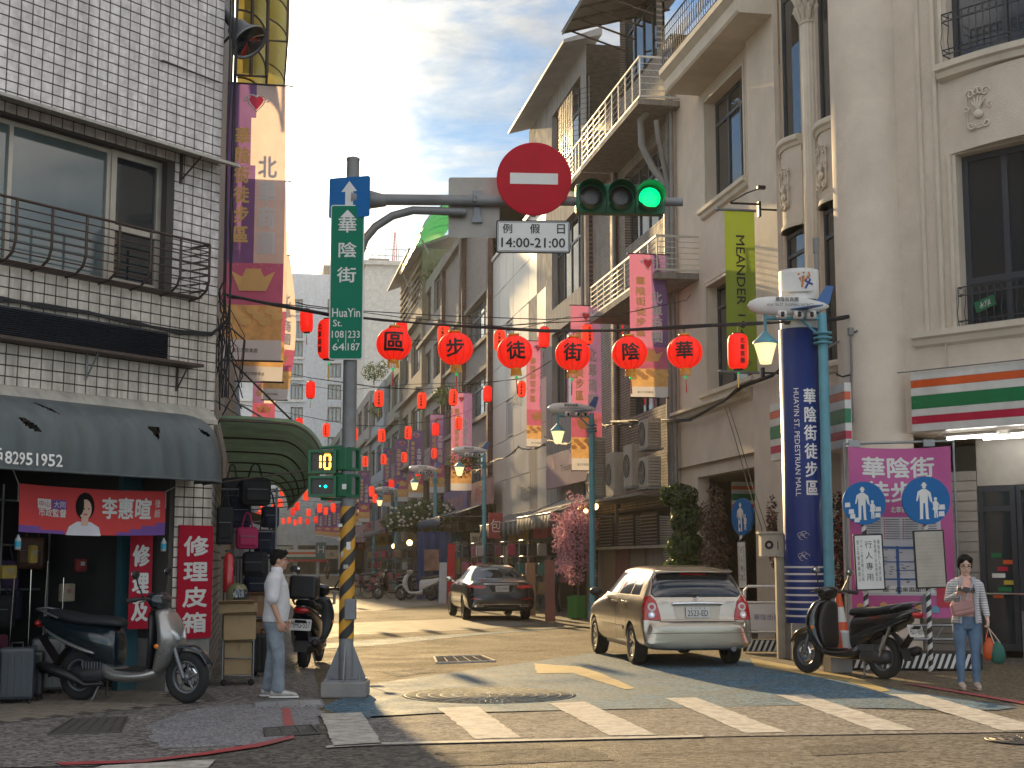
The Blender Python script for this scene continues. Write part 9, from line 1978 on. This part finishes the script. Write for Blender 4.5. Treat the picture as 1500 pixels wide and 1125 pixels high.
awning('low grey awning of a far stall on the left side',50,64,-.6,.9,3.5,3.0,m_stripe,m_cv,.3)
def wall_sign(name,label,u0,u1,vt0,vb0,vt1,vb1,X,m_,th=.12,cat='sign'):
 """sign along the street; corner pixels at its far (u0) and near (u1) end"""
 a,b,c,d=PX(u0,vt0,X),PX(u0,vb0,X),PX(u1,vt1,X),PX(u1,vb1,X); o=thing(name,label,cat,(X,(a.y+c.y)/2,(a.z+b.z)/2)); zt,zb=(a.z+c.z)/2,(b.z+d.z)/2
 mb=MB(); mb.bb((X,c.y,zb),(X+th,a.y,zt)); build('board',mb,m_,o); F=frame((X-.004,(a.y+c.y)/2,(zt+zb)/2),(0,-1,0),UP); return o,F,a.y-c.y,zt-zb
o,F,w_,h_=wall_sign('shop_sign','big faded mauve treasure shop sign above the striped awning',800,866,669,717,646,702,9.6,mat('mauve_sign',(.30,.20,.24),.5,var=.15,dirt=.25))
lettering('Treasure Shop',F@Matrix.Translation((w_*.12,-.02,0)),h_*.26,m_ink,o,wd=w_*.55);
mb=MB(F)
for x,m in((-.32,0),(.08,.1),(.3,-.05)): poly_in(mb,[(x*w_-.3,h_*.05),(x*w_+.3,h_*.05),(x*w_+.15,h_*.46),(x*w_,h_*.3),(x*w_-.15,h_*.46)],Matrix(),.001)
build('pale_print',mb,mat('sign_pale_pink',(.45,.25,.27),.5),o)
o,F,w_,h_=wall_sign('shop_sign','dark violet shop sign behind the third light blue lamp',650,684,722,760,712,752,9.5,mat('violet_sign',(.10,.08,.24),.5,var=.1)); lettering('皮件批發',F,h_*.5,mat('orange_print',(.5,.2,.08),.6),o,wd=w_*.7)
o,F,w_,h_=wall_sign('shop_sign','mottled pink shop sign left of the white panelled building',690,719,708,740,700,742,9.5,mat('pinkish_sign',(.36,.2,.2),.5,var=.3,scale=2)); lettering('旅行袋',F,h_*.6,m_red,o,wd=w_*.6)
o,F,w_,h_=wall_sign('shop_sign','wide pinkish shop sign with dark characters beyond the signal pole',522,562,768,800,764,798,8.8,mat('dusty_pink_sign',(.36,.24,.27),.5,var=.2)); lettering('李斯特',F,h_*.6,m_ink,o,wd=w_*.4)
o,F,w_,h_=wall_sign('rent_sign','yellow hanging sign with a red rent character',745,769,768,797,768,797,9.2,mat('yellow_sign',(.55,.38,.08),.5)); lettering('租',F,h_*.6,m_red,o)
o,F,w_,h_=wall_sign('shop_sign','red black and white hanging shop sign beside the yellow rent sign',780,802,766,788,766,788,9.2,mat('sign_red2',(.40,.05,.06),.5)); lettering('真皮',F,h_*.5,m_ink,o)
for(u,v,X,r_,lab)in((872,742,9.3,.09,'warm glowing lantern lamp by the blossom tree shop'),(858,748,9.4,.07,'small warm bulb lamp above the pink blossom'),(600,795,8.5,.16,'glowing warm lamp in the orange lit stall far right'),(577,800,8.6,.14,'smaller glowing lamp in the far stall beside the orange one'),(848,744,9.3,.05,'tiny warm bulb at the edge of the striped awning')):
 c=PX(u,v,X); o=thing('shop_lamp',lab,'lamp',tuple(c)); mb=MB(); mb.ell(c,(r_,r_,r_),12,8); build('globe',mb,mat('warm_bulb',(1,.8,.4),.4,var=0,emit=(1,.62,.22),estr=3.0),o); mb=MB(); mb.tube([c+UP*r_,c+UP*(r_+.25)],.01,4); build('cord',mb,m_black,o)
ty=px_s(640,8.1); tp0,tp1=PY(611,800,58),PY(662,800,58)
tp=thing('tarpaulin','deep blue tarpaulin wall hanging under the awning with a poster pinned to it','tarpaulin',(tp0.x,58,0)); mb=MB(); mb.grid(lambda u,v:(tp0.x+(tp1.x-tp0.x)*u,58+.07*math.sin(u*20+v)+.3*u,PY(640,779,58).z*v-.0),60,4); build('sheet',mb,mat('blue_tarp',(.012,.05,.20),.5,var=.2,scale=3),tp)
a,b=PY(622,805,57.7),PY(643,836,57.7); mb=MB(); mb.bb((a.x,57.7,b.z),(b.x,57.74,a.z)); o=build('poster',mb,mat('poster_print',(.28,.16,.12),.6,var=.7,scale=3),tp)
for(u0,v0,u1,v1,Y,m_,lab)in((772,825,778,905,40.5,m_cb2,'weathered plank leaning right of the black sedan'),(816,822,806,915,36.5,mat('reddish_plank',(.22,.08,.06),.8,dirt=.4),'reddish plank leaning before the shop left of the blossom tree'),(670,797,660,885,49,m_red,'long red board leaning left of the black sedan'),(660,825,648,885,48,m_galv,'thin grey board leaning beside the red one')):
 a,b=PY(u0,v0,Y),PY(u1,v1,Y-.4); b.z=max(b.z,.0); mb=MB(); d_=(a-b).normalized(); F=frame(b,RGT,d_); L=(a-b).length; mb=MB(F); mb.bb((-.13,.01,-.02),(.13,L,.02)); build('leaning_board',mb,m_,None,label=lab,cat='board',origin=tuple(b))
rn=random.Random(21); gcol=[blk,navy,gry,brn,olv,pnk,m_cb,mat('pink_goods',(.45,.12,.22),.7),mat('teal_goods',(.03,.2,.2),.7),mat('white_goods',(.5,.5,.5),.7)]; gname=['black','navy','grey','brown','olive','magenta','buff','pink','teal','white']
sp_n=['first','second','third','fourth','fifth','sixth','seventh','eighth']
for si,(Y,X)in enumerate(((44,8.9),(47.5,8.9),(52,8.6),(54.5,8.4),(68,7.9),(74,7.8),(80,7.6),(88,7.5))):
 o=thing('display_rack',f'steel display rack, {sp_n[si]} along the right side beyond the black sedan'.replace(',',''),'rack',(X,Y,0)); mb=MB()
 for x in(-.5,.5):
  for y in(-.7,.7): mb.tube([(X+x,Y+y,0),(X+x,Y+y,2.2)],.02,4)
 for z in(.5,1.1,1.7,2.2): mb.tube([(X-.5,Y-.7,z),(X+.5,Y-.7,z),(X+.5,Y+.7,z),(X-.5,Y+.7,z)],.018,4,closed=True)
 build('frame',mb,m_galv,o)
 for zi,z in enumerate((.5,1.1,1.7)):
  for k in range(3):
   g=rn.randrange(len(gcol)); w2=.3; mb=MB(Matrix.Translation((X-.34+.34*k,Y-.55+rn.uniform(-.05,.3),z+.01))); mb.box((0,0,.2),(.28,.25,.38),bev=.05); q=build('display_bag',mb,gcol[g],None,label=f'small {gname[g]} bag {["left", "centre", "right"][k]} on the {["low", "middle", "top"][zi]} shelf of the {sp_n[si]} rack',cat='bag',group='bags on the display racks')
   mb2=MB(mb.M); mb2.tube([(-.08,0,.38),(-.05,0,.5),(.05,0,.5),(.08,0,.38)],.01,4); build('handle',mb2,gcol[g],q)
for i,(u,v,Y,c1,lab)in enumerate(((690,850,62,m_ink,'far passer-by in dark clothes by the shops right of the sedan'),(556,840,100,mat('far_red_shirt',(.3,.05,.05),.8),'tiny far passer-by in a red shirt beyond the signal pole'),(480,835,120,navy,'tiny far passer-by left of the signal pole'),(812,850,42,mat('teal_shirt',(.05,.1,.12),.8),'dim shopper under the striped awning'))):
 p=PY(u,822,Y); o=thing('person',lab,'person',(p.x,Y,0),rn.uniform(0,6)); mb=MB(); hM=head(mb,(0,.02,1.56)); limb(mb,[(0,0,1.3),(0,.01,1.5)],[.05,.05]); rings(mb,[(0,0,.9,.13,.09),(0,0,1.3,.14,.09),(0,0,1.38,.06,.05)])
 for sx in(-1,1): limb(mb,[(sx*.19,0,1.34),(sx*.23,0,1.08),(sx*.21,.1,.85)],[.045,.038,.026]); hand(mb,(sx*.21,.1,.85),(0,.2,-1),(-sx,0,0),(0,1,0),.4); limb(mb,[(sx*.09,0,.9),(sx*.1,.0+.05*sx,.5),(sx*.1,-.08*sx,.08)],[.085,.055,.045])
 fused('body',mb,m_skin,o,.012,4); mb=MB(); rings(mb,[(0,0,.88,.17,.12),(0,0,1.1,.16,.12),(0,0,1.32,.18,.12),(0,0,1.4,.09,.08)])
 for sx in(-1,1): limb(mb,[(sx*.15,0,1.33),(sx*.225,0,1.12)],[.075,.065])
 fused('shirt',mb,c1,o,.015,3); mb=MB()
 for sx in(-1,1): limb(mb,[(sx*.08,0,.9),(sx*.1,.05*sx,.5),(sx*.1,-.08*sx,.1)],[.11,.08,.065])
 fused('trousers',mb,blk,o,.015,3); mb=MB(hM); mb.ell((0,-.02,.035),(.082,.095,.088)); mb.M=Matrix(); fused('hair',mb,m_hair,o,.012,2)
def bicycle(label,loc,rz):
 t=thing('bicycle',label,'bicycle',loc,rz)
 for x in(0,1.05):
  F=Matrix.Translation((x,0,.33))@Matrix.Rotation(R(90),4,'X'); mb=MB(F); mb.tube([(.33*math.cos(a),.33*math.sin(a),0)for a in[k*math.pi/14 for k in range(28)]],.018,6,closed=True); w_=build('wheel',mb,m_rubber,t,local=True); mb=MB(F)
  for k in range(14): mb.tube([(0,0,0),(.32*math.cos(k*.449),.32*math.sin(k*.449),0)],.003,3)
  build('spokes',mb,m_chrome,w_,local=True)
 mb=MB();
 for a,b in(((0,0,.33),(.35,0,.85)),((0,0,.33),(.42,0,.32)),((.42,0,.32),(.33,0,.9)),((.42,0,.32),(.9,0,.78)),((.9,0,.9),(1.05,0,.33)),((.35,0,.7),(.9,0,.84))): mb.tube([a,b],.018,6)
 build('frame',mb,mat('bike_pink',(.5,.12,.2),.4),t,local=True); mb=MB(); mb.tube([(.88,0,.9),(.86,0,1.0),(.84,.25,1.02)],.012,5); mb.tube([(.86,0,1.0),(.84,-.25,1.02)],.012,5); build('handlebar',mb,m_black,t,local=True); mb=MB(); mb.ell((.30,0,.93),(.13,.07,.035),10,6); build('saddle',mb,m_black,t,local=True)
 mb=MB(); mb.box((1.1,0,.85),(.25,.3,.2),bev=.02); build('basket',mb,m_galv,t,local=True); return t
p=G(575,877); bicycle('pink framed bicycle parked by the far right stalls',(p.x,p.y,0),R(160)); p=G(562,874); bicycle('second bicycle parked behind the pink one at the far stalls',(p.x,p.y+2,0),R(170))
for i,(u,v,rz,lab)in enumerate(((540,868,150,'tiny far scooter parked just right of the signal pole'),(600,878,165,'far scooter parked left of the blue tarpaulin'))):
 p=G(u,v); c=copy_tree(s2,(p.x,p.y,0),R(rz),lab)

#  SHOP FRONT DETAIL ALONG THE RIGHT ROW
rn=random.Random(77)
fm_=[mat('roller_shutter',(.20,.20,.19),.6,.2,dirt=.4),mat('shop_door_brown',(.14,.09,.06),.6,dirt=.3),mat('poster_red',(.35,.05,.05),.6,var=.4,scale=3),mat('poster_cream',(.42,.36,.26),.6,var=.3,scale=4),mat('shop_teal',(.05,.15,.17),.6,dirt=.3),mat('shop_grey',(.13,.13,.135),.6,dirt=.3),mat('poster_yellow',(.5,.35,.08),.6,var=.3,scale=4),mat('shop_pink',(.4,.17,.2),.6,var=.2)]
for bn_,(ya,yb)in(('panelled_building',(49.5,58.5)),('brick_building',(60.5,74)),('town_house',(77,88)),('grey_house',(42.6,47.8))):
 par=bpy.data.objects[bn_]; y=ya
 while y<yb:
  w_=rn.uniform(.7,1.6); m_=rn.choice(fm_); mb=MB(); x=9.95-rn.uniform(0,.5); h_=rn.uniform(2.1,2.75)
  if m_ is fm_[0]:
   for k in range(14): mb.bb((x,y,h_*k/14+.01),(x+.03,y+w_,h_*(k+1)/14-.01))
   build('roller_shutter',mb,m_,par,kind='stuff')
  else:
   mb.bb((x,y,rn.choice((0,0,.9))),(x+.05,y+w_*.9,h_)); build('shop_panel',mb,m_,par)
   if rn.random()<.6:
    q=MB(); z=rn.uniform(1.1,1.7); q.bb((x-.02,y+.15,z),(x-.004,y+w_*.75,z+.6)); build('poster',q,rn.choice(fm_[2:]),par)
  y+=w_+rn.uniform(.05,.9)
cols=['red','cream','teal','grey','yellow','pink']; cm=[fm_[2],fm_[3],fm_[4],fm_[5],fm_[6],fm_[7]]
for k,(u,v,Y,w_,h_,s)in enumerate(((726,770,50,.5,.9,'包'),(700,790,56,.6,.5,'旅行'),(668,800,60,.4,1.0,'皮'),(600,770,78,.9,.6,'批發'),(560,790,92,.8,.8,'大'),(545,770,104,1.0,.7,'百貨'),(528,800,112,.9,.6,'行'),(486,812,130,1.2,.8,'商'),(470,805,140,1.0,1.4,'H'))):
 c=PY(u,v,Y); o=thing('hanging_sign',f'small {cols[k % 6]} hanging shop sign {"abcdefghi"[k] and ["nearest on", "second along", "third along", "fourth along", "fifth along", "sixth along", "seventh along", "eighth along", "farthest on"][k]} the right row below the banners','sign',tuple(c)); mb=MB(); mb.box(c,(w_,.08,h_),bev=.01); build('board',mb,cm[k%6],o); lettering(s,frame(c-Vector((0,.046,0)),(1,0,0),UP),h_*.5,m_ink if k%6 in(1,4,5)else m_sgn_w,o,maxw=w_*.8); mb=MB(); mb.tube([c+UP*h_/2,c+UP*(h_/2+.3)],.015,4); build('hanger',mb,m_black,o)
for k,(X,pts)in enumerate(((9.6,[(798,640),(840,648),(868,640)]),(9.7,[(690,690),(720,676),(760,655),(800,650)]),(9.55,[(866,614),(900,620),(948,612)]),(9.7,[(640,730),(668,705),(700,690)]))):
 q=[PX(u,v,X)for u,v in pts]; q=sum([catenary(q[i],q[i+1],.12,6)[:-1]for i in range(len(q)-1)],[])+[q[-1]]
 cable(f'loose black wires on the {["third", "fourth", "first", "last"][k]} facade from the stucco building',[q,wob(q,.05,k+70),wob(q,.06,k+90)],.016)
for k,(u,v,m_,lab)in enumerate(((704,888,fm_[7],'pink plastic stool by the far stalls'),(794,895,fm_[4],'teal plastic stool right of the black sedan'),(588,879,fm_[2],'red plastic stool beside the far scooters'))):
 p=G(u,v); mb=MB(Matrix.Translation(p)); mb.lathe([(.001,.44),(.15,.44),(.16,.42),(.13,.40)],12)
 for a in range(4): mb.tube([(.12*math.cos(a*1.57+.78),.12*math.sin(a*1.57+.78),.42),(.18*math.cos(a*1.57+.78),.18*math.sin(a*1.57+.78),0)],.018,5)
 build('plastic_stool',mb,m_,None,label=lab,cat='stool',origin=p)
for k,(s,z0,z1)in enumerate(((.55,fz1+.05,9.5),)):
 mb=MB(CF); mb.tube([(s,z0,.04),(s,z1,.04)],.012,5); build('conduit',mb,m_stucco2,ba)
mb=MB(); q=[Vector((RCX+(RCR+.03)*math.cos(a),RCY+(RCR+.03)*math.sin(a),z))for a,z in((R(-150),5.3),(R(-150),4.7),(R(-152),4.3),(R(-150),3.8))]; mb.tube(q,.02,5); mb.box(q[0],(.08,.08,.12)); build('cable_bracket',mb,m_pipe,ba)
gc_=[('white',m_sgn_w),('pink',fm_[7]),('yellow',fm_[6]),('teal',fm_[4]),('red',fm_[2]),('cream',fm_[3]),('grey',m_galv)]
pos_=['by the teal post','above the scooter seat','high at the left edge','low by the suitcases','in the middle of the rack','deep behind the rack','under the campaign banner','near the shop floor','at the right of the rack','at the left of the rack']
for k,(u,v)in enumerate(((228,795),(150,905),(12,838),(78,925),(118,828),(98,868),(175,812),(142,950),(196,850),(48,812))):
 s_,z_=lp(u,v,-1.3); nm_,m_=gc_[k%7]; mb=MB(LF); mb.box((s_,z_,-1.3),(.10+.05*(k%3),.16+.06*(k%2),.08),bev=.02); q=build('shop_package',mb,m_,None,label=f'small {nm_} package {pos_[k]} inside the dark left shop',cat='package',origin=tuple(lw(s_,z_,-1.3)))
 mb=MB(LF); mb.box((s_,z_+.02,-1.255),(.06,.05,.004)); build('label',mb,gc_[(k+3)%7][1],q)
for k in range(7):
 s_=lp(40+24*k,860)[0]; mb=MB(LF); mb.tube([(s_,.5,-1.15-.05*(k%2)),(s_,1.35+.1*(k%3),-1.15)],.009,5); build('trolley_handle',mb,m_chrome,None,label=f'{["first", "second", "third", "fourth", "fifth", "sixth", "seventh"][k]} thin chrome trolley handle from the left in the left shop',cat='handle',origin=tuple(lw(s_,.5,-1.15)))

#  AIR
hm_=bpy.data.materials.new('haze_air'); hm_.use_nodes=True; t_=hm_.node_tree; t_.nodes.clear()
ho=N(t_,'ShaderNodeOutputMaterial'); hv=N(t_,'ShaderNodeVolumePrincipled'); hv.inputs['Color'].default_value=(.92,.93,.95,1); hv.inputs['Density'].default_value=.0003; hv.inputs['Anisotropy'].default_value=.45
t_.links.new(hv.outputs[0],ho.inputs['Volume'])
mb=MB(); mb.bb((-225,-65,-1.2),(265,425,60)); build('haze',mb,hm_,None,kind='stuff')
